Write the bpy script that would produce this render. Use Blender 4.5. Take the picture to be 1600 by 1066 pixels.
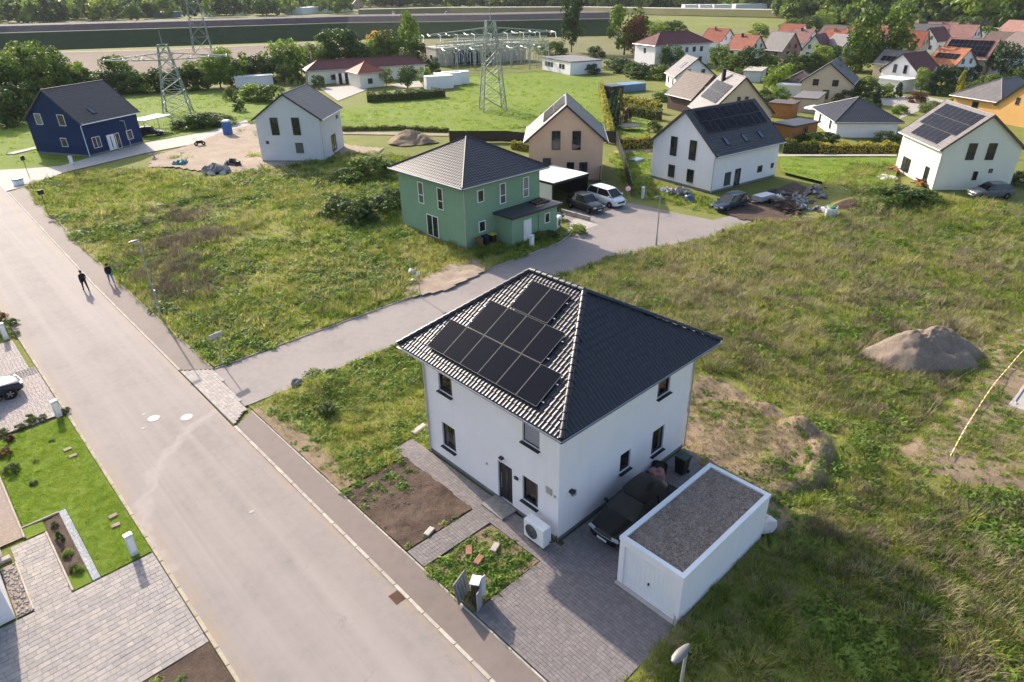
import bpy, bmesh, math, random
import numpy as np
from mathutils import Vector, Matrix

for o in list(bpy.data.objects):
    bpy.data.objects.remove(o)
scene = bpy.context.scene
COL = scene.collection
R = math.radians
random.seed(7)

# ---------------------------------------------------------------- camera
# world: X across the main road, Y along it, metres; drone 22 m up
HEAD, PITCH, ROLL = R(42.98), R(28.3), R(-1.04)
cam_data = bpy.data.cameras.new('camera')
cam_data.sensor_width = 36.0
cam_data.lens = 1041.6 / 1600 * 36.0
cam_data.clip_start = 0.5
cam_data.clip_end = 20000
cam = bpy.data.objects.new('camera', cam_data)
COL.objects.link(cam)
fwd = Vector((math.sin(HEAD) * math.cos(PITCH), math.cos(HEAD) * math.cos(PITCH), -math.sin(PITCH)))
rgt = Vector((math.cos(HEAD), -math.sin(HEAD), 0))
upv = rgt.cross(fwd)
r2 = rgt * math.cos(ROLL) + upv * math.sin(ROLL)
u2 = -rgt * math.sin(ROLL) + upv * math.cos(ROLL)
cam.matrix_world = Matrix(((r2.x, u2.x, -fwd.x, 0), (r2.y, u2.y, -fwd.y, 0), (r2.z, u2.z, -fwd.z, 22.0), (0, 0, 0, 1)))
scene.camera = cam

# ---------------------------------------------------------------- daylight
SUN_EL, SUN_AZ = R(28.0), R(7.0)        # azimuth from +Y towards +X
world = bpy.data.worlds.new('World')
scene.world = world
world.use_nodes = True
wn = world.node_tree
bg = wn.nodes['Background']
sky = wn.nodes.new('ShaderNodeTexSky')
sky.sky_type = 'NISHITA'
sky.sun_disc = False
sky.sun_elevation = SUN_EL
sky.sun_rotation = SUN_AZ
sky.altitude = 100
sky.air_density = 1.0
sky.dust_density = 3.5
sky.ozone_density = 2.5
wn.links.new(sky.outputs[0], bg.inputs[0])
bg.inputs[1].default_value = 0.15
sun_data = bpy.data.lights.new('sun', 'SUN')
sun_data.energy = 4.5
sun_data.angle = R(0.6)
sun_data.color = (1.0, 0.88, 0.74)
sun = bpy.data.objects.new('sun', sun_data)
COL.objects.link(sun)
sd = Vector((math.sin(SUN_AZ) * math.cos(SUN_EL), math.cos(SUN_AZ) * math.cos(SUN_EL), math.sin(SUN_EL)))
sun.rotation_euler = sd.to_track_quat('Z', 'Y').to_euler()
sun.location = sd * 300
scene.view_settings.view_transform = 'Standard'
scene.view_settings.look = 'None'
scene.view_settings.gamma = 1.0
scene.view_settings.use_curve_mapping = False
scene.view_settings.exposure = 0.97
scene.cycles.max_bounces = 5
scene.cycles.diffuse_bounces = 3
scene.cycles.glossy_bounces = 2
scene.cycles.use_adaptive_sampling = True
scene.cycles.adaptive_threshold = 0.025
scene.cycles.transmission_bounces = 4
scene.cycles.volume_bounces = 0
scene.cycles.transparent_max_bounces = 6
scene.cycles.caustics_reflective = False
scene.cycles.caustics_refractive = False

# ---------------------------------------------------------------- helpers
def tag(o, label=None, cat=None, group=None, kind=None):
    if label: o['label'] = label
    if cat: o['category'] = cat
    if group: o['group'] = group
    if kind: o['kind'] = kind
    return o

def thing(name, label, cat, loc=(0, 0, 0), rot=0.0, group=None):
    o = bpy.data.objects.new(name, None)
    o.empty_display_size = 0.3
    COL.objects.link(o)
    o.location = (loc[0], loc[1], loc[2] if len(loc) > 2 else 0.0)
    o.rotation_euler = (0, 0, rot)
    return tag(o, label, cat, group)

def link(name, me, parent=None, loc=None, rot=None, scale=None):
    o = bpy.data.objects.new(name, me)
    COL.objects.link(o)
    if parent is not None: o.parent = parent
    if loc is not None: o.location = loc
    if rot is not None: o.rotation_euler = rot
    if scale is not None: o.scale = scale
    return o

def copy_tree(o, parent=None):
    c = o.copy()
    COL.objects.link(c)
    c.parent = parent
    for ch in o.children:
        copy_tree(ch, c)
    return c

class MB:
    """collects faces; build() makes ONE mesh object"""
    def __init__(self):
        self.v = []; self.f = []; self.m = []; self.cur = 0
    def face(self, pts):
        i = len(self.v)
        self.v += [tuple(p) for p in pts]
        self.f.append(list(range(i, i + len(pts)))); self.m.append(self.cur)
        return self
    def mesh(self, vs, fs):
        i = len(self.v)
        self.v += [tuple(p) for p in vs]
        for f in fs:
            self.f.append([i + k for k in f]); self.m.append(self.cur)
        return self
    def box(self, x0, x1, y0, y1, z0, z1):
        vs = [(x0, y0, z0), (x1, y0, z0), (x1, y1, z0), (x0, y1, z0), (x0, y0, z1), (x1, y0, z1), (x1, y1, z1), (x0, y1, z1)]
        return self.mesh(vs, [(0, 3, 2, 1), (4, 5, 6, 7), (0, 1, 5, 4), (1, 2, 6, 5), (2, 3, 7, 6), (3, 0, 4, 7)])
    def bbox(self, x0, x1, y0, y1, z0, z1, b=0.03):
        """box with bevelled top edges"""
        vs = [(x0, y0, z0), (x1, y0, z0), (x1, y1, z0), (x0, y1, z0),
              (x0, y0, z1 - b), (x1, y0, z1 - b), (x1, y1, z1 - b), (x0, y1, z1 - b),
              (x0 + b, y0 + b, z1), (x1 - b, y0 + b, z1), (x1 - b, y1 - b, z1), (x0 + b, y1 - b, z1)]
        fs = [(8, 9, 10, 11)]
        for k in range(4):
            j = (k + 1) % 4
            fs += [(k, j, 4 + j, 4 + k), (4 + k, 4 + j, 8 + j, 8 + k)]
        return self.mesh(vs, fs)
    def obox(self, c, ux, uy, uz):
        """oriented box: centre and three half-axis vectors"""
        c, ux, uy, uz = Vector(c), Vector(ux), Vector(uy), Vector(uz)
        vs = [c + sx * ux + sy * uy + sz * uz for sz in (-1, 1) for sx, sy in ((-1, -1), (1, -1), (1, 1), (-1, 1))]
        return self.mesh(vs, [(0, 3, 2, 1), (4, 5, 6, 7), (0, 1, 5, 4), (1, 2, 6, 5), (2, 3, 7, 6), (3, 0, 4, 7)])
    def prism(self, poly, z0, z1):
        n = len(poly)
        vs = [(p[0], p[1], z0) for p in poly] + [(p[0], p[1], z1) for p in poly]
        return self.mesh(vs, [tuple(range(n, 2 * n)), tuple(range(n - 1, -1, -1))] + [(k, (k + 1) % n, n + (k + 1) % n, n + k) for k in range(n)])
    def tube(self, p0, p1, r0, r1=None, n=6, caps=True):
        p0, p1 = Vector(p0), Vector(p1)
        r1 = r0 if r1 is None else r1
        d = (p1 - p0).normalized()
        a = d.orthogonal().normalized(); b = d.cross(a)
        vs = []
        for p, r in ((p0, r0), (p1, r1)):
            for k in range(n):
                t = 2 * math.pi * k / n
                vs.append(p + a * (r * math.cos(t)) + b * (r * math.sin(t)))
        fs = [(k, (k + 1) % n, n + (k + 1) % n, n + k) for k in range(n)]
        if caps: fs += [tuple(range(n - 1, -1, -1)), tuple(range(n, 2 * n))]
        return self.mesh(vs, fs)
    def path(self, pts, r, n=6):
        for a, b in zip(pts[:-1], pts[1:]): self.tube(a, b, r, n=n)
        return self
    def lathe(self, prof, n=16, axis='z', c=(0, 0, 0)):
        vs = []
        for (r, h) in prof:
            for k in range(n):
                t = 2 * math.pi * k / n
                x, y = r * math.cos(t), r * math.sin(t)
                p = (x, y, h) if axis == 'z' else ((x, h, y) if axis == 'y' else (h, x, y))
                vs.append((p[0] + c[0], p[1] + c[1], p[2] + c[2]))
        fs = []
        for i in range(len(prof) - 1):
            for k in range(n):
                j = (k + 1) % n
                fs.append((i * n + k, i * n + j, (i + 1) * n + j, (i + 1) * n + k))
        return self.mesh(vs, fs)
    def data(self, name, mats):
        me = bpy.data.meshes.new(name)
        me.from_pydata(self.v, [], self.f)
        mats = mats if isinstance(mats, (list, tuple)) else [mats]
        for m in mats: me.materials.append(m)
        me.polygons.foreach_set('material_index', self.m)
        me.update()
        return me
    def build(self, name, mats, parent=None, loc=None, rot=None, smooth=False, rel=None, fix=True):
        if rel is not None:
            self.v = [(p[0] - rel[0], p[1] - rel[1], p[2] - rel[2]) for p in self.v]
        me = self.data(name, mats)
        if fix:
            bm = bmesh.new(); bm.from_mesh(me)
            if smooth: bmesh.ops.remove_doubles(bm, verts=bm.verts, dist=0.0005)
            bmesh.ops.recalc_face_normals(bm, faces=bm.faces)
            bm.to_mesh(me); bm.free()
        if smooth:
            me.polygons.foreach_set('use_smooth', [True] * len(me.polygons))
            try: me.set_sharp_from_angle(angle=R(40))
            except Exception: pass
        return link(name, me, parent, loc, rot)

ORD = ['first', 'second', 'third', 'fourth', 'fifth', 'sixth', 'seventh', 'eighth', 'ninth', 'tenth', 'eleventh', 'twelfth', 'thirteenth',
       'fourteenth', 'fifteenth', 'sixteenth', 'seventeenth', 'eighteenth', 'nineteenth', 'twentieth', 'twenty-first', 'twenty-second', 'twenty-third', 'twenty-fourth']

# value noise on the plane (for planting and terrain)
_rs = np.random.RandomState(11)
_L = _rs.rand(256, 256)
def vnoise(x, y):
    x = np.asarray(x, float); y = np.asarray(y, float)
    xi = np.floor(x).astype(int); yi = np.floor(y).astype(int)
    fx = x - xi; fy = y - yi
    fx = fx * fx * (3 - 2 * fx); fy = fy * fy * (3 - 2 * fy)
    g = lambda a, b: _L[a & 255, b & 255]
    return (g(xi, yi) * (1 - fx) + g(xi + 1, yi) * fx) * (1 - fy) + (g(xi, yi + 1) * (1 - fx) + g(xi + 1, yi + 1) * fx) * fy
def fbm(x, y, o=4):
    s = 0; a = 0.5; f = 1.0
    for k in range(o):
        s = s + a * vnoise(np.asarray(x) * f + 17.3 * k, np.asarray(y) * f + 9.1 * k); a *= 0.5; f *= 2.03
    return s
def inside(poly, x, y):
    x = np.asarray(x); y = np.asarray(y)
    r = np.zeros(x.shape, bool); n = len(poly); j = n - 1
    for i in range(n):
        xi, yi = poly[i][:2]; xj, yj = poly[j][:2]
        if yi != yj:
            c = ((yi > y) != (yj > y)) & (x < (xj - xi) * (y - yi) / (yj - yi) + xi)
            r ^= c
        j = i
    return r

# ---------------------------------------------------------------- materials
class NT:
    def __init__(self, name):
        self.mat = bpy.data.materials.new(name); self.mat.use_nodes = True
        self.t = self.mat.node_tree; self.n = self.t.nodes; self.l = self.t.links
        self.b = self.n['Principled BSDF']; self.out = self.n['Material Output']
        self.pos = self.n.new('ShaderNodeNewGeometry').outputs['Position']
    def noise(self, scale, detail=4, rough=0.55, vec=None, dist=0.0):
        n = self.n.new('ShaderNodeTexNoise')
        n.inputs['Scale'].default_value = scale; n.inputs['Detail'].default_value = detail
        n.inputs['Roughness'].default_value = rough; n.inputs['Distortion'].default_value = dist
        self.l.new(vec or self.pos, n.inputs['Vector'])
        return n.outputs['Fac']
    def ramp(self, fac, stops):
        r = self.n.new('ShaderNodeValToRGB'); e = r.color_ramp.elements
        while len(e) < len(stops): e.new(0.5)
        for k, (p, c) in enumerate(stops):
            e[k].position = p; e[k].color = (*c, 1) if len(c) == 3 else c
        self.l.new(fac, r.inputs[0]); return r.outputs[0]
    def mix(self, a, b, fac, mode='MIX'):
        m = self.n.new('ShaderNodeMix'); m.data_type = 'RGBA'; m.blend_type = mode
        for s, v in ((m.inputs[6], a), (m.inputs[7], b), (m.inputs[0], fac)):
            if hasattr(v, 'is_output'): self.l.new(v, s)
            else: s.default_value = (*v, 1) if isinstance(v, (tuple, list)) else v
        return m.outputs[2]
    def math(self, op, a, b=0.0):
        m = self.n.new('ShaderNodeMath'); m.operation = op
        for s, v in ((m.inputs[0], a), (m.inputs[1], b)):
            if hasattr(v, 'is_output'): self.l.new(v, s)
            else: s.default_value = v
        return m.outputs[0]
    def bump(self, h, strength, dist=0.02):
        b = self.n.new('ShaderNodeBump'); b.inputs['Strength'].default_value = strength; b.inputs['Distance'].default_value = dist
        self.l.new(h, b.inputs['Height']); self.l.new(b.outputs[0], self.b.inputs['Normal'])
    def set(self, col=None, rough=None, spec=None, metal=None):
        for k, v in (('Base Color', col), ('Roughness', rough), ('Specular IOR Level', spec), ('Metallic', metal)):
            if v is None: continue
            if hasattr(v, 'is_output'): self.l.new(v, self.b.inputs[k])
            elif k == 'Base Color': self.b.inputs[k].default_value = (*v, 1)
            else: self.b.inputs[k].default_value = v
        return self
    def rnd(self):
        return self.n.new('ShaderNodeObjectInfo').outputs['Random']

def plain(name, col, rough=0.7, spec=0.3, metal=0.0, var=0.12, scale=1.5, bump=0.0, bscale=40, per=0.0):
    """one base colour with blotchy wear, fine relief and an optional tint per object"""
    t = NT(name)
    dk = tuple(c * (1 - var) for c in col); lt = tuple(min(1, c * (1 + var)) for c in col)
    c = t.ramp(t.noise(scale, 5, 0.6), [(0.3, dk), (0.7, lt)])
    if per > 0:
        c = t.mix(c, t.ramp(t.rnd(), [(0, tuple([1 - per] * 3)), (1, (1, 1, 1))]), 1.0, 'MULTIPLY')
    t.set(c, rough, spec, metal)
    if bump > 0: t.bump(t.noise(bscale, 3), bump)
    return t.mat

def leafmat(name, stops, scale=0.12, trans=0.35, rough=0.6, per=0.25, fine=1.3, contrast=1.0):
    """leaves: patches of hue over the ground, a tint for each plant, light passing through"""
    t = NT(name)
    f = t.math('ADD', t.math('MULTIPLY', t.noise(scale, 3), 0.6), t.math('MULTIPLY', t.noise(fine, 2), 0.4))
    f = t.math('ADD', f, t.math('MULTIPLY', t.math('SUBTRACT', t.rnd(), 0.5), per))
    f = t.math('ADD', t.math('MULTIPLY', t.math('SUBTRACT', f, 0.5), contrast), 0.5)
    c = t.ramp(f, stops)
    t.set(c, rough, 0.25)
    tr = t.n.new('ShaderNodeBsdfTranslucent'); mx = t.n.new('ShaderNodeMixShader')
    t.l.new(t.mix(c, (1.0, 0.95, 0.45), 0.25, 'MULTIPLY') if False else c, tr.inputs['Color'])
    mx.inputs[0].default_value = trans
    t.l.new(t.b.outputs[0], mx.inputs[1]); t.l.new(tr.outputs[0], mx.inputs[2]); t.l.new(mx.outputs[0], t.out.inputs[0])
    return t.mat

def groundmat(name, stops, scales=(0.15, 1.1, 6.0), weights=(0.45, 0.35, 0.2), rough=0.95, bump=0.6, bscale=14, dist=0.06):
    t = NT(name)
    f = None
    for s, w in zip(scales, weights):
        q = t.math('MULTIPLY', t.noise(s, 5, 0.62), w)
        f = q if f is None else t.math('ADD', f, q)
    t.set(t.ramp(f, stops), rough, 0.15)
    t.bump(t.noise(bscale, 5, 0.65), bump, dist)
    return t.mat

# ---- palette (real-world base colours)
def asphalt(name, base, tracks=False):
    t = NT(name)
    c = t.ramp(t.math('ADD', t.math('MULTIPLY', t.noise(0.22, 5, 0.6), 0.65), t.math('MULTIPLY', t.noise(2.2, 4), 0.35)),
               [(0.3, tuple(b * 0.82 for b in base)), (0.5, base), (0.72, tuple(b * 1.13 for b in base))])
    c = t.mix(c, t.ramp(t.noise(90, 2), [(0.35, (0.72, 0.72, 0.72)), (0.6, (1.05, 1.05, 1.05))]), 0.55, 'MULTIPLY')
    # oil drips and dusty spots
    c = t.mix(c, tuple(b * 0.55 for b in base), t.ramp(t.noise(1.7, 6, 0.7), [(0.66, (0, 0, 0)), (0.8, (0.5, 0.5, 0.5))]))
    if tracks:   # long wheel-worn streaks along the road
        m = t.n.new('ShaderNodeMapping'); m.inputs['Scale'].default_value = (1.1, 0.025, 1)
        t.l.new(t.pos, m.inputs['Vector'])
        c = t.mix(c, tuple(min(1, b * 1.22) for b in base), t.ramp(t.noise(1.0, 3, 0.5, m.outputs[0], 0.4), [(0.45, (0, 0, 0)), (0.7, (0.6, 0.6, 0.6))]))
        m2 = t.n.new('ShaderNodeMapping'); m2.inputs['Scale'].default_value = (2.6, 0.05, 1)
        t.l.new(t.pos, m2.inputs['Vector'])
        c = t.mix(c, tuple(b * 0.8 for b in base), t.ramp(t.noise(1.0, 2, 0.5, m2.outputs[0], 0.3), [(0.55, (0, 0, 0)), (0.8, (0.45, 0.45, 0.45))]))
    # hairline cracks and mended seams
    vo = t.n.new('ShaderNodeTexVoronoi'); vo.feature = 'DISTANCE_TO_EDGE'; vo.inputs['Scale'].default_value = 0.16
    wv = t.n.new('ShaderNodeMix'); wv.data_type = 'VECTOR'; wv.inputs[0].default_value = 0.12
    nz = t.n.new('ShaderNodeTexNoise'); nz.inputs['Scale'].default_value = 0.9; nz.inputs['Detail'].default_value = 5; t.l.new(t.pos, nz.inputs['Vector'])
    ad = t.n.new('ShaderNodeVectorMath'); ad.operation = 'MULTIPLY_ADD'; t.l.new(nz.outputs['Color'], ad.inputs[0]); ad.inputs[1].default_value = (2.2, 2.2, 0); t.l.new(t.pos, ad.inputs[2])
    t.l.new(ad.outputs[0], vo.inputs['Vector'])
    crack = t.math('MULTIPLY', t.math('LESS_THAN', vo.outputs['Distance'], 0.0028), t.ramp(t.noise(0.35, 2), [(0.5, (0, 0, 0)), (0.65, (0.28, 0.28, 0.28))]))
    c = t.mix(c, tuple(b * 0.5 for b in base), crack)
    if tracks:   # grit gathered along the kerbs
        xg = t.n.new('ShaderNodeSeparateXYZ'); t.l.new(t.pos, xg.inputs[0])
        e1 = t.math('MAXIMUM', t.math('SUBTRACT', 1.0, t.math('MULTIPLY', t.math('ABSOLUTE', t.math('SUBTRACT', xg.outputs[0], 9.55)), 2.4)), t.math('SUBTRACT', 1.0, t.math('MULTIPLY', t.math('ABSOLUTE', t.math('SUBTRACT', xg.outputs[0], 3.25)), 1.6)))
        gr = t.math('MULTIPLY', t.math('MAXIMUM', e1, 0.0), t.ramp(t.noise(1.3, 6, 0.7), [(0.4, (0, 0, 0)), (0.65, (1, 1, 1))]))
        c = t.mix(c, (0.30, 0.235, 0.16), gr)
    if tracks:   # pale sweep left by turning vehicles at the junction
        sp_ = t.n.new('ShaderNodeVectorMath'); sp_.operation = 'DISTANCE'; t.l.new(ad.outputs[0], sp_.inputs[0]); sp_.inputs[1].default_value = (14.6, 27.6, 0)
        band = t.math('SUBTRACT', 1.0, t.math('MINIMUM', 1.0, t.math('MULTIPLY', t.math('ABSOLUTE', t.math('SUBTRACT', sp_.outputs['Value'], 10.4)), 2.2)))
        xyz = t.n.new('ShaderNodeSeparateXYZ'); t.l.new(t.pos, xyz.inputs[0])
        lim = t.math('MULTIPLY', t.math('GREATER_THAN', xyz.outputs[1], 25.0), t.math('LESS_THAN', xyz.outputs[0], 9.6))
        c = t.mix(c, tuple(min(1, b * 1.28) for b in base), t.math('MULTIPLY', t.math('MULTIPLY', band, lim), 0.7))
    t.set(c, 0.85, 0.3)
    t.bump(t.noise(60, 3), 0.5, 0.008)
    return t.mat

M = {}
M['asphalt'] = asphalt('asphalt', (0.268, 0.232, 0.215), True)
M['asphalt2'] = asphalt('asphalt_side', (0.262, 0.229, 0.213))
M['sidewalk'] = asphalt('sidewalk_asphalt', (0.20, 0.162, 0.142))
M['concrete'] = plain('pale_concrete', (0.44, 0.40, 0.355), 0.9, 0.2, var=0.14, scale=2.0, bump=0.4, bscale=25, per=0.16)
M['kerb'] = plain('kerb_concrete', (0.47, 0.415, 0.35), 0.9, 0.2, var=0.18, scale=3.0, bump=0.4, bscale=25, per=0.22)
M['cream_kerb'] = plain('cream_kerb', (0.42, 0.36, 0.27), 0.9, 0.2, var=0.16, scale=3.0, bump=0.3, bscale=25, per=0.2)
def rendermat(name, col):
    """plaster: trowel unevenness and faint rain streaks"""
    t = NT(name)
    mp = t.n.new('ShaderNodeMapping'); mp.inputs['Scale'].default_value = (2.2, 2.2, 0.12); t.l.new(t.pos, mp.inputs['Vector'])
    c = t.ramp(t.noise(0.7, 4, 0.6), [(0.3, tuple(x * .965 for x in col)), (0.7, tuple(min(1, x * 1.015) for x in col))])
    c = t.mix(c, tuple(x * .90 for x in col), t.ramp(t.noise(1.0, 5, 0.65, mp.outputs[0]), [(0.52, (0, 0, 0)), (0.75, (0.6, 0.58, 0.55))]))
    t.set(c, 0.88, 0.2); t.bump(t.math('ADD', t.noise(70, 3), t.math('MULTIPLY', t.noise(3.5, 2), 2.0)), 0.25, 0.01)
    return t.mat
M['white_wall'] = rendermat('white_render', (0.82, 0.785, 0.785))
M['grey_wall'] = plain('light_grey_render', (0.60, 0.60, 0.61), 0.85, 0.2, var=0.03, scale=0.6, bump=0.12, bscale=90)
M['cream_wall'] = plain('cream_render', (0.74, 0.71, 0.60), 0.85, 0.2, var=0.03, scale=0.6)
M['peach_wall'] = plain('peach_render', (0.68, 0.43, 0.29), 0.85, 0.2, var=0.04, scale=0.6)
M['green_wall'] = plain('green_render', (0.205, 0.325, 0.21), 0.85, 0.2, var=0.05, scale=0.6)
M['blue_wall'] = plain('navy_render', (0.010, 0.028, 0.092), 0.8, 0.2, var=0.08, scale=0.6)
M['tan_wall'] = plain('tan_render', (0.58, 0.46, 0.33), 0.85, 0.2, var=0.05, scale=0.5)
M['yellow_wall'] = plain('yellow_render', (0.60, 0.35, 0.125), 0.85, 0.2, var=0.05, scale=0.5)
M['pinkish_wall'] = plain('pinkish_render', (0.42, 0.30, 0.24), 0.85, 0.2, var=0.06, scale=0.5)
M['plinth'] = plain('grey_plinth', (0.20, 0.19, 0.19), 0.9, 0.2)
M['tile_dark'] = plain('anthracite_tile', (0.026, 0.026, 0.034), 0.40, 0.42, var=0.2, scale=4.5, bump=0.1, bscale=50)
M['roof_dark'] = plain('anthracite_roofing', (0.042, 0.043, 0.048), 0.5, 0.4, var=0.18, scale=1.5, bump=0.2, bscale=20)
M['roof_brown'] = plain('brown_roofing', (0.115, 0.08, 0.066), 0.6, 0.35, var=0.2, scale=1.5, bump=0.2, bscale=20)
M['roof_grey'] = plain('grey_roofing', (0.17, 0.155, 0.15), 0.6, 0.35, var=0.16, scale=1.5, bump=0.2, bscale=20)
M['roof_red'] = plain('red_clay_tile', (0.31, 0.095, 0.058), 0.7, 0.3, var=0.2, scale=1.2, bump=0.2, bscale=20)
M['roof_darkred'] = plain('dark_red_tile', (0.13, 0.036, 0.034), 0.6, 0.35, var=0.2, scale=1.2, bump=0.2, bscale=20)
M['roof_orange'] = plain('orange_clay_tile', (0.38, 0.135, 0.06), 0.7, 0.3, var=0.2, scale=1.2, bump=0.2, bscale=20)
M['roof_pink'] = plain('faded_red_tile', (0.29, 0.15, 0.125), 0.7, 0.3, var=0.2, scale=1.2, bump=0.2, bscale=20)
M['anthracite'] = plain('anthracite_metal', (0.022, 0.023, 0.026), 0.4, 0.4, var=0.1)
M['black'] = plain('black_plastic', (0.012, 0.012, 0.013), 0.5, 0.4)
M['white'] = plain('white_paint', (0.78, 0.78, 0.77), 0.5, 0.4, var=0.03)
M['white_roof'] = plain('white_membrane', (0.72, 0.72, 0.71), 0.7, 0.3, var=0.06, scale=0.8)
M['zinc'] = plain('zinc_metal', (0.50, 0.50, 0.50), 0.4, 0.5, 0.6, var=0.1)
M['steel'] = plain('galvanised_steel', (0.30, 0.32, 0.31), 0.5, 0.5, 0.3, var=0.15)
M['pylon'] = plain('pylon_steel', (0.26, 0.30, 0.26), 0.6, 0.4, 0.2, var=0.15)
M['porcelain'] = plain('insulator_white', (0.65, 0.66, 0.64), 0.3, 0.5)
M['shutter'] = plain('grey_shutter', (0.30, 0.30, 0.32), 0.5, 0.4, var=0.05)
M['wood'] = plain('brown_wood', (0.16, 0.085, 0.045), 0.8, 0.2, var=0.25, scale=6)
M['orange_wood'] = plain('orange_wood', (0.36, 0.155, 0.05), 0.8, 0.2, var=0.2, scale=5)
M['dark_wood'] = plain('dark_wood', (0.055, 0.042, 0.036), 0.8, 0.2, var=0.25, scale=5)
M['pale_wood'] = plain('pale_boards', (0.42, 0.33, 0.22), 0.8, 0.2, var=0.25, scale=5)
M['brick_red'] = plain('brick', (0.30, 0.15, 0.10), 0.9, 0.2, var=0.2, scale=6)
M['stone'] = plain('grey_stone', (0.30, 0.28, 0.26), 0.95, 0.2, var=0.25, scale=5, bump=0.5, per=0.3)
M['blue_plastic'] = plain('blue_plastic', (0.03, 0.12, 0.36), 0.5, 0.4)
M['teal_plastic'] = plain('teal_plastic', (0.05, 0.25, 0.25), 0.5, 0.4)
M['lightblue'] = plain('light_blue_plastic', (0.12, 0.22, 0.33), 0.5, 0.4)
M['green_plastic'] = plain('green_plastic', (0.02, 0.20, 0.09), 0.5, 0.4)
M['yellow_plastic'] = plain('yellow_plastic', (0.55, 0.45, 0.05), 0.5, 0.4)
M['orange_plastic'] = plain('orange_plastic', (0.55, 0.17, 0.03), 0.5, 0.4)
M['red_plastic'] = plain('red_plastic', (0.50, 0.04, 0.03), 0.5, 0.4)
M['pink_plastic'] = plain('pink_plastic', (0.40, 0.20, 0.19), 0.5, 0.4)
M['bag'] = plain('woven_white_bag', (0.62, 0.58, 0.55), 0.8, 0.2, var=0.12, scale=4)
M['soil'] = groundmat('dark_soil', [(0.3, (0.055, 0.036, 0.028)), (0.5, (0.105, 0.072, 0.055)), (0.7, (0.17, 0.125, 0.095))], (0.6, 3, 12), bump=1.0, dist=0.08)
M['sand'] = groundmat('pale_sand', [(0.3, (0.22, 0.165, 0.12)), (0.5, (0.33, 0.26, 0.195)), (0.7, (0.43, 0.36, 0.28))], (0.35, 2, 9), bump=0.7)
M['drysoil'] = groundmat('dry_earth', [(0.3, (0.17, 0.125, 0.08)), (0.5, (0.29, 0.215, 0.14)), (0.7, (0.42, 0.335, 0.225))], (0.5, 2.4, 11), (0.3, 0.35, 0.35), bump=1.0, bscale=18, dist=0.1)
M['gravel'] = groundmat('gravel', [(0.3, (0.18, 0.14, 0.115)), (0.5, (0.33, 0.265, 0.22)), (0.7, (0.50, 0.42, 0.35))], (2, 9, 40), (0.1, 0.3, 0.6), bump=1.0, bscale=45, dist=0.03)
M['whitegravel'] = groundmat('white_gravel', [(0.3, (0.30, 0.29, 0.28)), (0.5, (0.46, 0.45, 0.44)), (0.7, (0.62, 0.6, 0.58))], (2, 9, 40), (0.1, 0.3, 0.6), bump=1.0, bscale=40, dist=0.03)
M['lawn'] = groundmat('mown_lawn', [(0.3, (0.09, 0.15, 0.012)), (0.5, (0.145, 0.215, 0.022)), (0.72, (0.21, 0.26, 0.05))], (0.5, 2.5, 14), bump=0.9, bscale=30)
M['meadow'] = groundmat('bright_meadow', [(0.3, (0.105, 0.165, 0.018)), (0.5, (0.165, 0.23, 0.03)), (0.7, (0.225, 0.27, 0.055))], (0.05, 0.4, 3), bump=1.0, bscale=3, dist=0.3)
M['wildground'] = groundmat('rough_ground', [(0.28, (0.09, 0.12, 0.018)), (0.42, (0.17, 0.19, 0.036)), (0.56, (0.24, 0.23, 0.07)), (0.72, (0.31, 0.265, 0.13))], (0.13, 0.9, 5), bump=0.9, bscale=6, dist=0.12)
M['ground'] = groundmat('general_ground', [(0.3, (0.10, 0.125, 0.026)), (0.5, (0.165, 0.18, 0.042)), (0.7, (0.24, 0.225, 0.09))], (0.02, 0.3, 2), bump=0.5, bscale=2, dist=0.2)
M['ploughed'] = groundmat('ploughed_field', [(0.3, (0.115, 0.085, 0.07)), (0.5, (0.165, 0.125, 0.10)), (0.7, (0.21, 0.17, 0.13))], (0.02, 0.2, 1.5), bump=0.6, bscale=1.5, dist=0.3)
M['olive'] = groundmat('olive_field', [(0.3, (0.10, 0.105, 0.04)), (0.5, (0.155, 0.15, 0.062)), (0.7, (0.21, 0.195, 0.095))], (0.015, 0.1, 1), bump=0.4, bscale=1.0, dist=0.3)
M['darkslope'] = groundmat('dark_embankment', [(0.3, (0.022, 0.042, 0.016)), (0.5, (0.034, 0.055, 0.022)), (0.7, (0.05, 0.068, 0.03))], (0.02, 0.2, 1.5), bump=0.4, bscale=1.0, dist=0.3)
M['browntop'] = groundmat('bare_embankment_top', [(0.3, (0.075, 0.062, 0.062)), (0.5, (0.105, 0.088, 0.087)), (0.7, (0.15, 0.125, 0.115))], (0.03, 0.3, 2), bump=0.4, bscale=1.0, dist=0.2)
M['hillforest'] = groundmat('forested_hill', [(0.3, (0.014, 0.03, 0.014)), (0.5, (0.03, 0.055, 0.02)), (0.7, (0.055, 0.085, 0.03))], (0.004, 0.02, 0.08), (0.3, 0.35, 0.35), bump=1.0, bscale=0.06, dist=8)
M['hillgreen'] = groundmat('hill_pasture', [(0.3, (0.06, 0.12, 0.03)), (0.7, (0.10, 0.17, 0.05))], (0.004, 0.02, 0.1), bump=0.3, bscale=0.1, dist=2)

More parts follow.
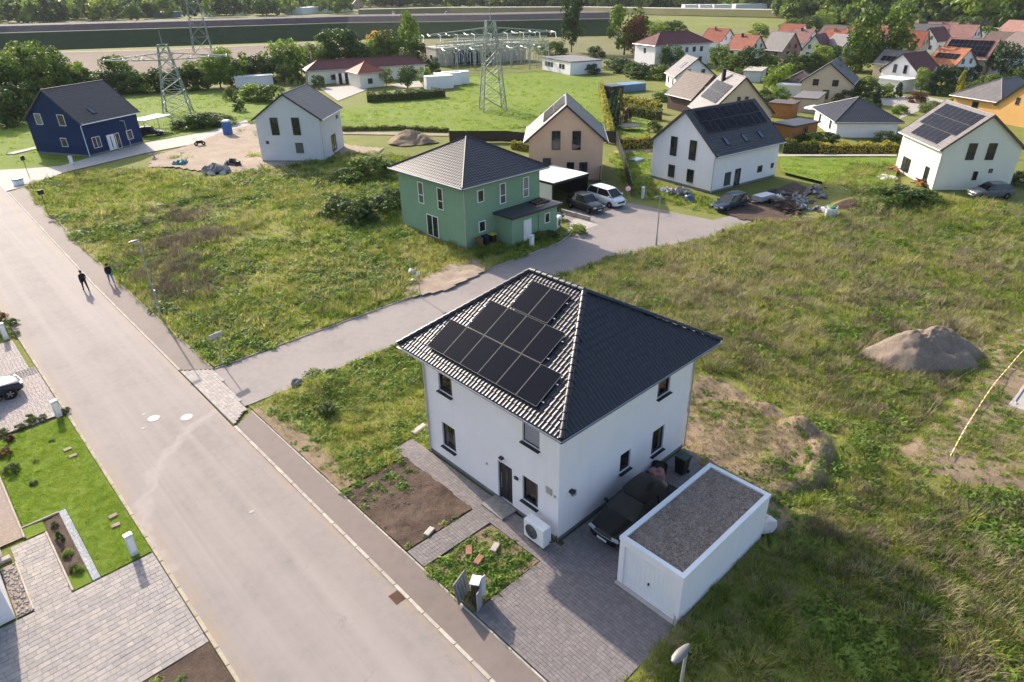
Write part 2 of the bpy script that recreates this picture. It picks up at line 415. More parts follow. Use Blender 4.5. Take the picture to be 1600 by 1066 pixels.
def glassmat(name, col=(0.012, 0.014, 0.016), rough=0.06):
    t = NT(name)
    t.set(col, rough, 0.6)
    return t.mat
def paneglass():
    t = NT('window_glass')      # some rooms show pale blinds, most are dim
    t.set(t.ramp(t.rnd(), [(0, (.012, .014, .016)), (.55, (.02, .022, .025)), (.72, (.07, .075, .08)), (1, (.20, .20, .19))]), 0.05, 0.6)
    return t.mat
M['glass'] = paneglass()
M['skyglass'] = glassmat('skylight_glass', (0.05, 0.09, 0.13))
M['carglass'] = glassmat('car_glass', (0.01, 0.011, 0.013), 0.04)
def panelmat():
    t = NT('solar_cells')
    u = t.n.new('ShaderNodeTexCoord').outputs['Object']
    s = t.n.new('ShaderNodeSeparateXYZ'); t.l.new(u, s.inputs[0])
    def lines(ax, per, w):
        fr = t.math('FRACT', t.math('DIVIDE', s.outputs[ax], per))
        return t.math('LESS_THAN', fr, w)
    f = t.math('MAXIMUM', lines(0, 0.19, 0.04), lines(1, 0.10, 0.06))
    c = t.mix((0.006, 0.007, 0.013), (0.022, 0.023, 0.03), f)
    t.set(c, 0.16, 0.06)
    return t.mat
M['cells'] = panelmat()
M['panel_frame'] = plain('panel_frame', (0.13, 0.125, 0.125), 0.6, 0.3, 0.0, var=0.05)

def paint(name, col, rough=0.25):
    t = NT(name); t.set(col, 0.18, 0.3)
    t.b.inputs['Coat Weight'].default_value = 0.15; t.b.inputs['Coat Roughness'].default_value = 0.06
    return t.mat
P = {k: paint('car_paint_' + k, c) for k, c in dict(black=(0.008, 0.008, 0.009), white=(0.75, 0.75, 0.75), navy=(0.01, 0.016, 0.035), dark_grey=(0.03, 0.032, 0.036), blue_grey=(0.018, 0.035, 0.055), grey=(0.12, 0.125, 0.14)).items()}
M['tyre'] = plain('tyre_rubber', (0.012, 0.012, 0.012), 0.85, 0.2)
M['rim'] = plain('alloy_rim', (0.45, 0.45, 0.46), 0.3, 0.5, 0.8)
M['lampglass'] = glassmat('headlamp_glass', (0.45, 0.46, 0.48), 0.1)
M['plate'] = plain('number_plate', (0.65, 0.65, 0.62), 0.5)

# ---------------------------------------------------------------- ground sheets
def struct(name, mb, mat, parent=None, **kw):
    o = mb.build(name, mat, parent, **kw)
    if parent is None: o['kind'] = 'structure'
    return o
def sheet(name, poly, z, mat, kind='structure', parent=None):
    """flat polygon, cut into triangles so that concave outlines fill properly"""
    bm = bmesh.new()
    vs = [bm.verts.new((p[0], p[1], z)) for p in poly]
    es = [bm.edges.new((vs[k], vs[(k + 1) % len(vs)])) for k in range(len(vs))]
    bmesh.ops.triangle_fill(bm, use_beauty=True, use_dissolve=False, edges=es)
    bmesh.ops.recalc_face_normals(bm, faces=bm.faces)
    for f in bm.faces:
        if f.normal.z < 0: f.normal_flip()
    me = bpy.data.meshes.new(name); bm.to_mesh(me); bm.free()
    me.materials.append(mat)
    o = link(name, me, parent)
    if parent is None: o['kind'] = kind
    return o

g = MB()
g.face([(-4000, -1500, -0.06), (7000, -1500, -0.06), (7000, 7000, -0.06), (-4000, 7000, -0.06)])
struct('ground', g, M['ground'])

def edge_fade(poly, x, y, w):
    """0 at the outline of a plot, 1 from w metres inside"""
    d = np.full(np.shape(x), 1e9)
    for a, b in zip(poly, list(poly[1:]) + [poly[0]]):
        ax, ay, bx, by = a[0], a[1], b[0], b[1]
        l2 = (bx - ax) ** 2 + (by - ay) ** 2
        t = np.clip(((x - ax) * (bx - ax) + (y - ay) * (by - ay)) / l2, 0, 1)
        d = np.minimum(d, np.hypot(x - ax - t * (bx - ax), y - ay - t * (by - ay)))
    f = np.clip(d / w, 0, 1)
    return f * f * (3 - 2 * f)
def rough_field(name, poly, mat, step=0.5, amp=0.25, freq=0.35, base=0.0, mounds=(), fade=0.0):
    """uneven open ground: a fine grid cut to the plot, heaved by noise"""
    xs = [p[0] for p in poly]; ys = [p[1] for p in poly]
    nx = int((max(xs) - min(xs)) / step) + 2; ny = int((max(ys) - min(ys)) / step) + 2
    gx, gy = np.meshgrid(min(xs) + np.arange(nx) * step, min(ys) + np.arange(ny) * step, indexing='ij')
    z = field_z(gx, gy, amp, freq, base, mounds)
    if fade: z = (z + .05) * edge_fade(poly, gx, gy, fade) - .05
    idx = np.arange(nx * ny).reshape(nx, ny)
    cx = (gx[:-1, :-1] + step / 2); cy = (gy[:-1, :-1] + step / 2)
    ok = inside(poly, cx, cy)
    q = np.stack([idx[:-1, :-1], idx[1:, :-1], idx[1:, 1:], idx[:-1, 1:]], -1)[ok]
    used = np.unique(q); remap = -np.ones(nx * ny, int); remap[used] = np.arange(len(used))
    v = np.stack([gx.ravel(), gy.ravel(), z.ravel()], -1)[used]
    me = bpy.data.meshes.new(name)
    me.from_pydata(v.tolist(), [], remap[q].tolist())
    me.materials.append(mat); me.update()
    me.polygons.foreach_set('use_smooth', [True] * len(me.polygons))
    o = link(name, me); o['kind'] = 'structure'
    return o
def field_z(x, y, amp=0.25, freq=0.35, base=0.0, mounds=()):
    z = base + amp * fbm(x * freq, y * freq, 4)
    for (mx, my, r, h) in mounds:
        d = np.hypot(np.asarray(x) - mx, np.asarray(y) - my) / r
        z = z + h * np.exp(-d * d * 2.2)
    return z

# rough plots: (polygon, amplitude, mounds)
PLOTS = {
 'left_plot': ([(11.45, 40.95), (44.2, 40.95), (47.0, 42.2), (49.5, 44.0), (49.0, 56.5), (46.9, 60), (55.85, 80.86), (51.14, 89.63), (40.14, 88.99), (31.49, 91.72), (25.80, 104.49), (18.47, 107.20), (12.6, 104.0), (11.75, 82), (11.5, 62)], 0.22,
   [((46.30, 79.25) + (5.5, 1.4)), ((58.57, 84.64) + (4, 0.8))]),
 'corner_plot': ([(11.15, 24.6), (15.0, 24.6), (15.0, 25.6), (16.3, 25.6), (16.3, 24.1), (26.2, 24.1), (30, 24.1), (30, 35.05), (11.3, 35.05)], 0.12, [((15.22, 33.51) + (1.9, 0.75))]),
 'right_plot': ([(26.3, 11.2), (30, 24.1), (30, 35.05), (43.8, 35.05), (50.2, 33.2), (55.3, 31.5), (61, 30.9), (66, 29.5), (92.52, 33.40), (94.86, 29.86), (84.01, 24.79), (86.76, 12.93), (95, -8), (52, 3.2), (34, 4.2), (32.4, 8.6), (29, 7.6)], 0.28,
   [((74.21, 24.48) + (3.5, 0.9)), ((79.34, 23.12) + (3.5, 0.8)), ((78.58, 30.55) + (4, .5))]),
 'near_plot': ([(13.0, 8.35), (16.4, 8.3), (23.1, 8.3), (23.1, 9.5), (29, 7.6), (32.4, 8.6), (34, 4.2), (52, 3.2), (95, -8), (70, -30), (14, -12), (11.2, -6), (11.2, 9.0)], 0.25, [((31.36, 9.43) + (2.2, 0.55))]),
}
for nm, (poly, amp, md) in PLOTS.items():
    rough_field(nm + '_ground', poly, M['wildground'], 0.5, amp, 0.35, 0.0, md)

# bare ground to the right of and behind the white house
def bare(name, poly, z, mat, step=0.35, amp=0.12, freq=0.8, mounds=(), fade=0.0):
    o = rough_field(name, poly, mat, step, amp, freq, z, mounds, fade)
    return o
SAND1 = [(26.2, 24.0), (29.5, 23.2), (34.21, 17.22), (33.03, 13.98), (32.94, 11.15), (32.63, 8.96), (28.35, 7.77), (25.75, 8.75), (25.2, 7.2), (23.0, 8.0), (23.0, 11.6), (26.2, 14.7)]
SAND_M = [(31.6, 11.0, 1.3, .75), (30.4, 8.9, 1.4, .8), (28.2, 8.2, 1.2, .6), (32.2, 13.2, 1.1, .5), (30.0, 20.0, 1.6, .45), (27.6, 10.6, 1.1, .4)]
bare('bare_earth_behind_house', SAND1, 0.10, M['drysoil'], 0.2, 0.5, 0.8, SAND_M, 1.1)
STUB = [(33.17, 7.25), (37.73, 6.83), (44.14, 6.75), (52.24, 7.09), (60.48, 4.63), (50.31, -0.46), (34.86, -0.20), (32.47, 3.40), (32.25, 5.62)]
bare('stubble_strip', STUB, 0.22, M['drysoil'], amp=0.08, fade=1.2)
bare('verge_strip', [(11.1, 24.5), (12.3, 24.5), (12.1, 31), (11.2, 34.5)], 0.05, M['drysoil'], amp=0.1)
bare('sandy_verge', [(26.42, 40.85), (28.64, 43.09), (33.28, 43.79), (36.05, 43.13), (34.96, 40.60), (30.07, 39.78)], 0.07, M['sand'], 0.25, 0.25, 0.9)
bare('building_site_earth', [(27.19, 102.98), (30.03, 109.61), (37.32, 114.06), (45.24, 120.64), (51.59, 123.18), (54.63, 110.96), (53.98, 94.31), (56.69, 88.65), (47.45, 81.09), (38.89, 83.78), (32.18, 93.45), (29.58, 100.40)], 0.03, M['sand'], 0.5, 0.15, 0.5)
bare('garden_bed', [(11.1, 18.95), (14.95, 18.95), (14.95, 24.4), (11.1, 24.4)], 0.02, M['soil'], 0.12, 0.2, 1.6)
bare('front_weed_bed', [(11.12, 14.5), (14.8, 14.5), (14.8, 17.6), (11.12, 17.6)], 0.02, M['drysoil'], 0.15, 0.1, 1.2)
bare('soil_bed', [(-3.4, 14), (3.05, 14), (3.05, 20.35), (0.9, 20.35), (-3.4, 20.35)], 0.02, M['soil'], 0.2, 0.15, 1.2)
bare('dark_yard_earth', [(63.60, 35.64), (80.05, 35.13), (73.30, 25.44), (67.78, 25.07), (62.54, 32.02)], 0.06, M['soil'], 0.4, 0.15, 0.5)

def big(name, poly, z, mat): return sheet(name, poly, z, mat)
big('bright_meadow', [(70.14, 125.74), (82.11, 126.54), (95.52, 121.66), (125.75, 149.69), (141.95, 138.63), (141.78, 116.71), (86.72, 69.53), (77.74, 78.02), (70.66, 90.56), (58.85, 105.41)], 0.02, M['meadow'])
big('pylon_meadow', [(9.73, 121.86), (16.17, 168.12), (28.50, 176.27), (49.23, 179.45), (72.67, 167.60), (77.29, 153.84), (59.09, 119.40), (52.61, 126.76), (43.94, 122.94), (32.62, 122.14), (22.70, 114.60), (18.47, 112.41), (13.16, 114.95)], 0.012, M['meadow'])
big('house_lawn', [(76.88, 61.47), (82.24, 58.66), (68.47, 47.51), (63.20, 46.89), (71.04, 55.60)], 0.03, M['meadow'])
big('back_lawn', [(89.49, 41.97), (100.29, 30.22), (83.76, 25.05), (80.56, 28.45), (82.70, 38.13)], 0.32, M['meadow'])
big('garden_lawn', [(99.39, 78.41), (105.79, 76.07), (89.93, 63.72), (86.57, 67.45)], 0.02, M['meadow'])
big('ploughed_field', [(24.48, 248.97), (38.53, 358.89), (98.77, 312.92), (154.16, 293.55), (160.62, 226.34), (120.68, 198.35), (83.51, 212.66)], 0.03, M['ploughed'])
big('stubble_field', [(154.16, 293.55), (206.55, 260.56), (253.48, 202.46), (368.49, 170.14), (368.81, 110.46), (227.50, 105.49), (162.18, 117.76), (154.61, 127.39), (150.59, 159.34), (142.99, 201.86)], 0.04, M['olive'])
big('town_ground', [(140.13, 103.34), (249.96, 114.00), (350.41, 71.91), (324.33, 29.68), (117.79, 6.07), (111.16, 18.39), (101.34, 31.84), (95.77, 43.83), (107.80, 55.43), (98.05, 66.40)], 0.016, M['ground'])

# ---------------------------------------------------------------- roads, kerbs, pavements
sheet('main_road', [(3.2, -10), (9.6, -10), (9.6, 33.7), (9.65, 42.3), (9.7, 62), (10.45, 103), (10.8, 120), (11.5, 150), (3.2, 150)], 0.03, M['asphalt'])
sheet('side_street', [(10.95, 35.2), (30, 35.15), (44.6, 35.3), (50.4, 33.5), (55.3, 31.8), (61.5, 31.2), (66, 31.0), (66.5, 33.0), (60.6, 34.2), (60.0, 38), (59.6, 44.0), (57.7, 48.6), (51.0, 46.6), (49.6, 43.0), (47, 41.6), (44.4, 40.8), (11.35, 40.75)], 0.034, M['asphalt2'])
sheet('upper_street', [(10.3, 103.2), (13.2, 104.2), (18.03, 108.68), (22.44, 110.31), (29.75, 113.02), (37.32, 114.06), (41.28, 116.28), (51.08, 122.84), (52.78, 128.53), (43.94, 122.94), (32.28, 121.06), (24.10, 116.70), (18.67, 113.28), (14.76, 115.34), (10.8, 118)], 0.046, M['concrete'])
sheet('drive_by_gable_house', [(51.78, 44.82), (48.76, 44.32), (45.94, 42.75), (48.40, 41.83), (51.24, 41.74)], 0.042, M['concrete'])
sheet('gravel_path', [(57.69, 103.45), (62.50, 97.31), (69.01, 88.49), (70.69, 89.74), (63.72, 99.13), (58.85, 105.41)], 0.05, M['sand'])
sheet('gravel_walk', [(77.50, 60.79), (82.19, 57.48), (83.56, 58.48), (78.79, 61.83)], 0.05, M['sand'])
sheet('back_path', [(90.12, 42.38), (100.76, 30.80), (101.72, 31.14), (91.00, 42.84)], 0.36, M['concrete'])
sheet('court_in_town', [(153.67, 52.88), (160.64, 47.30), (156.89, 41.41), (143.06, 41.51), (129.78, 41.00), (144.49, 44.20), (143.69, 48.52)], 0.05, M['concrete'])
sheet('bungalow_yard', [(84.15, 157.18), (94.13, 155.83), (90.62, 145.98), (76.49, 135.79)], 0.05, M['concrete'])
sheet('bungalow_side_yard', [(98.48, 148.69), (108.51, 149.77), (101.96, 139.12), (96.91, 141.79)], 0.05, M['concrete'])
s_ = MB().prism([(9.75, -10), (10.97, -10), (10.97, 34.3), (9.75, 33.5)], -0.05, 0.07)
struct('pavement', s_, M['sidewalk'])
s_ = MB().prism([(9.82, 42.2), (11.32, 40.9), (11.4, 62), (11.85, 82), (12.9, 103.8), (10.6, 102.6), (9.87, 62)], -0.05, 0.07)
struct('upper_pavement', s_, M['sidewalk'])

def stones(parent, line, w, h, ln, mat, z0=-0.05, name='kerb_stone'):
    """a run of separate stones with open joints along a polyline"""
    for (a, b) in zip(line[:-1], line[1:]):
        a, b = Vector((*a, 0)), Vector((*b, 0)); d = b - a; n = max(1, round(d.length / ln)); step = d.length / n
        key = (round(step, 3), w, h, mat.name)
        if key not in STONE:
            STONE[key] = MB().bbox(-step / 2 + 0.008, step / 2 - 0.008, -w / 2, w / 2, z0, h, 0.018).data('kerb_stone', mat)
        ang = math.atan2(d.y, d.x)
        for k in range(n):
            p = a + d * ((k + 0.5) / n)
            link(name, STONE[key], parent, (p.x, p.y, random.uniform(-0.006, 0.006)), (random.uniform(-.01, .01), 0, ang + random.uniform(-.004, .004)))
STONE = {}
def kerb_root(name, mb, mat):
    o = mb.build(name, mat); o['kind'] = 'structure'; return o
k1 = kerb_root('kerb', MB().box(9.58, 9.77, -10, 33.6, -0.06, 0.036), M['kerb'])
stones(k1, [(9.675, -2), (9.675, 33.6)], 0.16, 0.085, 1.0, M['kerb'])
k2 = kerb_root('upper_kerb', MB().box(9.66, 9.86, 42.4, 62, -0.06, 0.036), M['kerb'])
stones(k2, [(9.735, 42.3), (9.78, 62), (10.52, 102.6)], 0.16, 0.085, 1.0, M['kerb'])
k3 = kerb_root('pavement_edging', MB().box(10.98, 11.06, -4, 34.4, -0.06, 0.06), M['kerb'])
stones(k3, [(11.02, -2), (11.02, 34.4)], 0.09, 0.09, 1.0, M['kerb'])
k4 = kerb_root('upper_pavement_edging', MB().box(11.36, 11.42, 41, 60, -0.06, 0.05), M['kerb'])
stones(k4, [(11.37, 40.9), (11.45, 62), (11.92, 82), (13.0, 103.9)], 0.1, 0.1, 1.0, M['kerb'])
k5 = kerb_root('road_edge_kerb', MB().box(3.05, 3.2, -10, 110, -0.06, 0.02), M['cream_kerb'])
stones(k5, [(3.125, 10), (3.125, 66)], 0.15, 0.05, 1.0, M['cream_kerb'])
k6 = kerb_root('side_street_kerb', MB().box(12, 44, 40.78, 40.86, -0.06, 0.02), M['kerb'])
stones(k6, [(11.45, 40.83), (44.4, 40.9)], 0.09, 0.11, 1.0, M['kerb'])
stones(k6, [(11.2, 35.1), (43.8, 35.1)], 0.09, 0.11, 1.0, M['kerb'])
stones(k6, [(44.4, 40.9), (47, 41.75), (49.5, 43.1), (50.9, 46.7)], 0.09, 0.11, 1.0, M['kerb'])

# ---------------------------------------------------------------- paving laid piece by piece
def paving(root, rects, lens, row, tints, top, name='paver', parts=300, gap=0.008, jit=0.5, along='x', edge=0.01):
    """courses of separate slabs over axis-aligned rectangles; the 300 nearest are objects, the rest one mesh"""
    items = []
    for (x0, x1, y0, y1) in rects:
        a0, a1, b0, b1 = (x0, x1, y0, y1) if along == 'x' else (y0, y1, x0, x1)
        nb = max(1, round((b1 - b0) / row)); rb = (b1 - b0) / nb
        for j in range(nb):
            a = a0 - random.random() * lens[0] * jit
            while a < a1 - 0.03:
                l = random.choice(lens)
                s, e = max(a, a0), min(a + l, a1)
                if e - s > 0.04:
                    items.append((s, e, b0 + j * rb, b0 + (j + 1) * rb, random.randrange(len(tints)), l))
                a += l
    def dist(i):
        c = ((i[0] + i[1]) / 2, (i[2] + i[3]) / 2)
        if along == 'y': c = c[::-1]
        return math.hypot(c[0] - 4, c[1] - 8)
    items.sort(key=dist)
    cache = {}; rest = MB(); n = 0
    for (s, e, b0, b1, ti, l) in items:
        if n < parts and abs((e - s) - l) < 0.001:
            key = (l, ti)
            if key not in cache:
                hx, hy = (l / 2 - gap / 2, (b1 - b0) / 2 - gap / 2)
                if along == 'y': hx, hy = hy, hx
                cache[key] = MB().bbox(-hx, hx, -hy, hy, -0.06, 0, edge).data(name, tints[ti])
            c = ((s + e) / 2, (b0 + b1) / 2)
            if along == 'y': c = c[::-1]
            link(name, cache[key], root, (c[0], c[1], top + random.uniform(-0.003, 0.003)), (random.uniform(-.006, .006), random.uniform(-.006, .006), 0))
            n += 1
        else:
            rest.cur = ti
            z = top + random.uniform(-0.003, 0.003)
            q = (s + gap / 2, e - gap / 2, b0 + gap / 2, b1 - gap / 2)
            if along == 'y': q = (q[2], q[3], q[0], q[1])
            if q[1] - q[0] > 0.03 and q[3] - q[2] > 0.03:
                rest.bbox(*q, z - 0.06, z, edge)
    if rest.v:
        o = rest.build(name + '_field', tints, root, fix=False); o['kind'] = 'stuff'
def tintset(base, cols, rough=0.85):
    return [plain('%s_%d' % (base, k), c, rough, 0.3, var=0.14, scale=5, bump=0.3, bscale=35) for k, c in enumerate(cols)]
M['joint'] = plain('joint_sand', (0.15, 0.13, 0.118), 0.95, 0.1)
M['paleJoint'] = plain('pale_joint_sand', (0.24, 0.21, 0.185), 0.95, 0.1)
DARK = tintset('dark_paver', [(0.178, 0.158, 0.155), (0.19, 0.168, 0.164), (0.202, 0.178, 0.173), (0.183, 0.160, 0.155), (0.213, 0.188, 0.182)])
PALE = tintset('pale_slab', [(0.295, 0.268, 0.25), (0.315, 0.284, 0.262), (0.335, 0.30, 0.274), (0.285, 0.262, 0.25), (0.355, 0.317, 0.285)])
PINK = tintset('pinkish_slab', [(0.36, 0.31, 0.285), (0.39, 0.33, 0.30), (0.33, 0.285, 0.265)])
GRYP = tintset('grey_paver', [(0.26, 0.24, 0.225), (0.30, 0.275, 0.255), (0.22, 0.20, 0.19)])

CROSS = tintset('crossing_paver', [(0.355, 0.315, 0.285), (0.38, 0.336, 0.302), (0.34, 0.303, 0.277), (0.40, 0.352, 0.315), (0.325, 0.292, 0.268)])
def bed(name, rects, z, mat):
    mb = MB()
    for (x0, x1, y0, y1) in rects: mb.face([(x0, y0, z), (x1, y0, z), (x1, y1, z), (x0, y1, z)])
    return struct(name, mb, mat)
rects = [(11.1, 16.42, 8.45, 14.42), (14.88, 16.12, 14.42, 25.45), (11.1, 14.88, 17.68, 18.88), (16.42, 25.9, 11.62, 14.6)]
d = bed('driveway', rects, 0.085, M['joint'])
paving(d, rects, [0.22], 0.145, DARK, 0.115, parts=300, along='y', gap=0.005, edge=0.005)
rects = [(-8.0, 3.02, 20.5, 26.8), (-1.5, -0.15, 26.8, 31.6), (-8.0, -2.1, 19.0, 20.5)]
d = bed('neighbour_driveway', rects, 0.012, M['paleJoint'])
paving(d, rects, [0.24, 0.34, 0.44], 0.26, PALE, 0.05, parts=300, along='x', edge=0.006)
rects = [(-7.0, 3.02, 42.1, 48.55), (-7.0, 2.7, 49.75, 55.2)]
d = bed('upper_neighbour_driveway', rects, 0.012, M['paleJoint'])
paving(d, rects, [0.2], 0.2, PINK, 0.05, parts=0, along='x')
d = bed('paver_strip', [(-7.0, 3.02, 48.55, 49.75)], 0.02, M['joint'])
paving(d, [(-7.0, 3.02, 48.55, 49.75)], [0.16], 0.2, GRYP, 0.055, parts=0, along='x', gap=0.03)
# junction crossing: pavers laid along the kerb line, cut to a trapezoid
d = sheet('junction_crossing', [(9.66, 33.75), (10.95, 34.9), (11.38, 40.7), (9.7, 42.3)], 0.04, M['joint'])
mb = MB()
for j in range(8):
    for k in range(44):
        x, y = 9.72 + j * 0.2, 33.9 + k * 0.2
        if inside([(9.66, 33.75), (10.95, 34.9), (11.35, 40.7), (9.7, 42.3)], np.array([x + .1]), np.array([y + .1]))[0]:
            mb.cur = random.randrange(5)
            mb.bbox(x, x + .195, y, y + .195, 0.0, 0.062 + random.uniform(-.002, .002), 0.004)
o = mb.build('paver_field', CROSS, d, fix=False); o['kind'] = 'stuff'

# ---------------------------------------------------------------- house kit
def face_frame(face, L, W):
    """origin (face centre at ground), right axis, outward axis"""
    return {'f': (Vector((-L / 2, 0, 0)), Vector((0, -1, 0)), Vector((-1, 0, 0))),
            'b': (Vector((L / 2, 0, 0)), Vector((0, 1, 0)), Vector((1, 0, 0))),
            'r': (Vector((0, -W / 2, 0)), Vector((1, 0, 0)), Vector((0, -1, 0))),
            'l': (Vector((0, W / 2, 0)), Vector((-1, 0, 0)), Vector((0, 1, 0)))}[face]
UP = Vector((0, 0, 1))

def window(root, fr, u, z, w, h, frame, glass=None, room=None, n_sash=1, proud=0.03, depth=0.0, sill=None, split=None, shutter=None, name='window', bar=0.07, panel=None):
    """frame bars with a pane set back inside them; depth > 0 sits in a real opening"""
    O, U, N = fr
    c = O + U * u + UP * (z + h / 2) + N * (proud - depth)
    b = bar
    mb = MB()
    t = 0.035
    def bar_(uc, zc, hu, hz): mb.obox(c + U * uc + UP * zc, U * hu, N * t, UP * hz)
    bar_(-(w / 2 - b / 2), 0, b / 2, h / 2); bar_((w / 2 - b / 2), 0, b / 2, h / 2)
    bar_(0, h / 2 - b / 2, w / 2 - b, b / 2); bar_(0, -(h / 2 - b / 2), w / 2 - b, b / 2)
    for k in range(1, n_sash): bar_(-w / 2 + w * k / n_sash, 0, b / 2, h / 2 - b)
    if split: bar_(0, -h / 2 + split, w / 2 - b, b / 2)
    win = mb.build(name, frame, root)
    if shutter:
        sm = MB(); ns = max(3, int((h - 2 * b) / 0.06))
        for k in range(ns):
            zc = -h / 2 + b + (k + 0.5) * (h - 2 * b) / ns
            sm.obox(c + UP * zc + N * (0.02 + 0.004 * (k % 2)), U * (w / 2 - b), N * 0.01, UP * ((h - 2 * b) / ns / 2 * 0.92))
        sm.build('roller_shutter', shutter, win)
    else:
        for k in range(n_sash):
            uc = -w / 2 + w * (k + 0.5) / n_sash
            MB().obox(c + U * uc - N * 0.012, U * (w / n_sash / 2 - b * 0.6), N * 0.008, UP * (h / 2 - b * 0.6)).build('pane', glass or M['glass'], win)
    if room is not None and not shutter:      # room's shade painted as a dark panel, with curtains, behind clear panes
        MB().obox(c - N * .028, U * (w / 2 - b * .6), N * .004, UP * (h / 2 - b * .6)).build('dark_room_backing', M['room'], win)
        for s_, cw in room:
            MB().obox(c - N * .022 + U * (s_ * (w / 2 - b - cw / 2)), U * (cw / 2), N * .003, UP * (h / 2 - b)).build('curtain', M['curtain'], win)
    if sill:
        MB().obox(O + U * u + UP * (z - 0.03) + N * (0.07 - depth / 2), U * (w / 2 + 0.05), N * (0.09 + depth / 2), UP * 0.025).build('sill', sill, win)
    if panel:
        MB().obox(c + UP * (-h / 2 + panel / 2) + N * 0.03, U * (w / 2 - b), N * 0.008, UP * (panel / 2)).build('lower_panel', M['anthracite'], win)
    return win

def door(root, fr, u, w, h, leaf, z=0.1, proud=0.03, depth=0.0, frame=None, strip=True, name='door'):
    O, U, N = fr
    c = O + U * u + UP * (z + h / 2) + N * (proud - depth)
    mb = MB()
    for s in (-1, 1): mb.obox(c + U * s * (w / 2 - 0.03), U * 0.03, N * 0.04, UP * (h / 2))
    mb.obox(c + UP * (h / 2 - 0.03), U * (w / 2 - 0.06), N * 0.04, UP * 0.03)
    d = mb.build(name, frame or leaf, root)
    MB().obox(c - N * 0.01, U * (w / 2 - 0.06), N * 0.02, UP * (h / 2 - 0.06) ).build('door_leaf', leaf, d)
    if strip:
        MB().obox(c + N * 0.015, U * 0.07, N * 0.006, UP * (h / 2 - 0.25)).build('door_glass', M['glass'], d)
    hm = MB().tube(c + U * (-w / 2 + 0.16) + N * 0.06 + UP * -0.45, c + U * (-w / 2 + 0.16) + N * 0.06 + UP * 0.45, 0.015)
    hm.build('handle', M['zinc'], d)
    return d

def courses(mb, O, U, V, N, T, s0, s1, e0=0.0, e1=0.0, pitch=0.34, lift=0.035):
    """overlapping tile courses on a slope: s0..s1 along the eave, narrowing by e0/e1 towards the top"""
    n = max(1, int(round(T / pitch))); p = T / n
    for k in range(n):
        t0, t1 = k * p, (k + 1) * p
        a0, b0 = s0 + e0 * t0 / T, s1 - e1 * t0 / T
        a1, b1 = s0 + e0 * t1 / T, s1 - e1 * t1 / T
        A = O + U * a0 + V * t0 + N * lift; B = O + U * b0 + V * t0 + N * lift
        C = O + U * b1 + V * t1; D = O + U * a1 + V * t1
        mb.face([A, B, C, D]); mb.face([A - N * lift, B - N * lift, B, A])

def pan_tiles(mb, O, U, V, N, T, s0, s1, e0=0.0, e1=0.0, pitch=0.34, tw=0.30, lift=0.03, hump=0.035):
    """wavy tile courses as real relief, joined"""
    n = max(1, int(round(T / pitch))); p = T / n; du = tw / 4
    prof = [0, hump * 0.25, hump, hump * 0.45]
    for k in range(n):
        t0, t1 = k * p, (k + 1) * p
        a, b = s0 + e0 * (t0 + t1) / 2 / T, s1 - e1 * (t0 + t1) / 2 / T
        m = max(1, int((b - a) / du)); i0 = int(round((a - s0) / du))
        lo = [O + U * (a + q * (b - a) / m) + V * t0 + N * (lift + prof[(q + i0) % 4]) for q in range(m + 1)]
        hi = [O + U * (a + q * (b - a) / m) + V * t1 + N * (prof[(q + i0) % 4] * 0.9) for q in range(m + 1)]
        dn = [x - N * (lift + hump) for x in lo]
        vs = lo + hi + dn; M_ = m + 1
        mb.mesh(vs, [(q, q + 1, M_ + q + 1, M_ + q) for q in range(m)] + [(2 * M_ + q, 2 * M_ + q + 1, q + 1, q) for q in range(m)])

def solar(root, O, U, V, N, s, t, w, h, off=0.12, name='solar_panel'):
    """one framed module lying above the tiles; (s, t) is its lower left corner on the slope"""
    c = O + U * (s + w / 2) + V * (t + h / 2) + N * off
    M4 = Matrix((U, V, N)).transposed().to_4x4(); M4.translation = c
    key = (round(w, 2), round(h, 2))
    if key not in SOL:
        f = MB()
        fw = 0.014
        for sx in (-1, 1): f.box(sx * (w / 2 - fw / 2) - fw / 2, sx * (w / 2 - fw / 2) + fw / 2, -h / 2, h / 2, -0.02, 0.02)
        for sy in (-1, 1): f.box(-w / 2 + fw, w / 2 - fw, sy * (h / 2 - fw / 2) - fw / 2, sy * (h / 2 - fw / 2) + fw / 2, -0.02, 0.02)
        SOL[key] = (f.data('panel_frame', M['panel_frame']), MB().box(-w / 2 + fw, w / 2 - fw, -h / 2 + fw, h / 2 - fw, -0.015, 0.012).data('panel_cells', M['cells']))
    p = link(name, SOL[key][0], root); p.matrix_local = M4
    link('cells', SOL[key][1], p)
    return p
SOL = {}

def downpipe(root, x, y, z1, mat, out=(0, 0)):
    mb = MB().path([(x + out[0], y + out[1], z1), (x + out[0] * .2, y + out[1] * .2, z1 - 0.35), (x, y, z1 - 0.5), (x, y, 0.05)], 0.05, 8)
    mb.build('downpipe', mat, root)

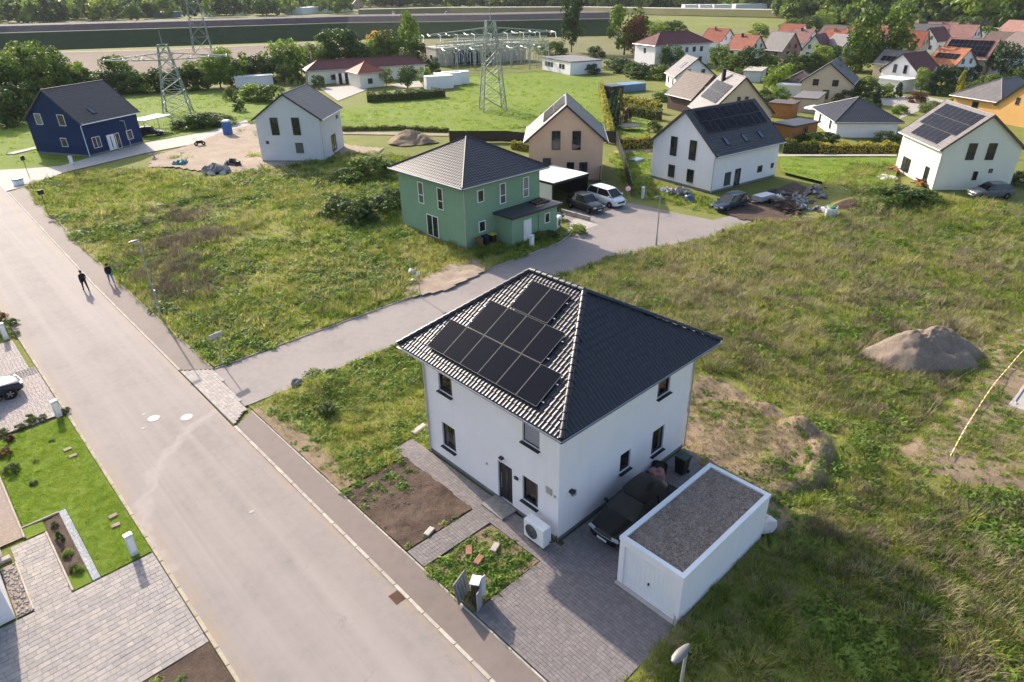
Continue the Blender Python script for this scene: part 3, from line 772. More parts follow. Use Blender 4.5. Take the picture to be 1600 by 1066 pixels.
def gable_house(name, label, c, rot, L, W, hw, hr, wall, roof, wins=(), ox=0.3, oy=0.4, wavy=False, plinth=0.0, cat='house', group=None, gutter=None, trim=None, chimney=None, panels=(), skylights=(), thick=0.14, pipes=(), z0=0.0):
    root = thing(name, label, cat, (c[0], c[1], z0), rot, group)
    mb = MB()
    pent = [(-W / 2, 0), (W / 2, 0), (W / 2, hw), (0, hw + hr), (-W / 2, hw)]
    a = [(-L / 2, y, z) for y, z in pent]; b = [(L / 2, y, z) for y, z in pent]
    mb.mesh(a + b, [(0, 1, 2, 3, 4), (9, 8, 7, 6, 5), (0, 5, 6, 1), (1, 6, 7, 2), (4, 9, 5, 0)][:2] + [(0, 5, 6, 1), (1, 6, 7, 2), (4, 9, 5, 0)])
    mb.build('wall', wall, root)
    if plinth:
        p = MB()
        e = 0.012
        for q in ((-L / 2 - e, L / 2 + e, -W / 2 - e, -W / 2), (-L / 2 - e, L / 2 + e, W / 2, W / 2 + e), (-L / 2 - e, -L / 2, -W / 2, W / 2), (L / 2, L / 2 + e, -W / 2, W / 2)):
            p.box(*q, 0, plinth)
        p.build('plinth', M['plinth'], root)
    sl = math.hypot(hr, W / 2); ca, sa = (W / 2) / sl, hr / sl
    frames = {}
    tr = trim or roof
    for s in (-1, 1):
        # slope axes: U along ridge, V up the slope, N outwards
        V = Vector((0, -s * ca, sa)); N = Vector((0, s * sa, ca))
        U = Vector((1, 0, 0)) if s < 0 else Vector((-1, 0, 0))
        T = sl + oy / ca
        O = Vector((0, s * (W / 2 + oy), hw - oy * hr / (W / 2))) + N * thick
        frames[s] = (O, U, V, N, T)
        half = L / 2 + ox
        slab = MB()
        lo = [O + U * (q * half) + V * t for q, t in ((-1, 0), (1, 0), (1, T), (-1, T))]
        slab.mesh([p - N * 0.02 for p in lo] + [p - N * thick for p in lo], [(0, 1, 2, 3), (7, 6, 5, 4), (0, 4, 5, 1), (1, 5, 6, 2), (2, 6, 7, 3), (3, 7, 4, 0)])
        sb = slab.build('roof_slope', tr, root)
        tl = MB()
        (pan_tiles if wavy else courses)(tl, O, U, V, N, T, -half + 0.02, half - 0.02)
        o = tl.build('tile_courses', roof, sb, fix=False); o['kind'] = 'stuff'
        # verge boards, gutter
        for q in (-1, 1):
            m_ = O + U * (q * (half + 0.012)) + V * (T / 2) - N * (thick / 2 - 0.02)
            MB().obox(m_, U * 0.02, V * (T / 2), N * (thick / 2 + 0.04)).build('verge_board', trim or M['anthracite'], sb)
        g_ = MB().tube(O - U * half + Vector((0, s * 0.06, -0.05)), O + U * half + Vector((0, s * 0.06, -0.05)), 0.07, n=8)
        g_.build('gutter', gutter or M['zinc'], root)
    ztop = hw + hr + thick / ca
    rc = MB().tube((-L / 2 - ox, 0, ztop - 0.03), (L / 2 + ox, 0, ztop - 0.03), 0.11, n=8)
    rc.build('ridge_cap', roof, root)
    for (px, py) in pipes:
        downpipe(root, px * (L / 2 + 0.06), py * (W / 2 + 0.06), hw - 0.1, gutter or M['zinc'], (0, py * oy * 0.9))
    for w_ in wins:
        face, u, z, w, h = w_[:5]; kw = w_[5] if len(w_) > 5 else {}
        kw = dict(kw); typ = kw.pop('type', 'window'); fm = kw.pop('frame', M['anthracite'])
        fr = face_frame(face, L, W)
        if typ == 'door': door(root, fr, u, w, h, fm, z=z, **kw)
        else: window(root, fr, u, z, w, h, fm, **kw)
    for (s, u, t, w, h) in panels:
        solar(root, *frames[s][:4], u, t, w, h, off=0.10)
    for (s, u, t, w, h) in skylights:
        O, U, V, N, T = frames[s]
        cc = O + U * (u + w / 2) + V * (t + h / 2) + N * 0.06
        k = MB()
        for q in (-1, 1):
            k.obox(cc + U * q * (w / 2 - 0.04), U * 0.04, V * (h / 2), N * 0.05); k.obox(cc + V * q * (h / 2 - 0.04), U * (w / 2 - 0.08), V * 0.04, N * 0.05)
        sk = k.build('skylight', M['anthracite'], root)
        MB().obox(cc + N * 0.01, U * (w / 2 - 0.08), V * (h / 2 - 0.08), N * 0.01).build('pane', M['skyglass'], sk)
    if chimney:
        x, y, h, m = chimney
        zb = hw + hr * (1 - abs(y) / (W / 2)) - 0.3
        k = MB().box(x - .25, x + .25, y - .25, y + .25, zb, zb + h); k.box(x - .3, x + .3, y - .3, y + .3, zb + h, zb + h + .08)
        k.build('chimney', m, root)
    return root

def hip_house(name, label, c, rot, L, W, hw, hr, wall, roof, wins=(), o=0.6, ridge=None, wavy=True, cat='house', gutter=None, group=None, pipes=(), plinth=0.0, z0=0.0, pitch=0.34):
    """hipped roof; ridge along local x"""
    root = thing(name, label, cat, (c[0], c[1], z0), rot, group)
    MB().box(-L / 2, L / 2, -W / 2, W / 2, 0, hw).build('wall', wall, root)
    rl = max(0.02, (L - W) if ridge is None else ridge) / 2
    X, Y = L / 2 + o, W / 2 + o
    ze = hw - 0.12; zt = hw + hr
    r = MB()
    vs = [(-X, -Y, ze), (X, -Y, ze), (X, Y, ze), (-X, Y, ze), (-rl, 0, zt), (rl, 0, zt), (-X, -Y, ze - .16), (X, -Y, ze - .16), (X, Y, ze - .16), (-X, Y, ze - .16)]
    r.mesh(vs, [(0, 1, 5, 4), (1, 2, 5), (2, 3, 4, 5), (3, 0, 4), (6, 7, 1, 0), (7, 8, 2, 1), (8, 9, 3, 2), (9, 6, 0, 3), (9, 8, 7, 6)])
    rf = r.build('roof', roof, root)
    def slope(p0, p1, top0, top1):
        p0, p1, top0, top1 = map(Vector, (p0, p1, top0, top1))
        U = (p1 - p0).normalized(); wd = (p1 - p0).length
        V = (top0 - p0); e0 = V.dot(U); V = V - U * e0; T = V.length; V.normalize(); N = U.cross(V)
        e1 = wd - (top1 - p0).dot(U)
        t = MB(); (pan_tiles if wavy else courses)(t, p0 + N * 0.02, U, V, N, T, 0, wd, e0, e1, pitch=pitch)
        k = t.build('tile_courses', roof, rf, fix=False); k['kind'] = 'stuff'
    q = [Vector(v) for v in vs]
    slope(q[0], q[1], q[4], q[5]); slope(q[1], q[2], q[5], q[5]); slope(q[2], q[3], q[5], q[4]); slope(q[3], q[0], q[4], q[4])
    for a, b in ((0, 4), (1, 5), (2, 5), (3, 4), (4, 5)):
        MB().tube(q[a] + UP * .06, q[b] + UP * .06, 0.10, n=7).build('hip_cap', roof, rf)
    gm = gutter or M['zinc']
    for a, b in ((0, 1), (1, 2), (2, 3), (3, 0)):
        d = (q[b] - q[a]).normalized(); n = Vector((d.y, -d.x, 0))
        MB().tube(q[a] + n * .07 - UP * .03, q[b] + n * .07 - UP * .03, 0.065, n=7).build('gutter', gm, root)
    for (px, py) in pipes:
        downpipe(root, px * (L / 2 + 0.06), py * (W / 2 + 0.06), hw - 0.15, gm, (px * o, py * o))
    if plinth:
        p = MB(); e = .012
        for t in ((-L / 2 - e, L / 2 + e, -W / 2 - e, -W / 2), (-L / 2 - e, L / 2 + e, W / 2, W / 2 + e), (-L / 2 - e, -L / 2, -W / 2, W / 2), (L / 2, L / 2 + e, -W / 2, W / 2)):
            p.box(*t, 0, plinth)
        p.build('plinth', M['plinth'], root)
    for w_ in wins:
        face, u, z, w, h = w_[:5]; kw = dict(w_[5]) if len(w_) > 5 else {}
        typ = kw.pop('type', 'window'); fm = kw.pop('frame', M['anthracite'])
        fr = face_frame(face, L, W)
        if typ == 'door': door(root, fr, u, w, h, fm, z=z, **kw)
        else: window(root, fr, u, z, w, h, fm, **kw)
    return root

def clearglass():
    t = NT('clear_window_glass'); t.n.remove(t.b)
    gl = t.n.new('ShaderNodeBsdfGlossy'); gl.inputs['Roughness'].default_value = 0.03
    tr = t.n.new('ShaderNodeBsdfTransparent'); tr.inputs['Color'].default_value = (.6, .63, .64, 1)
    fr = t.n.new('ShaderNodeFresnel'); fr.inputs['IOR'].default_value = 1.7
    mx = t.n.new('ShaderNodeMixShader'); t.l.new(fr.outputs[0], mx.inputs[0]); t.l.new(tr.outputs[0], mx.inputs[1]); t.l.new(gl.outputs[0], mx.inputs[2]); t.l.new(mx.outputs[0], t.out.inputs[0])
    return t.mat
M['clear'] = clearglass()
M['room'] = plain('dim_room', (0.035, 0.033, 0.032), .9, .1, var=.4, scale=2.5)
M['curtain'] = plain('curtain_cloth', (0.36, 0.35, 0.33), .9, .1, var=.15, scale=12)
# ---------------------------------------------------------------- the white house in front
HX0, HX1, HY0, HY1 = 16.3, 26.0, 14.75, 23.95
HC = ((HX0 + HX1) / 2, (HY0 + HY1) / 2)
WX, WY = HX1 - HX0, HY1 - HY0
house = thing('white_hip_roof_house', 'white two-storey house with dark tiled hip roof and black solar panels', 'house', (*HC, 0))
WALLTOP = 6.35
def open_wall(fr, half, H, holes, depth=0.16):
    """wall face with real openings and their reveals; u from -half to half"""
    O, U, N = fr; mb = MB()
    us = sorted(set([-half, half] + [q for h in holes for q in (h[0] - h[2] / 2, h[0] + h[2] / 2)]))
    zs = sorted(set([0, H] + [q for h in holes for q in (h[1], h[1] + h[3])]))
    P_ = lambda u, z, d=0: O + U * u + UP * z - N * d
    for i in range(len(us) - 1):
        for j in range(len(zs) - 1):
            cu, cz = (us[i] + us[i + 1]) / 2, (zs[j] + zs[j + 1]) / 2
            if any(abs(cu - h[0]) < h[2] / 2 and h[1] < cz < h[1] + h[3] for h in holes): continue
            mb.face([P_(us[i], zs[j]), P_(us[i + 1], zs[j]), P_(us[i + 1], zs[j + 1]), P_(us[i], zs[j + 1])])
    for (u, z, w, h) in holes:
        a, b = u - w / 2, u + w / 2
        for (p, q) in (((a, z), (b, z)), ((b, z), (b, z + h)), ((b, z + h), (a, z + h)), ((a, z + h), (a, z))):
            mb.face([P_(*p), P_(*p, depth), P_(*q, depth), P_(*q)])
        mb.face([P_(a, z, depth), P_(b, z, depth), P_(b, z + h, depth), P_(a, z + h, depth)])
    return mb
yc = HC[1]; xc = HC[0]
front = face_frame('f', WX, WY); right = face_frame('r', WX, WY)
F_ = lambda y: yc - y            # photo measurements along the wall to face units
fh = [(F_(22.3), 4.38, 1.04, 1.45), (F_(22.3), 1.02, 1.04, 1.48), (F_(16.42), 4.42, 1.04, 1.4), (F_(18.14), 0.14, 0.98, 2.28), (F_(16.48), 1.08, 0.98, 1.42)]
rh = [(23.6 - xc, 4.42, 1.0, 1.2), (23.55 - xc, 1.04, 1.0, 1.48), (20.93 - xc, 1.38, 0.78, 1.1)]
open_wall(front, WY / 2, WALLTOP, fh).build('wall', M['white_wall'], house)
open_wall(right, WX / 2, WALLTOP, rh).build('wall', M['white_wall'], house)
for f_, hf in (('b', WY / 2), ('l', WX / 2)):
    open_wall(face_frame(f_, WX, WY), hf, WALLTOP, []).build('wall', M['white_wall'], house)
pl = MB(); e = 0.01
for q in ((-WX / 2 - e, WX / 2 + e, -WY / 2 - e, -WY / 2), (-WX / 2 - e, -WX / 2, -WY / 2, WY / 2)): pl.box(*q, 0.0, 0.24)
pl.build('plinth', M['plinth'], house)
for k, (u, z, w, h) in enumerate(fh):
    if k == 3:
        door(house, front, u, w, h, M['anthracite'], z=z, proud=0.0, depth=0.13)
    else:
        window(house, front, u, z, w, h, M['anthracite'], proud=0.0, depth=0.12, sill=M['anthracite'], shutter=M['shutter'] if k == 2 else None, glass=M['clear'], room=[[(1, .22)], [(-1, .18), (1, .3)], [], [], [(1, .2)]][k])
for k, (u, z, w, h) in enumerate(rh):
    window(house, right, u, z, w, h, M['anthracite'], proud=0.0, depth=0.12, sill=M['anthracite'], glass=M['clear'], room=[[(-1, .3)], [(-1, .25), (1, .15)], []][k])
def small_box(name, fr, u, z, w, h, d, mat):
    O, U, N = fr
    return MB().obox(O + U * u + UP * z + N * (d / 2), U * (w / 2), N * (d / 2), UP * (h / 2)).build(name, mat, house)
lm = small_box('wall_lamp', front, F_(18.28), 2.75, 0.20, 0.10, 0.16, M['anthracite'])
MB().obox(front[0] + front[1] * F_(18.28) + UP * 2.66 + front[2] * 0.13, front[1] * 0.07, front[2] * 0.03, UP * 0.09).build('lamp_glass', M['porcelain'], lm)
small_box('intercom', front, F_(17.34), 2.1, 0.22, 0.14, 0.08, M['anthracite'])
small_box('vent_grille', front, F_(15.31), 2.6, 0.36, 0.36, 0.03, M['zinc'])
small_box('outside_tap', front, F_(14.95), 2.5, 0.10, 0.10, 0.06, M['zinc'])
small_box('vent_pipe', front, F_(19.4), 1.75, 0.09, 0.09, 0.05, M['zinc'])
small_box('security_camera', right, 17.05 - xc, 2.5, 0.2, 0.12, 0.22, M['anthracite'])
small_box('socket_box', right, 17.22 - xc, 2.3, 0.22, 0.26, 0.12, M['shutter'])

# roof body
EZ = 6.5; TOPZ = 9.7; OX, OY = 0.85, 0.85
ex0, ex1, ey0, ey1 = HX0 - OX - xc, HX1 + OX - xc, HY0 - OY - yc, HY1 + OY - yc
ra, rb = 17.86 - yc, 21.3 - yc
c4 = [Vector((ex0, ey0, EZ)), Vector((ex1, ey0, EZ)), Vector((ex1, ey1, EZ)), Vector((ex0, ey1, EZ))]
ta, tb = Vector((0, ra, TOPZ)), Vector((0, rb, TOPZ))
dn = Vector((0, 0, -0.06))
rmb = MB()
vs = [p + dn for p in c4] + [ta + dn, tb + dn] + [p + Vector((0, 0, -0.22)) for p in c4]
rmb.mesh(vs, [(0, 1, 4), (1, 2, 5, 4), (2, 3, 5), (3, 0, 4, 5), (6, 7, 1, 0), (7, 8, 2, 1), (8, 9, 3, 2), (9, 6, 0, 3)])
roof = rmb.build('roof', M['tile_dark'], house)
MB().box(ex0 + .03, ex1 - .03, ey0 + .03, ey1 - .03, EZ - .26, EZ - .22).build('soffit', M['white'], house)
# slopes: (lower left corner seen from outside, along eave, lower edge length, top narrowing left, right)
def slope_axes(p0, p1, t0, t1):
    U = (p1 - p0).normalized(); wd = (p1 - p0).length
    V = t0 - p0; e0 = V.dot(U); V = V - U * e0; T = V.length; V.normalize()
    return p0, U, V, U.cross(V), T, wd, e0, wd - (t1 - p0).dot(U)
SF = slope_axes(c4[3], c4[0], tb, ta)       # front slope (towards the road), U runs towards -Y
SR = slope_axes(c4[0], c4[1], ta, ta)       # right hip
SB = slope_axes(c4[1], c4[2], ta, tb)
SL = slope_axes(c4[2], c4[3], tb, tb)
TW, TH = 0.42, 0.345
def tile_mesh(w, h):
    n = 14; lift = 0.034; vs = []; fs = []
    pr = []
    for k in range(n + 1):
        x = k / n
        y_ = (x * 2) % 1.0 if x < 1 else 1.0          # two waves to a tile
        pr.append(0.034 * math.sin(math.pi * min(1, y_ / 0.68)) ** 1.05 if y_ < 0.68 else 0.002)
    for (t, l) in ((-0.02, lift), (h, 0.0)):
        for k in range(n + 1): vs.append((-w / 2 + w * k / n, t, l + pr[k]))
    for k in range(n + 1): vs.append((-w / 2 + w * k / n, -0.02, -0.01))
    for k in range(n + 1): vs.append((-w / 2 + w * k / n, -0.02, lift + pr[k]))
    m = n + 1
    for k in range(n): fs += [(k, k + 1, m + k + 1, m + k), (2 * m + k, 2 * m + k + 1, 3 * m + k + 1, 3 * m + k)]
    mb = MB().mesh(vs, fs); me = mb.data('roof_tile', M['tile_dark'])
    me.polygons.foreach_set('use_smooth', [i % 2 == 0 for i in range(len(fs))])
    return me, vs, fs
TILE, TVS, TFS = tile_mesh(TW, TH)
# panel layout on the front slope, measured in slope metres (s from the far corner, t up from the eave)
s_of = lambda y: (HY1 + OY) - y
PANELS = []
for row, (n, ystart, t) in enumerate(((6, 22.97, 0.62), (4, 21.79, 2.40), (2, 20.56, 4.22))):
    for k in range(n): PANELS.append((s_of(ystart) + k * 1.21, t, 1.195, 1.755))
tiles = []
for nm, S in (('F', SF), ('R', SR), ('B', SB), ('L', SL)):
    O, U, V, N, T, wd, e0, e1 = S
    nt = int(round(T / TH)); th = T / nt
    for j in range(nt):
        t = j * th; tm = t + th / 2
        a, b = e0 * tm / T, wd - e1 * tm / T
        k0, k1 = int(math.floor(a / TW)), int(math.ceil(b / TW))
        for k in range(k0, k1):
            s = (k + 0.5) * TW
            if s < a - 0.02 or s > b + 0.02: continue
            if nm == 'F' and any(p[0] + 0.25 < s < p[0] + p[2] - 0.25 and p[1] + 0.1 < t and t + th < p[1] + p[3] - 0.1 for p in PANELS): continue
            tiles.append((nm, O + U * s + V * t, U, V, N))
camp = Vector((0, 0, 22)) - Vector((*HC, 0))
vis = [t for t in tiles if t[0] in 'FR']; hid = [t for t in tiles if t[0] in 'BL']
vis.sort(key=lambda t: (t[1] - camp).length)
rest = MB()
def addtile(t):
    _, p, U, V, N = t
    rest.mesh([p + U * v[0] + V * v[1] + N * v[2] for v in TVS], TFS)
for k, t in enumerate(vis):
    if k < 300:
        m4 = Matrix((t[2], t[3], t[4])).transposed().to_4x4(); m4.translation = t[1]
        o = link('roof_tile', TILE, roof); o.matrix_local = m4
    else: addtile(t)
for t in hid: addtile(t)
me = rest.data('tile_field', M['tile_dark'])
me.polygons.foreach_set('use_smooth', [i % 2 == 0 for i in range(len(me.polygons))])
o = link('tile_field', me, roof); o['kind'] = 'stuff'
# hip and ridge tiles
def cap_mesh():
    n = 6; vs = []; fs = []
    for (x, r, dz) in ((0, 0.14, 0.02), (0.40, 0.12, 0.0), (0, 0.14, 0.02)):
        for k in range(n + 1):
            a = math.pi * k / n
            vs.append((x, r * math.cos(a), r * math.sin(a) * 0.8 + dz - 0.02))
    m = n + 1
    for k in range(n): fs.append((k, k + 1, m + k + 1, m + k))
    fs.append(tuple(range(2 * m + n, 2 * m - 1, -1)))
    me = MB().mesh(vs, fs).data('hip_tile', M['tile_dark'])
    me.polygons.foreach_set('use_smooth', [True] * n + [False])
    return me
CAP = cap_mesh()
for a, b in ((c4[0], ta), (c4[3], tb), (c4[1], ta), (c4[2], tb), (ta, tb)):
    d = b - a; n = int(d.length / 0.37); ang = math.atan2(d.y, d.x); el = math.asin(d.z / d.length)
    for k in range(n):
        p = a + d * (k / n) + UP * 0.06
        o = link('hip_tile', CAP, roof, p); o.rotation_euler = (0, -el, ang)
for p in PANELS: solar(house, SF[0], SF[1], SF[2], SF[3], p[0], p[1], p[2], p[3], off=0.15)
rails = MB()
for t in (0.95, 1.9, 2.75, 3.75, 4.6, 5.55):
    row = [p for p in PANELS if p[1] < t < p[1] + p[3]]
    s0, s1 = row[0][0] - 0.12, row[-1][0] + row[-1][2] + 0.14
    rails.obox(SF[0] + SF[1] * ((s0 + s1) / 2) + SF[2] * t + SF[3] * 0.10, SF[1] * ((s1 - s0) / 2), SF[2] * 0.02, SF[3] * 0.02)
rails.build('mounting_rail', M['zinc'], house)
# gutters and downpipes
for a, b in ((0, 1), (1, 2), (2, 3), (3, 0)):
    d = (c4[b] - c4[a]).normalized(); n = Vector((d.y, -d.x, 0))
    gm = MB(); A, B = c4[a] + n * .06, c4[b] + n * .06
    pts = []
    for p in (A, B):
        for k in range(7):
            t = math.pi * k / 6
            pts.append(p + n * (0.075 * math.cos(t)) - UP * (0.075 * math.sin(t) + 0.06))
    gm.mesh(pts, [(k, k + 1, 8 + k, 7 + k) for k in range(6)])
    g_ = gm.build('gutter', M['zinc'], house, fix=False)
for (px, py, ox_, oy_) in ((ex0 + OX - .07, ey1 - OY + .0, -OX + .1, OY * .6), (ex1 - OX + .07, ey0 + OY, OX - .1, -OY * .6)):
    MB().path([(px + ox_, py + oy_, EZ - .15), (px + ox_ * .1, py + oy_ * .1, EZ - .75), (px, py - 0.05, EZ - .95), (px, py - 0.05, 0.1)], 0.05, 8).build('downpipe', M['zinc'], house)
MB().bbox(15.35 - xc, 16.28 - xc, 17.35 - yc, 18.85 - yc, 0.1, 0.2, 0.02).build('doorstep', M['stone'], house)

# heat pump
hp = thing('heat_pump', 'white heat pump with round black fan beside the front corner of the house', 'heat pump', (15.62, 15.35, 0.1))
hp_ = MB().bbox(-.24, .24, -.6, .6, 0.14, 1.12, .03); hp_.build('casing', M['white'], hp)
fan = MB().lathe([(0.0, -.262), (0.34, -.262), (0.36, -.255), (0.36, -.235)], 24, 'x', (0, 0.14, .62)); fan.build('fan_grille', M['black'], hp)
fb = MB()
for k in range(5):
    r = 0.06 + k * 0.065
    fb.lathe([(r, -.272), (r + .012, -.272), (r + .012, -.262)], 20, 'x', (0, 0.14, .62))
fb.build('fan_ring', M['shutter'], hp)
for y in (-.45, .45): MB().box(-.22, .22, y - .05, y + .05, 0, .14).build('foot', M['stone'], hp)
MB().path([(.1, -.66, .3), (.4, -.72, .25), (.62, -.6, .3)], 0.03).build('pipe', M['black'], hp)

# ---------------------------------------------------------------- white garage with gravel roof
gx0, gx1, gy0, gy1, gh = 16.42, 22.9, 8.55, 11.5, 2.5
gar = thing('garage', 'white flat-roofed single garage with gravel roof beside the driveway', 'garage', ((gx0 + gx1) / 2, (gy0 + gy1) / 2, 0.0))
lx, ly = (gx1 - gx0) / 2, (gy1 - gy0) / 2
frg = face_frame('f', 2 * lx, 2 * ly)
open_wall(frg, ly, gh, [(0, 0.12, 2.5, 2.05)], 0.1).build('wall', M['white_wall'], gar)
w_ = MB()
w_.face([(-lx, -ly, 0), (lx, -ly, 0), (lx, -ly, gh), (-lx, -ly, gh)]); w_.face([(lx, -ly, 0), (lx, ly, 0), (lx, ly, gh), (lx, -ly, gh)]); w_.face([(lx, ly, 0), (-lx, ly, 0), (-lx, ly, gh), (lx, ly, gh)])
w_.build('wall', M['white_wall'], gar)
pr = MB(); t = 0.17
for q in ((-lx - .03, lx + .03, -ly - .03, -ly + t), (-lx - .03, lx + .03, ly - t, ly + .03), (-lx - .03, -lx + t, -ly + t, ly - t), (lx - t, lx + .03, -ly + t, ly - t)): pr.box(*q, gh - .12, gh + .06)
pr.build('parapet', M['white'], gar)
rg = MB(); nx_, ny_ = 60, 30
for i in range(nx_):
    for j in range(ny_):
        x0, x1 = -lx + t + (2 * lx - 2 * t) * i / nx_, -lx + t + (2 * lx - 2 * t) * (i + 1) / nx_
        y0, y1 = -ly + t + (2 * ly - 2 * t) * j / ny_, -ly + t + (2 * ly - 2 * t) * (j + 1) / ny_
        zf = lambda x, y: gh - .05 + 0.03 * float(vnoise(x * 7 + 50, y * 7 + 50))
        rg.face([(x0, y0, zf(x0, y0)), (x1, y0, zf(x1, y0)), (x1, y1, zf(x1, y1)), (x0, y1, zf(x0, y1))])
rgo = rg.build('gravel_roof', M['gravel'], gar)
peb = MB()
for k in range(9000):
    x, y = random.uniform(-lx + t, lx - t), random.uniform(-ly + t, ly - t); r = random.uniform(.012, .03)
    peb.cur = random.randrange(4); z = gh - .03 + 0.012
    a = random.random() * 6.28
    pts = [(x + r * math.cos(a + q * 2.09) * random.uniform(.7, 1.3), y + r * math.sin(a + q * 2.09) * random.uniform(.7, 1.3), z - .012) for q in range(3)]
    top = (x, y, z + r * .8)
    peb.mesh(pts + [top], [(0, 1, 3), (1, 2, 3), (2, 0, 3)])
PEB = [plain('pebble_%d' % k, c, 0.9, 0.2) for k, c in enumerate([(0.36, 0.27, 0.21), (0.24, 0.185, 0.15), (0.50, 0.42, 0.34), (0.31, 0.21, 0.16)])]
o = peb.build('pebbles', PEB, gar, fix=False); o['kind'] = 'stuff'
dm = MB()
for k in range(24):
    u0 = -1.23 + k * 2.46 / 24
    dm.obox(frg[0] + frg[1] * (u0 + 2.46 / 48) + UP * 1.15 + frg[2] * (-.075 + (.004 if k % 2 else 0)), frg[1] * (2.46 / 48 - .0005), frg[2] * .012, UP * 1.0)
gd = dm.build('garage_door', M['white'], gar)
fm = MB()
for s in (-1, 1): fm.obox(frg[0] + frg[1] * s * 1.24 + UP * 1.14 - frg[2] * .05, frg[1] * .02, frg[2] * .04, UP * 1.02)
fm.build('door_frame', M['white'], gd)
MB().obox(frg[0] + UP * 1.0 - frg[2] * .03, frg[1] * .03, frg[2] * .03, UP * .05).build('handle', M['black'], gd)
MB().box(-lx - .2, -lx, -ly, ly, .0, .13).build('threshold', M['concrete'], gar)

# ---------------------------------------------------------------- houses of the new estate
WF = dict(frame=M['white']); AF = dict(frame=M['anthracite'], sill=M['zinc'])
gable_house('navy_house', 'dark blue house with white window frames and dark pitched roof', (25.4, 123.8), R(28), 10.3, 10.5, 5.0, 4.2, M['blue_wall'], M['roof_dark'],
  [('f', -2.69, 4.33, 1.3, 1.6, dict(frame=M['white'], n_sash=1)), ('f', 1.85, 4.33, 1.3, 1.6, dict(frame=M['white'])), ('f', 1.0, 1.27, 1.2, 1.3, dict(frame=M['white'])),
   ('r', -3.32, 0.98, 1.4, 1.6, dict(frame=M['white'], n_sash=2)), ('r', -0.76, 0.1, 1.35, 2.3, dict(type='door', frame=M['white'])), ('r', 0.5, 0.1, 0.8, 2.3, dict(frame=M['white'])), ('r', 2.87, 1.0, 1.1, 1.4, dict(frame=M['white']))],
  ox=.3, oy=.5, trim=M['roof_dark'], gutter=M['white'], skylights=[(-1, -2.1, 1.5, 0.85, 1.2)], pipes=[(-1, -1)], plinth=0.25)
gable_house('grey_gable_house', 'light grey house with dark gable roof behind the overgrown plot', (46.4, 94.0), R(42.4), 9.4, 9.1, 5.9, 3.1, M['grey_wall'], M['roof_dark'],
  [('f', -1.88, 3.7, 1.1, 2.35, dict(split=0.85)), ('f', 1.17, 3.7, 1.1, 2.35, dict(split=0.85)), ('f', -3.32, 2.5, .4, .42), ('f', 1.17, 1.3, 1.08, 1.35, dict(sill=M['zinc'])),
   ('r', 0.1, 0.55, 2.0, 2.3, dict(n_sash=2)), ('r', 2.9, 4.6, 0.9, 0.5)], ox=.2, oy=.4, trim=M['roof_dark'], gutter=M['zinc'], pipes=[(-1, -1)], plinth=0.2)
gh = hip_house('green_house', 'green two-storey house with dark pyramid roof and low flat-roofed annex', (41.9, 50.8), 0, 9.7, 10.1, 6.2, 2.75, M['green_wall'], M['tile_dark'],
  [('f', -1.44, 3.2, .84, 2.1, dict(frame=M['white'], split=.85)), ('f', 1.57, 3.2, .84, 2.1, dict(frame=M['white'], split=.85)), ('f', 0.1, 0.2, 1.8, 2.15, dict(frame=M['white'], n_sash=2)),
   ('r', -2.89, 4.22, .78, 1.15, WF), ('r', -.13, 3.5, .76, 1.95, dict(frame=M['white'], split=.8, shutter=None)), ('r', 2.93, 3.5, .76, 1.95, dict(frame=M['white'], split=.8)), ('r', -2.84, 1.38, .82, 1.05, WF)],
  o=0.65, wavy=True, pipes=[(-1, -1)], gutter=M['zinc'], plinth=0.18, ridge=0.2)
ax0, ax1, ay0, ay1 = 40.75 - 41.9, 46.85 - 41.9, 43.45 - 50.8, 45.74 - 50.8
an = MB().box(ax0, ax1, ay0, ay1, 0, 2.75).build('annex', M['green_wall'], gh)
MB().box(ax0 - .35, ax1 + .35, ay0 - .45, ay1 - 0.02, 2.76, 2.98).build('annex_roof', M['roof_dark'], an)
fra = (Vector(((ax0 + ax1) / 2, ay0, 0)), Vector((1, 0, 0)), Vector((0, -1, 0)))
door(gh, fra, -1.05, 1.0, 2.1, M['white'], z=.12, strip=False)
window(gh, fra, 1.65, 1.25, .7, 1.0, M['white'])
MB().tube((ax0 + 3.5, ay0 - .06, 2.7), (ax0 + 3.5, ay0 - .06, .05), .05).build('downpipe', M['green_wall'], gh)
MB().bbox(ax0 + 1.3, ax0 + 2.8, ay0 - 1.0, ay0 - .02, 0, .14).build('doorstep', M['brick_red'], gh)
pd = thing('roof_pallet', 'brown timber lying on the flat annex roof of the green house', 'timber', (45.7, 44.7, 2.99), R(8))
for k in range(5): MB().box(-.9, .9, -.6 + k * .27, -.42 + k * .27, 0, .1 + .02 * k).build('board', M['wood'] if k % 2 else M['dark_wood'], pd)
for k, (x, y) in enumerate(((-.8, -.9), (-1.1, -.75))): MB().box(x - .4, x + .4, y, y + .12, 0, .08).build('board', M['pale_wood'], pd)

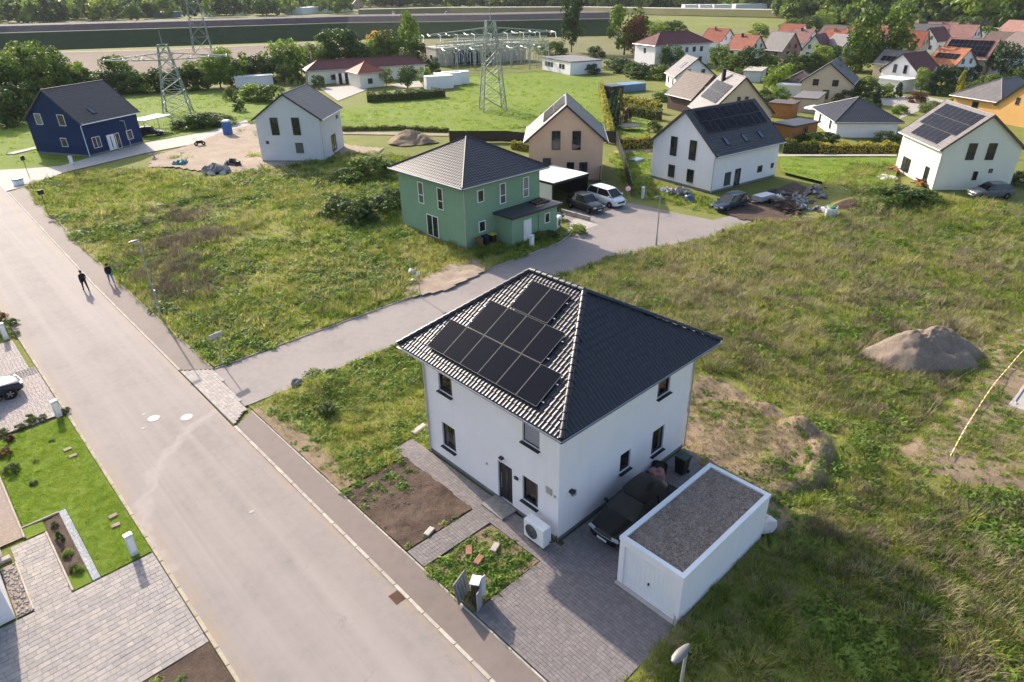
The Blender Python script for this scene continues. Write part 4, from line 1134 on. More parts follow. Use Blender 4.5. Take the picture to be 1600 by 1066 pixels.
gable_house('peach_house', 'peach gable house with dark roof next to the white-roofed carport', (65.0, 59.0), R(43), 9.6, 9.0, 5.1, 3.8, M['peach_wall'], M['roof_dark'],
  [('f', -1.2, 3.85, 1.05, 2.25, dict(split=1.1)), ('f', 1.27, 3.85, 1.05, 2.25, dict(split=1.1)), ('f', -2.3, 1.0, 1.0, 1.85), ('f', 0.6, .15, .9, 2.2), ('f', 2.2, .15, 1.0, 2.2, dict(type='door'))],
  ox=.3, oy=.5, trim=M['roof_dark'], panels=[(1, -3.4 + k * 1.09, 3.05 + r * 1.7, 1.07, 1.66) for r in range(2) for k in range(6)], plinth=.2)
wh2 = gable_house('white_solar_house', 'white house with dark roof carrying a wide solar array and three skylights', (75.7, 43.7), R(-7.8), 12.1, 9.5, 4.6, 3.9, M['white_wall'], M['roof_dark'],
  [('f', -1.43, 3.25, 1.0, 2.25, dict(panel=.95)), ('f', 1.5, 3.25, 1.0, 2.25, dict(panel=.95)), ('f', -1.42, .65, 1.0, 1.5, AF), ('f', 1.53, .65, 1.0, 1.5, AF),
   ('r', -3.28, .5, 1.05, 1.5, AF), ('r', -1.47, .05, 1.0, 2.1, dict(type='door')), ('r', 2.76, 1.05, .85, .8), ('r', 5.2, 1.2, .5, .6)],
  ox=.3, oy=.5, trim=M['roof_dark'], panels=[(-1, -5.3 + k * 1.09, 3.25 + r * 1.68, 1.06, 1.65) for r in range(2) for k in range(10)],
  skylights=[(-1, -3.7, 1.2, .75, 1.15), (-1, -.42, 1.15, .75, 1.15), (-1, 2.6, 1.15, .75, 1.15)], pipes=[(-1, -1)], plinth=.25)
gable_house('cream_solar_house', 'cream house with brownish roof and rows of solar panels at the right edge', (94.1, 22.4), R(42.8), 9.9, 8.4, 4.8, 3.4, M['cream_wall'], M['roof_grey'],
  [('l', -2.44, .3, 2.0, 1.7, dict(n_sash=2)), ('l', 2.75, .15, .95, 2.0), ('f', -1.14, 3.45, .9, 1.85, dict(panel=.8)), ('f', .98, 3.45, .9, 1.85, dict(panel=.8)), ('f', .03, 1.15, .5, 1.0), ('f', 1.58, 2.0, .4, .45)],
  ox=.3, oy=.4, trim=M['roof_brown'], panels=[(1, -2.9 + k * 1.05 - (1.2 if r else 0), .45 + r * 1.7, 1.03, 1.66) for r in range(3) for k in range(6 if r == 0 else 8)], plinth=0.0, pipes=[(-1, 1)])

# carport with white roof
cp = thing('carport_garage', 'anthracite double carport with bright white flat roof behind the green house', 'carport', (55.25, 51.95, 0))
MB().box(-2.95, 2.95, -2.85, 2.85, 2.5, 2.72).build('fascia', M['anthracite'], cp)
MB().box(-2.9, 2.9, -2.8, 2.8, 2.724, 2.76).build('roof', M['white_roof'], cp)
MB().box(-2.9, -2.75, -2.6, 2.8, 0, 2.5).build('side_wall', M['white_wall'], cp)
MB().box(2.75, 2.9, -2.6, 2.8, 0, 2.5).build('side_wall', M['anthracite'], cp)
MB().box(-2.75, 2.75, 2.65, 2.8, 0, 2.5).build('back_wall', M['anthracite'], cp)
for x in (-2.83, 2.83): MB().box(x - .08, x + .08, -2.78, -2.6, 0, 2.5).build('post', M['anthracite'], cp)

def heatpump2(name, label, loc, rot):
    h = thing(name, label, 'heat pump', loc, rot)
    MB().bbox(-.55, .55, -.22, .22, .2, 1.35, .03).build('casing', M['white'], h)
    MB().lathe([(0, -.232), (.36, -.232), (.38, -.222)], 20, 'y', (.08, 0, .75)).build('fan_grille', M['black'], h)
    for x in (-.4, .4): MB().box(x - .05, x + .05, -.2, .2, 0, .2).build('foot', M['stone'], h)
    return h
heatpump2('heat_pump', 'white heat pump standing at the corner of the green annex', (47.4, 43.9, 0.0), R(20))

# neighbour at the left edge: white cube wall and entrance steps
nb = thing('white_neighbour_house', 'white rendered house corner cut off by the lower left edge', 'house', (-5.1, 28.7, 0))
MB().box(-3, 2.98, -1.68, 1.75, 0, 5.6).build('wall', M['white_wall'], nb)
MB().box(-3.1, 3.08, -1.78, 1.85, 5.604, 5.75).build('roof_edge', M['anthracite'], nb)
nb2 = thing('white_neighbour_annex', 'small white flat-topped annex at the left edge above the stone bed', 'annex', (-3.4, 32.6, 0))
MB().box(-1.6, 1.55, -1.3, 1.3, 0, 1.05).build('wall', M['white_wall'], nb2)
MB().box(-1.65, 1.6, -1.35, 1.35, 1.054, 1.13).build('coping', M['white'], nb2)
st = thing('entrance_step', 'pale concrete entrance step at the left edge beside the stone bed', 'step', (-2.6, 30.9, 0))
MB().bbox(-1.0, 1.0, -.16, .16, 0, .16).build('tread', M['concrete'], st)

# carport roof and fence at the navy house
ca = thing('white_carport', 'white flat canopy beside the navy house with a black car below', 'carport', (37.48, 130.17) + (0,), R(28))
MB().box(-4.2, 2.2, -1.6, 1.6, 2.35, 2.5).build('roof', M['white_roof'], ca)
for x in (-4, 2): 
    for y in (-1.5, 1.5): MB().box(x - .06, x + .06, y - .06, y + .06, 0, 2.35).build('post', M['white'], ca)
tr_ = thing('white_terrace', 'white terrace slab on the grass left of the navy house', 'terrace', (16.97, 128.95) + (0,), R(28))
MB().bbox(-2.2, 2.6, -.8, .8, 0, .15).build('slab', M['concrete'], tr_)

M['sub_wall'] = plain('beige_concrete_wall', (0.40, 0.365, 0.31), .9, .2, var=.1)
# ---------------------------------------------------------------- utility buildings in the middle distance
def flat_block(name, label, c, rot, L, W, h, wall, roofm, wins=(), cat='building', over=.2):
    r = thing(name, label, cat, (c[0], c[1], 0), rot)
    MB().box(-L / 2, L / 2, -W / 2, W / 2, 0, h).build('wall', wall, r)
    MB().box(-L / 2 - over, L / 2 + over, -W / 2 - over, W / 2 + over, h + .002, h + .25).build('roof', roofm, r)
    for w_ in wins:
        kw = dict(w_[5]) if len(w_) > 5 else {}
        typ = kw.pop('type', 'window'); fm = kw.pop('frame', M['white'])
        if typ == 'door': door(r, face_frame(w_[0], L, W), w_[1], w_[3], w_[4], fm, z=w_[2], **kw)
        else: window(r, face_frame(w_[0], L, W), w_[1], w_[2], w_[3], w_[4], fm, **kw)
    return r
hip_house('red_roof_bungalow', 'long cream bungalow with red-brown hip roof behind the meadow', (100.6, 161.9), R(-20.5), 30.3, 6.0, 3.4, 1.9, M['cream_wall'], M['roof_darkred'],
  [('r', -9, .9, 1.4, 1.2), ('r', 2.5, .9, 1.4, 1.2), ('r', 9, .9, 1.4, 1.2), ('r', 12.5, .9, 1.3, 1.2), ('f', 0, .9, 1.0, 1.2)], o=.5, wavy=False)
hip_house('red_roof_wing', 'cream wing with hipped red roof projecting from the bungalow', (93.9, 151.5), R(-9.5), 6.2, 7.0, 3.5, 2.1, M['cream_wall'], M['roof_red'], [('r', -.5, .9, 1.2, 1.2)], o=.5, wavy=False, cat='building')
bw = thing('blue_gate', 'blue-grey entrance gate between bungalow and its wing', 'gate', (92.45, 159.76) + (0,), R(-15))
for k in range(5): MB().box(-2 + k * .8, -1.25 + k * .8, -.05, .05, 0, 2.5).build('gate_panel', M['blue_wall'] if k % 2 else M['zinc'], bw)
flat_block('low_white_building', 'low white flat-roofed building right of the substation', (147.9, 132.7), R(-17.8), 9.7, 15.7, 3.1, M['white_wall'], M['roof_grey'],
  [('f', -5.5 + k * 1.6, 1.2, 1.2, 1.2, dict(frame=M['anthracite'])) for k in (0, 1, 2, 5, 6)] + [('r', 2.5, .1, 1.0, 2.1, dict(type='door'))])
flat_block('substation_building', 'grey concrete switchgear building left of the substation yard', (147.2, 171.8), R(-17.4), 30, 8.7, 4.8, M['sub_wall'], M['concrete'],
  [('f', 0, 1.5, 2.4, 1.5), ('r', -8, 1.5, 2.5, 1.6), ('r', 2, 1.5, 2.5, 1.6)])
for q_, nm in (((103.00, 134.43), 'nearest'), ((107.93, 137.19), 'middle one'), ((110.65, 137.54), 'farthest')):
    flat_block('white_container', '%s of three white containers at the meadow edge' % nm, q_, R(-23), 6.5, 2.6, 2.6, M['white_wall'], M['white_roof'], [('r', 0, .2, 1.0, 2.0, dict(type='door', strip=False))], 'container', .05)
flat_block('white_shed', 'white flat shed at the meadow edge behind the grey house', (75.60, 174.68), R(-20), 9, 3, 2.2, M['white_wall'], M['white_roof'], cat='shed')
hip_house('red_roof_villa', 'large white two-storey villa with dark red hip roof', (178.2, 120.8), R(-17.8), 19.3, 9.8, 5.9, 2.9, M['white_wall'], M['roof_darkred'],
  [('r', -6.5 + k * 2.6, z, 1.0, 1.3) for k in (0, 2, 3, 4, 5) for z in (.9, 3.6)] + [('f', 0, 3.6, 1, 1.3)], o=.5, wavy=False)

# ---------------------------------------------------------------- the older town on the right
M['brown_clad'] = plain('brown_cladding', (0.075, 0.05, 0.042), .8, .2, var=.2, scale=3)
def town(name, label, c, rot, L, W, hw, hr, wall, roofm, wins=None, **kw):
    if wins is None:
        wins = [('f', -W * .18, hw + .25, .8, 1.1), ('f', W * .18, hw + .25, .8, 1.1), ('f', -W * .22, .9, 1.0, 1.2), ('f', W * .22, .9, 1.0, 1.2), ('l', -L * .25, .9, 1.0, 1.2), ('l', L * .2, .9, 1.0, 1.2), ('r', L * .2, .9, 1.0, 1.2), ('r', -L * .25, .9, 1.0, 1.2)]
    return gable_house(name, label, c, R(rot), L, W, hw, hr, M[wall], M[roofm], wins, **kw)
town('white_grey_roof_house', 'white house with grey roof and single roof panel behind the brown house', (141.2, 90.3), 48.9, 8.8, 8.6, 3.0, 3.4, 'white_wall', 'roof_grey', skylights=[(1, 0.5, 2.6, 1.4, 1.8)])
town('brown_gable_house', 'dark brown clad house with white windows and brown roof', (116.5, 72.5), 68, 8.0, 7.6, 2.9, 3.5, 'brown_clad', 'roof_brown',
     [('f', -.9, 3.1, 1.1, 1.7, dict(frame=M['white'])), ('f', 1.2, 3.1, 1.0, 1.3, dict(frame=M['white'])), ('f', -1.5, .8, 1.2, 1.2)])
town('tan_silver_roof_house', 'tan house with pale roof full of solar panels and black chimney', (101.0, 56.6), 50, 9.0, 9.7, 3.9, 4.9, 'tan_wall', 'roof_grey',
     [('f', -.6, 5.0, .55, 1.2), ('f', .6, 5.0, .55, 1.2), ('f', -2, 1.2, 1.1, 1.3), ('f', 2, 1.2, 1.1, 1.3)], panels=[(1, -3.6 + k * 1.2, 2.2 + r * 1.75, 1.15, 1.7) for r in range(2) for k in range(6)], chimney=(1.5, 1.2, 2.2, M['black']))
town('tan_dark_roof_house', 'tan house with dark blue-grey roof and lower side wings', (145.9, 60.5), 16.7, 9.8, 9.1, 3.6, 3.4, 'tan_wall', 'roof_dark',
     [('f', -2.0, 2.9, 1.1, 1.2), ('f', 1.6, 2.9, 1.1, 1.2), ('f', 0.2, .4, 1.2, 1.8)], chimney=(2, -1.5, 1.8, M['stone']))
hip_house('dark_roof_wing', 'low side wing with dark hip roof left of the tan house', (148.5, 67.5), R(16.7), 7, 6, 2.6, 1.9, M['tan_wall'], M['roof_brown'], o=.4, wavy=False, cat='building')
hip_house('dark_hip_bungalow', 'white bungalow with dark tiled hip roof behind the green hedge', (116.5, 43.2), R(-51), 8.8, 12.6, 2.5, 2.5, M['white_wall'], M['tile_dark'],
  [('f', -3.0, .7, .9, 1.3), ('f', 3.0, .7, .9, 1.3), ('l', -1.5, .2, 1.2, 2.0), ('l', 1.5, .7, 1.0, 1.3)], o=.55, wavy=True)
town('white_darkred_roof_house', 'white gable house with very dark red roof and two tall windows', (173.6, 54.7), -13, 8.0, 8.4, 3.4, 3.4, 'white_wall', 'roof_darkred',
     [('f', -1.2, 3.0, .8, 1.7), ('f', 1.2, 3.0, .8, 1.7), ('f', -.9, .8, .8, .9)])
flat_block('white_lean_to', 'white flat-roofed extension in front of the dark red roofed house', (164.34, 54.25), R(-13), 5, 6, 2.4, M['white_wall'], M['white_roof'], cat='extension')
town('yellow_gable_house', 'yellow gable house with dark roof at the right edge', (141.0, 23.0), -25, 10, 8.6, 2.9, 4.0, 'yellow_wall', 'roof_dark', [('f', -1.1, 3.2, .6, 1.1), ('f', 1.0, 3.2, .6, 1.1), ('l', 0, .8, 1.2, 1.2)])
hip_house('yellow_hip_house', 'yellow bungalow with broad dark hip roof beyond the yellow gable house', (151.0, 31.0), R(-25), 13, 9, 2.6, 3.0, M['yellow_wall'], M['roof_grey'], [('f', 0, .8, 1.2, 1.2)], o=.6, wavy=False)
town('orange_solar_house', 'white house with orange roof and solar panels on its near slope', (192.0, 52.0), 68, 7.5, 7, 3.4, 3.3, 'white_wall', 'roof_orange', panels=[(1, -2.9 + k * 1.15, 2.1 + r * 1.6, 1.1, 1.55) for r in range(1) for k in range(5)])
town('tall_solar_house', 'house with tall roof covered by a grid of white-framed solar panels', (203.5, 51.6), 87, 10.5, 9.5, 4.2, 3.8, 'tan_wall', 'roof_pink', panels=[(1, -4.8 + k * 1.06, .9 + r * 1.72, 1.03, 1.68) for r in range(3) for k in range(9)])
town('grey_solar_shed_house', 'house with grey corrugated roof and panels left of the orange roof', (190.0, 62.5), 80, 9, 7, 3.0, 2.6, 'tan_wall', 'roof_grey', panels=[(1, -3.6 + k * 1.2, 1.2, 1.1, 1.6) for k in range(6)])
town('small_red_roof_house', 'white house with bright red roof right behind the villa', (215.4, 128.5), 90, 7.6, 9.0, 4.0, 3.3, 'white_wall', 'roof_red', chimney=(1, .6, 1.4, M['brick_red']))
town('cream_red_roof_house', 'cream house with red roof in front of the small red-roofed one', (206.9, 113.4), 82.9, 8.7, 7.2, 2.9, 3.5, 'cream_wall', 'roof_red', chimney=(1.4, .6, 1.4, M['black']))
town('brown_gable_grey_roof_house', 'brown-gabled house with wide pale grey roof', (215.0, 106.0), 75, 8.4, 7.6, 2.6, 4.4, 'pinkish_wall', 'roof_grey')
town('white_faded_roof_house', 'white house with faded pink roof behind the brown gable', (231.0, 107.0), 90, 6.5, 8.6, 3.8, 3.2, 'white_wall', 'roof_pink', chimney=(.5, .6, 1.2, M['black']))
town('cream_darkred_roof_house', 'small cream gable house with steep dark red roof', (217.4, 95.6), 6, 8.5, 6.2, 2.8, 3.9, 'cream_wall', 'roof_darkred')
town('grey_gable_red_roof_house', 'grey-gabled house with red roof left of the big round tree', (239.4, 99.9), 86, 7.2, 8.2, 3.5, 3.2, 'grey_wall', 'roof_red', chimney=(.5, .6, 1.2, M['brick_red']))
town('long_red_roof_house', 'long red-roofed house partly hidden by the big round tree', (256.0, 95.7), 90, 12, 8.6, 3.5, 3.2, 'white_wall', 'roof_red')
town('bright_red_roof_house', 'bright red-roofed house right of the big round tree', (236.0, 77.0), 95, 9.5, 8.9, 3.6, 3.6, 'tan_wall', 'roof_red')
town('white_steep_darkred_house', 'white gable house with steep dark red roof among the red roofs', (260.2, 77.2), -10, 8.5, 6.4, 3.5, 3.4, 'white_wall', 'roof_darkred')
town('far_pink_roof_house', 'farthest house with faded pink roof below the wood', (292.0, 85.0), 90, 9.5, 7.8, 3.6, 3.2, 'white_wall', 'roof_pink', chimney=(0, .6, 1.2, M['brick_red']))
town('far_darkred_roof_house', 'far white gable house with dark red roof in front of the trees', (315.3, 80.7), -12, 11, 7.5, 3.5, 3.0, 'white_wall', 'roof_darkred')
town('right_grey_roof_house', 'house with large grey-brown roof cut by the right edge', (223.08, 44.83), 35, 13, 11, 3.2, 5.2, 'white_wall', 'roof_brown')
town('right_pink_roof_house', 'pink-roofed house at the upper right edge', (307.04, 64.13), 60, 12, 9, 3.5, 3.6, 'white_wall', 'roof_pink')
town('red_roof_row_house', 'red-roofed house at the far end of the village row', (275.0, 98.0), 88, 10, 8, 3.4, 3.2, 'white_wall', 'roof_pink')
for nm_, lb_, c_, r_, wl_, rf_ in (
  ('row_house', 'small brown-roofed house wedged between the red roofs, left of the big tree', (262.06, 110.30), 80, 'white_wall', 'roof_brown'),
  ('row_house', 'dull red-roofed house behind the bright red roof', (291.28, 97.33), 88, 'tan_wall', 'roof_red'),
  ('row_house', 'grey-roofed house between red roof and steep dark red gable', (284.32, 87.60), 95, 'white_wall', 'roof_grey'),
  ('row_house', 'dull pink-roofed house above the panel-covered roof', (285.80, 76.22), 85, 'white_wall', 'roof_pink'),
  ('row_house', 'brown-roofed house right of the panel-covered roof', (255.51, 57.20), 70, 'cream_wall', 'roof_brown'),
  ('row_house', 'red-roofed house partly hidden behind the brown gable', (264.23, 126.70), 88, 'white_wall', 'roof_red'),
  ('row_house', 'small grey-roofed house right of the cream gable house', (221.44, 90.15), 60, 'grey_wall', 'roof_grey'),
  ('row_house', 'dark-roofed house behind the yellow bungalow', (212.45, 49.32), 40, 'white_wall', 'roof_brown')):
    town(nm_, lb_, c_, r_, 8.5, 7.5, 3.2, 3.3, wl_, rf_)
for lb_, c_, L_, wl_, rf_ in (
  ('small far red roof among the trees at the upper left corner', (139.34, 767.59), 14, 'white_wall', 'roof_red'), ('far pale house left of the pink block', (183.16, 728.70), 16, 'cream_wall', 'roof_pink'),
  ('far red-roofed house right of the pale blue hall', (256.13, 655.18), 16, 'white_wall', 'roof_darkred'), ('far white gable house right of the left pylon', (288.38, 673.42), 14, 'white_wall', 'roof_pink'),
  ('far brown-roofed house left of the long white hall', (324.56, 692.96), 16, 'tan_wall', 'roof_brown'), ('far pinkish house behind the long white hall', (416.09, 671.40), 18, 'pinkish_wall', 'roof_pink')):
    town('far_house', lb_, c_, 60, L_, 10, 5, 5, wl_, rf_)
flat_block('village_hall', 'long pale flat-roofed building at the upper right below the trees', (321.65, 73.63), R(60), 16, 8, 3.4, M['grey_wall'], M['concrete'], [('l', 0, 1, 3, 1.2)])
flat_block('orange_timber_shed', 'orange timber shed with dark roof beside the white solar house', (103.83, 46.83), R(-10), 6, 3.4, 2.3, M['orange_wood'], M['roof_dark'], [('r', 0, .1, 1.2, 1.9, dict(type='door', frame=M['wood']))], 'shed', .25)
flat_block('grey_shed', 'low grey-roofed shed left of the tan house', (131.13, 57.47), R(15), 9, 4, 2.3, M['tan_wall'], M['roof_grey'], cat='shed')
flat_block('yellow_shed', 'small yellow shed below the tan dark-roofed house', (120.54, 57.20), R(10), 4, 4, 2.3, M['orange_wood'], M['roof_brown'], cat='shed')
flat_block('white_roof_shed', 'white-roofed shed left of the tan dark-roofed house', (145.93, 67.53), R(10), 8, 5, 2.2, M['grey_wall'], M['white_roof'], cat='shed')
flat_block('pale_garage', 'pale flat garage between hedges above the tan house', (162.14, 85.60), R(20), 9, 4, 2.3, M['grey_wall'], M['concrete'], cat='garage')
flat_block('blue_pool_house', 'blue-grey garden pool behind the peach house', (127.85, 98.03), R(-15), 8, 4, 1.3, M['lightblue'], M['lightblue'], cat='pool', over=.02)
flat_block('garden_hut', 'dark garden hut beside the row of conifers', (118.67, 94.28), R(-15), 3, 3, 2.2, M['dark_wood'], M['roof_dark'], cat='hut')
# distant works on the plain
flat_block('far_pink_block', 'pinkish block among the trees beyond the embankment', (213.39, 691.98), R(10), 26, 16, 8, M['pinkish_wall'], M['roof_pink'])
flat_block('far_white_hall', 'long white hall roof beyond the embankment', (341.21, 616.90), R(20), 70, 22, 5, M['white_wall'], M['white_roof'])
flat_block('far_blue_hall', 'pale blue hall beyond the embankment beside the pink block', (222.87, 672.19), R(10), 22, 14, 4, M['lightblue'], M['white_roof'])
flat_block('far_office_block', 'pale pink apartment block at the top edge beyond the trees', (454.89, 789.93), R(30), 46, 20, 16, M['pinkish_wall'], M['roof_pink'], [('r', -18 + k * 5, z, 2.5, 2) for k in range(8) for z in (3, 8)])
flat_block('far_office_wing', 'second pale block at the top edge right of the first', (504.70, 772.86), R(30), 40, 20, 15, M['pinkish_wall'], M['roof_grey'])
for q_, L_, nm in (((491.00, 317.76), 15, 'leftmost'), ((494.77, 308.38), 13, 'middle'), ((498.65, 298.71), 13, 'rightmost'), ((516.38, 284.95), 24, None)):
    flat_block('far_white_hall', ('%s of three white halls beyond the motorway' % nm) if nm else 'long grey hall beyond the motorway near the wood', q_, R(-40), L_, 9, 4.5, M['white_wall'] if nm else M['grey_wall'], M['white_roof'])

# ---------------------------------------------------------------- cars
def loft(mb, rings, close=False):
    n = len(rings[0]); i0 = len(mb.v)
    for r in rings: mb.v += [tuple(p) for p in r]
    for a in range(len(rings) - 1):
        for k in range(n - 1):
            mb.f.append([i0 + a * n + k, i0 + a * n + k + 1, i0 + (a + 1) * n + k + 1, i0 + (a + 1) * n + k]); mb.m.append(mb.cur)
    for a, fl in ((0, False), (len(rings) - 1, True)):
        mb.f.append([i0 + a * n + k for k in (range(n) if not fl else range(n - 1, -1, -1))]); mb.m.append(mb.cur)
STY = {
 # body: (x, belt z, half width); cabin: x of windscreen foot, roof front, roof rear, rear foot
 'suv':   dict(body=[(0, .60, .70), (.02, .78, .84), (.10, .90, .95), (.28, 1.02, 1.0), (.36, 1.05, 1.0), (.75, 1.07, 1.0), (.93, 1.06, .95), (.985, .95, .88), (1, .62, .78)], cab=(.26, .43, .80, .955), top=1.0, roofw=.76),
 'wagon': dict(body=[(0, .50, .70), (.02, .66, .84), (.10, .76, .95), (.28, .88, 1.0), (.36, .92, 1.0), (.75, .95, 1.0), (.93, .96, .95), (.985, .85, .88), (1, .52, .78)], cab=(.25, .43, .86, .97), top=1.0, roofw=.74),
 'van':   dict(body=[(0, .55, .72), (.02, .74, .86), (.08, .88, .96), (.20, 1.0, 1.0), (.30, 1.05, 1.0), (.75, 1.06, 1.0), (.95, 1.05, .97), (.99, 1.0, .92), (1, .60, .82)], cab=(.15, .33, .90, .985), top=1.0, roofw=.78),
}
CARMESH = {}
def car(name, label, loc, rot, colour, style='suv', L=4.5, W=1.84, H=1.62, cat='car', group=None, z=0.04):
    root = thing(name, label, cat, (loc[0], loc[1], z), rot, group)
    S = STY[style]; zf = H / 1.62
    X = lambda t: L / 2 - t * L           # nose at +x
    b = MB(); rings = []
    for (t, zb, wf) in S['body']:
        w = W / 2 * wf; zb *= zf; z0 = .24 if 0.03 < t < .97 else .34
        half = [(w * .86, z0), (w * .97, z0 + .12), (w, (z0 + zb) / 2), (w * .985, zb - .12), (w * .90, zb - .02), (w * .5, zb + .03)]
        ring = [(X(t), y, z_) for y, z_ in half] + [(X(t), -y, z_) for y, z_ in half[::-1]]
        rings.append(ring)
    loft(b, rings)
    body = b.build('body', P[colour], root, smooth=True)
    md = body.modifiers.new('round', 'SUBSURF'); md.levels = 1; md.render_levels = 2
    # wheel arches
    for t in (.19, .79):
        for s in (-1, 1):
            MB().lathe([(0, s * (W / 2 * 1.0 + .004)), (.375, s * (W / 2 * 1.0 + .004)), (.385, s * (W / 2 - .05))], 20, 'y', (X(t), 0, .35)).build('wheel_arch', M['black'], body)
    # cabin: glass all round with painted roof and pillars
    c0, c1, c2, c3 = S['cab']; zb = [q[1] for q in S['body'] if q[0] >= .28][0] * zf
    wb, wr = W / 2 * .95, W / 2 * S['roofw']; zr = H
    foot = [(c0, wb * .93), (c1 - .02, wb), ((c1 + c2) / 2, wb), (c2, wb * .99), (c3, wb * .90)]
    topp = [(c1, wr * .9), (c1 + .06, wr), ((c1 + c2) / 2, wr * 1.01), (c2 - .02, wr * .98), (c2 + .015, wr * .9)]
    zt = [zr - .06, zr - .02, zr, zr - .015, zr - .07]
    g = MB(); n = len(foot)
    vs = [(X(t), w, zb - .02) for t, w in foot] + [(X(t), -w, zb - .02) for t, w in foot] + [(X(t), w, z_) for (t, w), z_ in zip(topp, zt)] + [(X(t), -w, z_) for (t, w), z_ in zip(topp, zt)]
    fs = []
    for k in range(n - 1): fs += [(k, k + 1, 2 * n + k + 1, 2 * n + k), (n + k + 1, n + k, 3 * n + k, 3 * n + k + 1)]
    fs += [(0, 2 * n, 3 * n, n), (n - 1, 2 * n - 1, 4 * n - 1, 3 * n - 1)]
    g.mesh(vs, fs)
    g.build('window_glass', M['carglass'], root)
    rf = MB()
    rv = []
    for (t, w), z_ in zip(topp, zt):
        for q in (-1.0, -.6, 0, .6, 1.0): rv.append((X(t), w * q * 1.01, z_ + .012 + .035 * (1 - q * q)))
    rf.mesh(rv, [(a * 5 + k, a * 5 + k + 1, (a + 1) * 5 + k + 1, (a + 1) * 5 + k) for a in range(n - 1) for k in range(4)])
    ro = rf.build('roof_panel', P[colour], root, smooth=True)
    md = ro.modifiers.new('round', 'SUBSURF'); md.levels = 1; md.render_levels = 2
    for s in (-1, 1):
        for (a, c) in ((0, 0), (2, 2), (4, 4)):
            p, q = Vector((X(foot[a][0]), s * foot[a][1], zb - .03)), Vector((X(topp[c][0]), s * topp[c][1], zt[c]))
            MB().tube(p, q, .04 if a != 2 else .035, n=5).build('pillar', P[colour], root)
    for t in (.19, .79):
        for s in (-1, 1):
            w = MB().lathe([(.20, .10), (.31, .11), (.345, .07), (.345, -.07), (.31, -.11), (.20, -.10)], 20, 'y')
            wo = w.build('wheel', M['tyre'], root, loc=(X(t), s * (W / 2 - .09), .345), smooth=True)
            rm = MB().lathe([(0, s * .09), (.05, s * .095), (.06, s * .07), (.21, s * .075), (.22, s * .10)], 16, 'y')
            for k in range(5):
                a = k * 2 * math.pi / 5
                rm.obox((math.cos(a) * .12, s * .088, math.sin(a) * .12), (math.cos(a) * .09, 0, math.sin(a) * .09), (-math.sin(a) * .022, 0, math.cos(a) * .022), (0, .012, 0))
            rm.build('rim', M['rim'], wo)
    for s in (-1, 1):
        zl = S['body'][1][1] * zf
        MB().obox((X(.022), s * W * .33, zl - .07), (.05, s * .03, 0), (-.02 * s, .17, 0), (0, 0, .055)).build('headlight', M['lampglass'], root)
        MB().obox((X(.985), s * W * .38, zb - .18), (.03, 0, 0), (0, .10, 0), (0, 0, .09)).build('tail_light', M['red_plastic'], root)
        MB().obox((X(c0 + .06), s * (W / 2 + .07), zb + .06), (.05, 0, 0), (0, .09, 0), (0, 0, .06)).build('mirror', P[colour], root)
    MB().box(X(0) - .02, X(0) + .012, -.26, .26, .40, .51).build('number_plate', M['plate'], root)
    MB().box(X(.015) - .02, X(0) + .004, -.5, .5, .55, .64 * zf).build('grille', M['black'], root)
    MB().path([(X(.035), -W * .44, .68 * zf), (X(.004), -W * .3, .68 * zf), (X(-.004), 0, .68 * zf), (X(.004), W * .3, .68 * zf), (X(.035), W * .44, .68 * zf)], .014, 5).build('trim_strip', M['zinc'], root)
    return root
car('parked_car', 'black SUV parked between the white house and the garage', (19.75, 13.15), R(180), 'black', 'suv', 4.75, 1.92, 1.62, z=.115)
car('parked_car', 'dark blue car cut by the left edge on the pale driveway', (-.35, 46.9), R(4), 'navy', 'suv', 4.5, 1.86, 1.6, z=.05)
car('parked_van', 'white van parked at the turning court next to the dark grey SUV', (57.5, 45.9), R(-97), 'white', 'van', 4.75, 1.88, 1.85, cat='van')
car('parked_car', 'dark grey SUV in front of the carport beside the white van', (54.3, 46.2), R(-97), 'dark_grey', 'suv', 4.7, 1.9, 1.7)
car('parked_car', 'black car half hidden behind the green annex', (49.6, 47.6), R(-95), 'black', 'wagon', 4.5, 1.8, 1.5)
car('parked_car', 'dark blue estate car in front of the white solar house', (65.55, 35.26), R(172), 'blue_grey', 'wagon', 4.7, 1.84, 1.52)
car('parked_car', 'grey SUV parked along the cream house at the right edge', (88.50, 16.64), R(140), 'grey', 'suv', 4.6, 1.85, 1.65)
car('parked_car', 'black car under the white canopy of the navy house', (35.25, 126.89), R(-25), 'black', 'wagon', 4.5, 1.8, 1.45)
for k, (q_, c, lb) in enumerate((((360.25, 455.23), 'white', 'first far vehicle from the left on the motorway'), ((332.57, 443.29), 'grey', 'small grey far vehicle on the embankment road'), ((348.02, 508.85), 'white', 'white far lorry-sized vehicle on the embankment road'))):
    car('far_car', lb, q_, R(60), c, 'van', 5.5, 2.2, 2.4)

# trailer and builder's clutter in front of the white solar house
t = thing('car_trailer', 'small grey trailer standing behind the dark blue estate car', 'trailer', (69.73, 33.61) + (0.05,), R(170))
MB().box(-1.2, 1.2, -.65, .65, .42, .48).build('bed', M['wood'], t)
for q in ((-1.2, 1.2, -.68, -.65), (-1.2, 1.2, .65, .68), (-1.23, -1.2, -.65, .65), (1.2, 1.23, -.65, .65)): MB().box(*q, .42, .85).build('side_board', M['zinc'], t)
for s in (-1, 1): MB().lathe([(.1, .08), (.27, .09), (.28, 0), (.27, -.09), (.1, -.08)], 14, 'y', (0, s * .8, .28)).build('wheel', M['tyre'], t)
MB().path([(1.2, .3, .4), (2.1, 0, .42), (1.2, -.3, .4)], .035).build('drawbar', M['zinc'], t)
MB().box(-1.1, 1.1, -.6, .6, .86, .9).build('cover', M['grey_wall'], t)

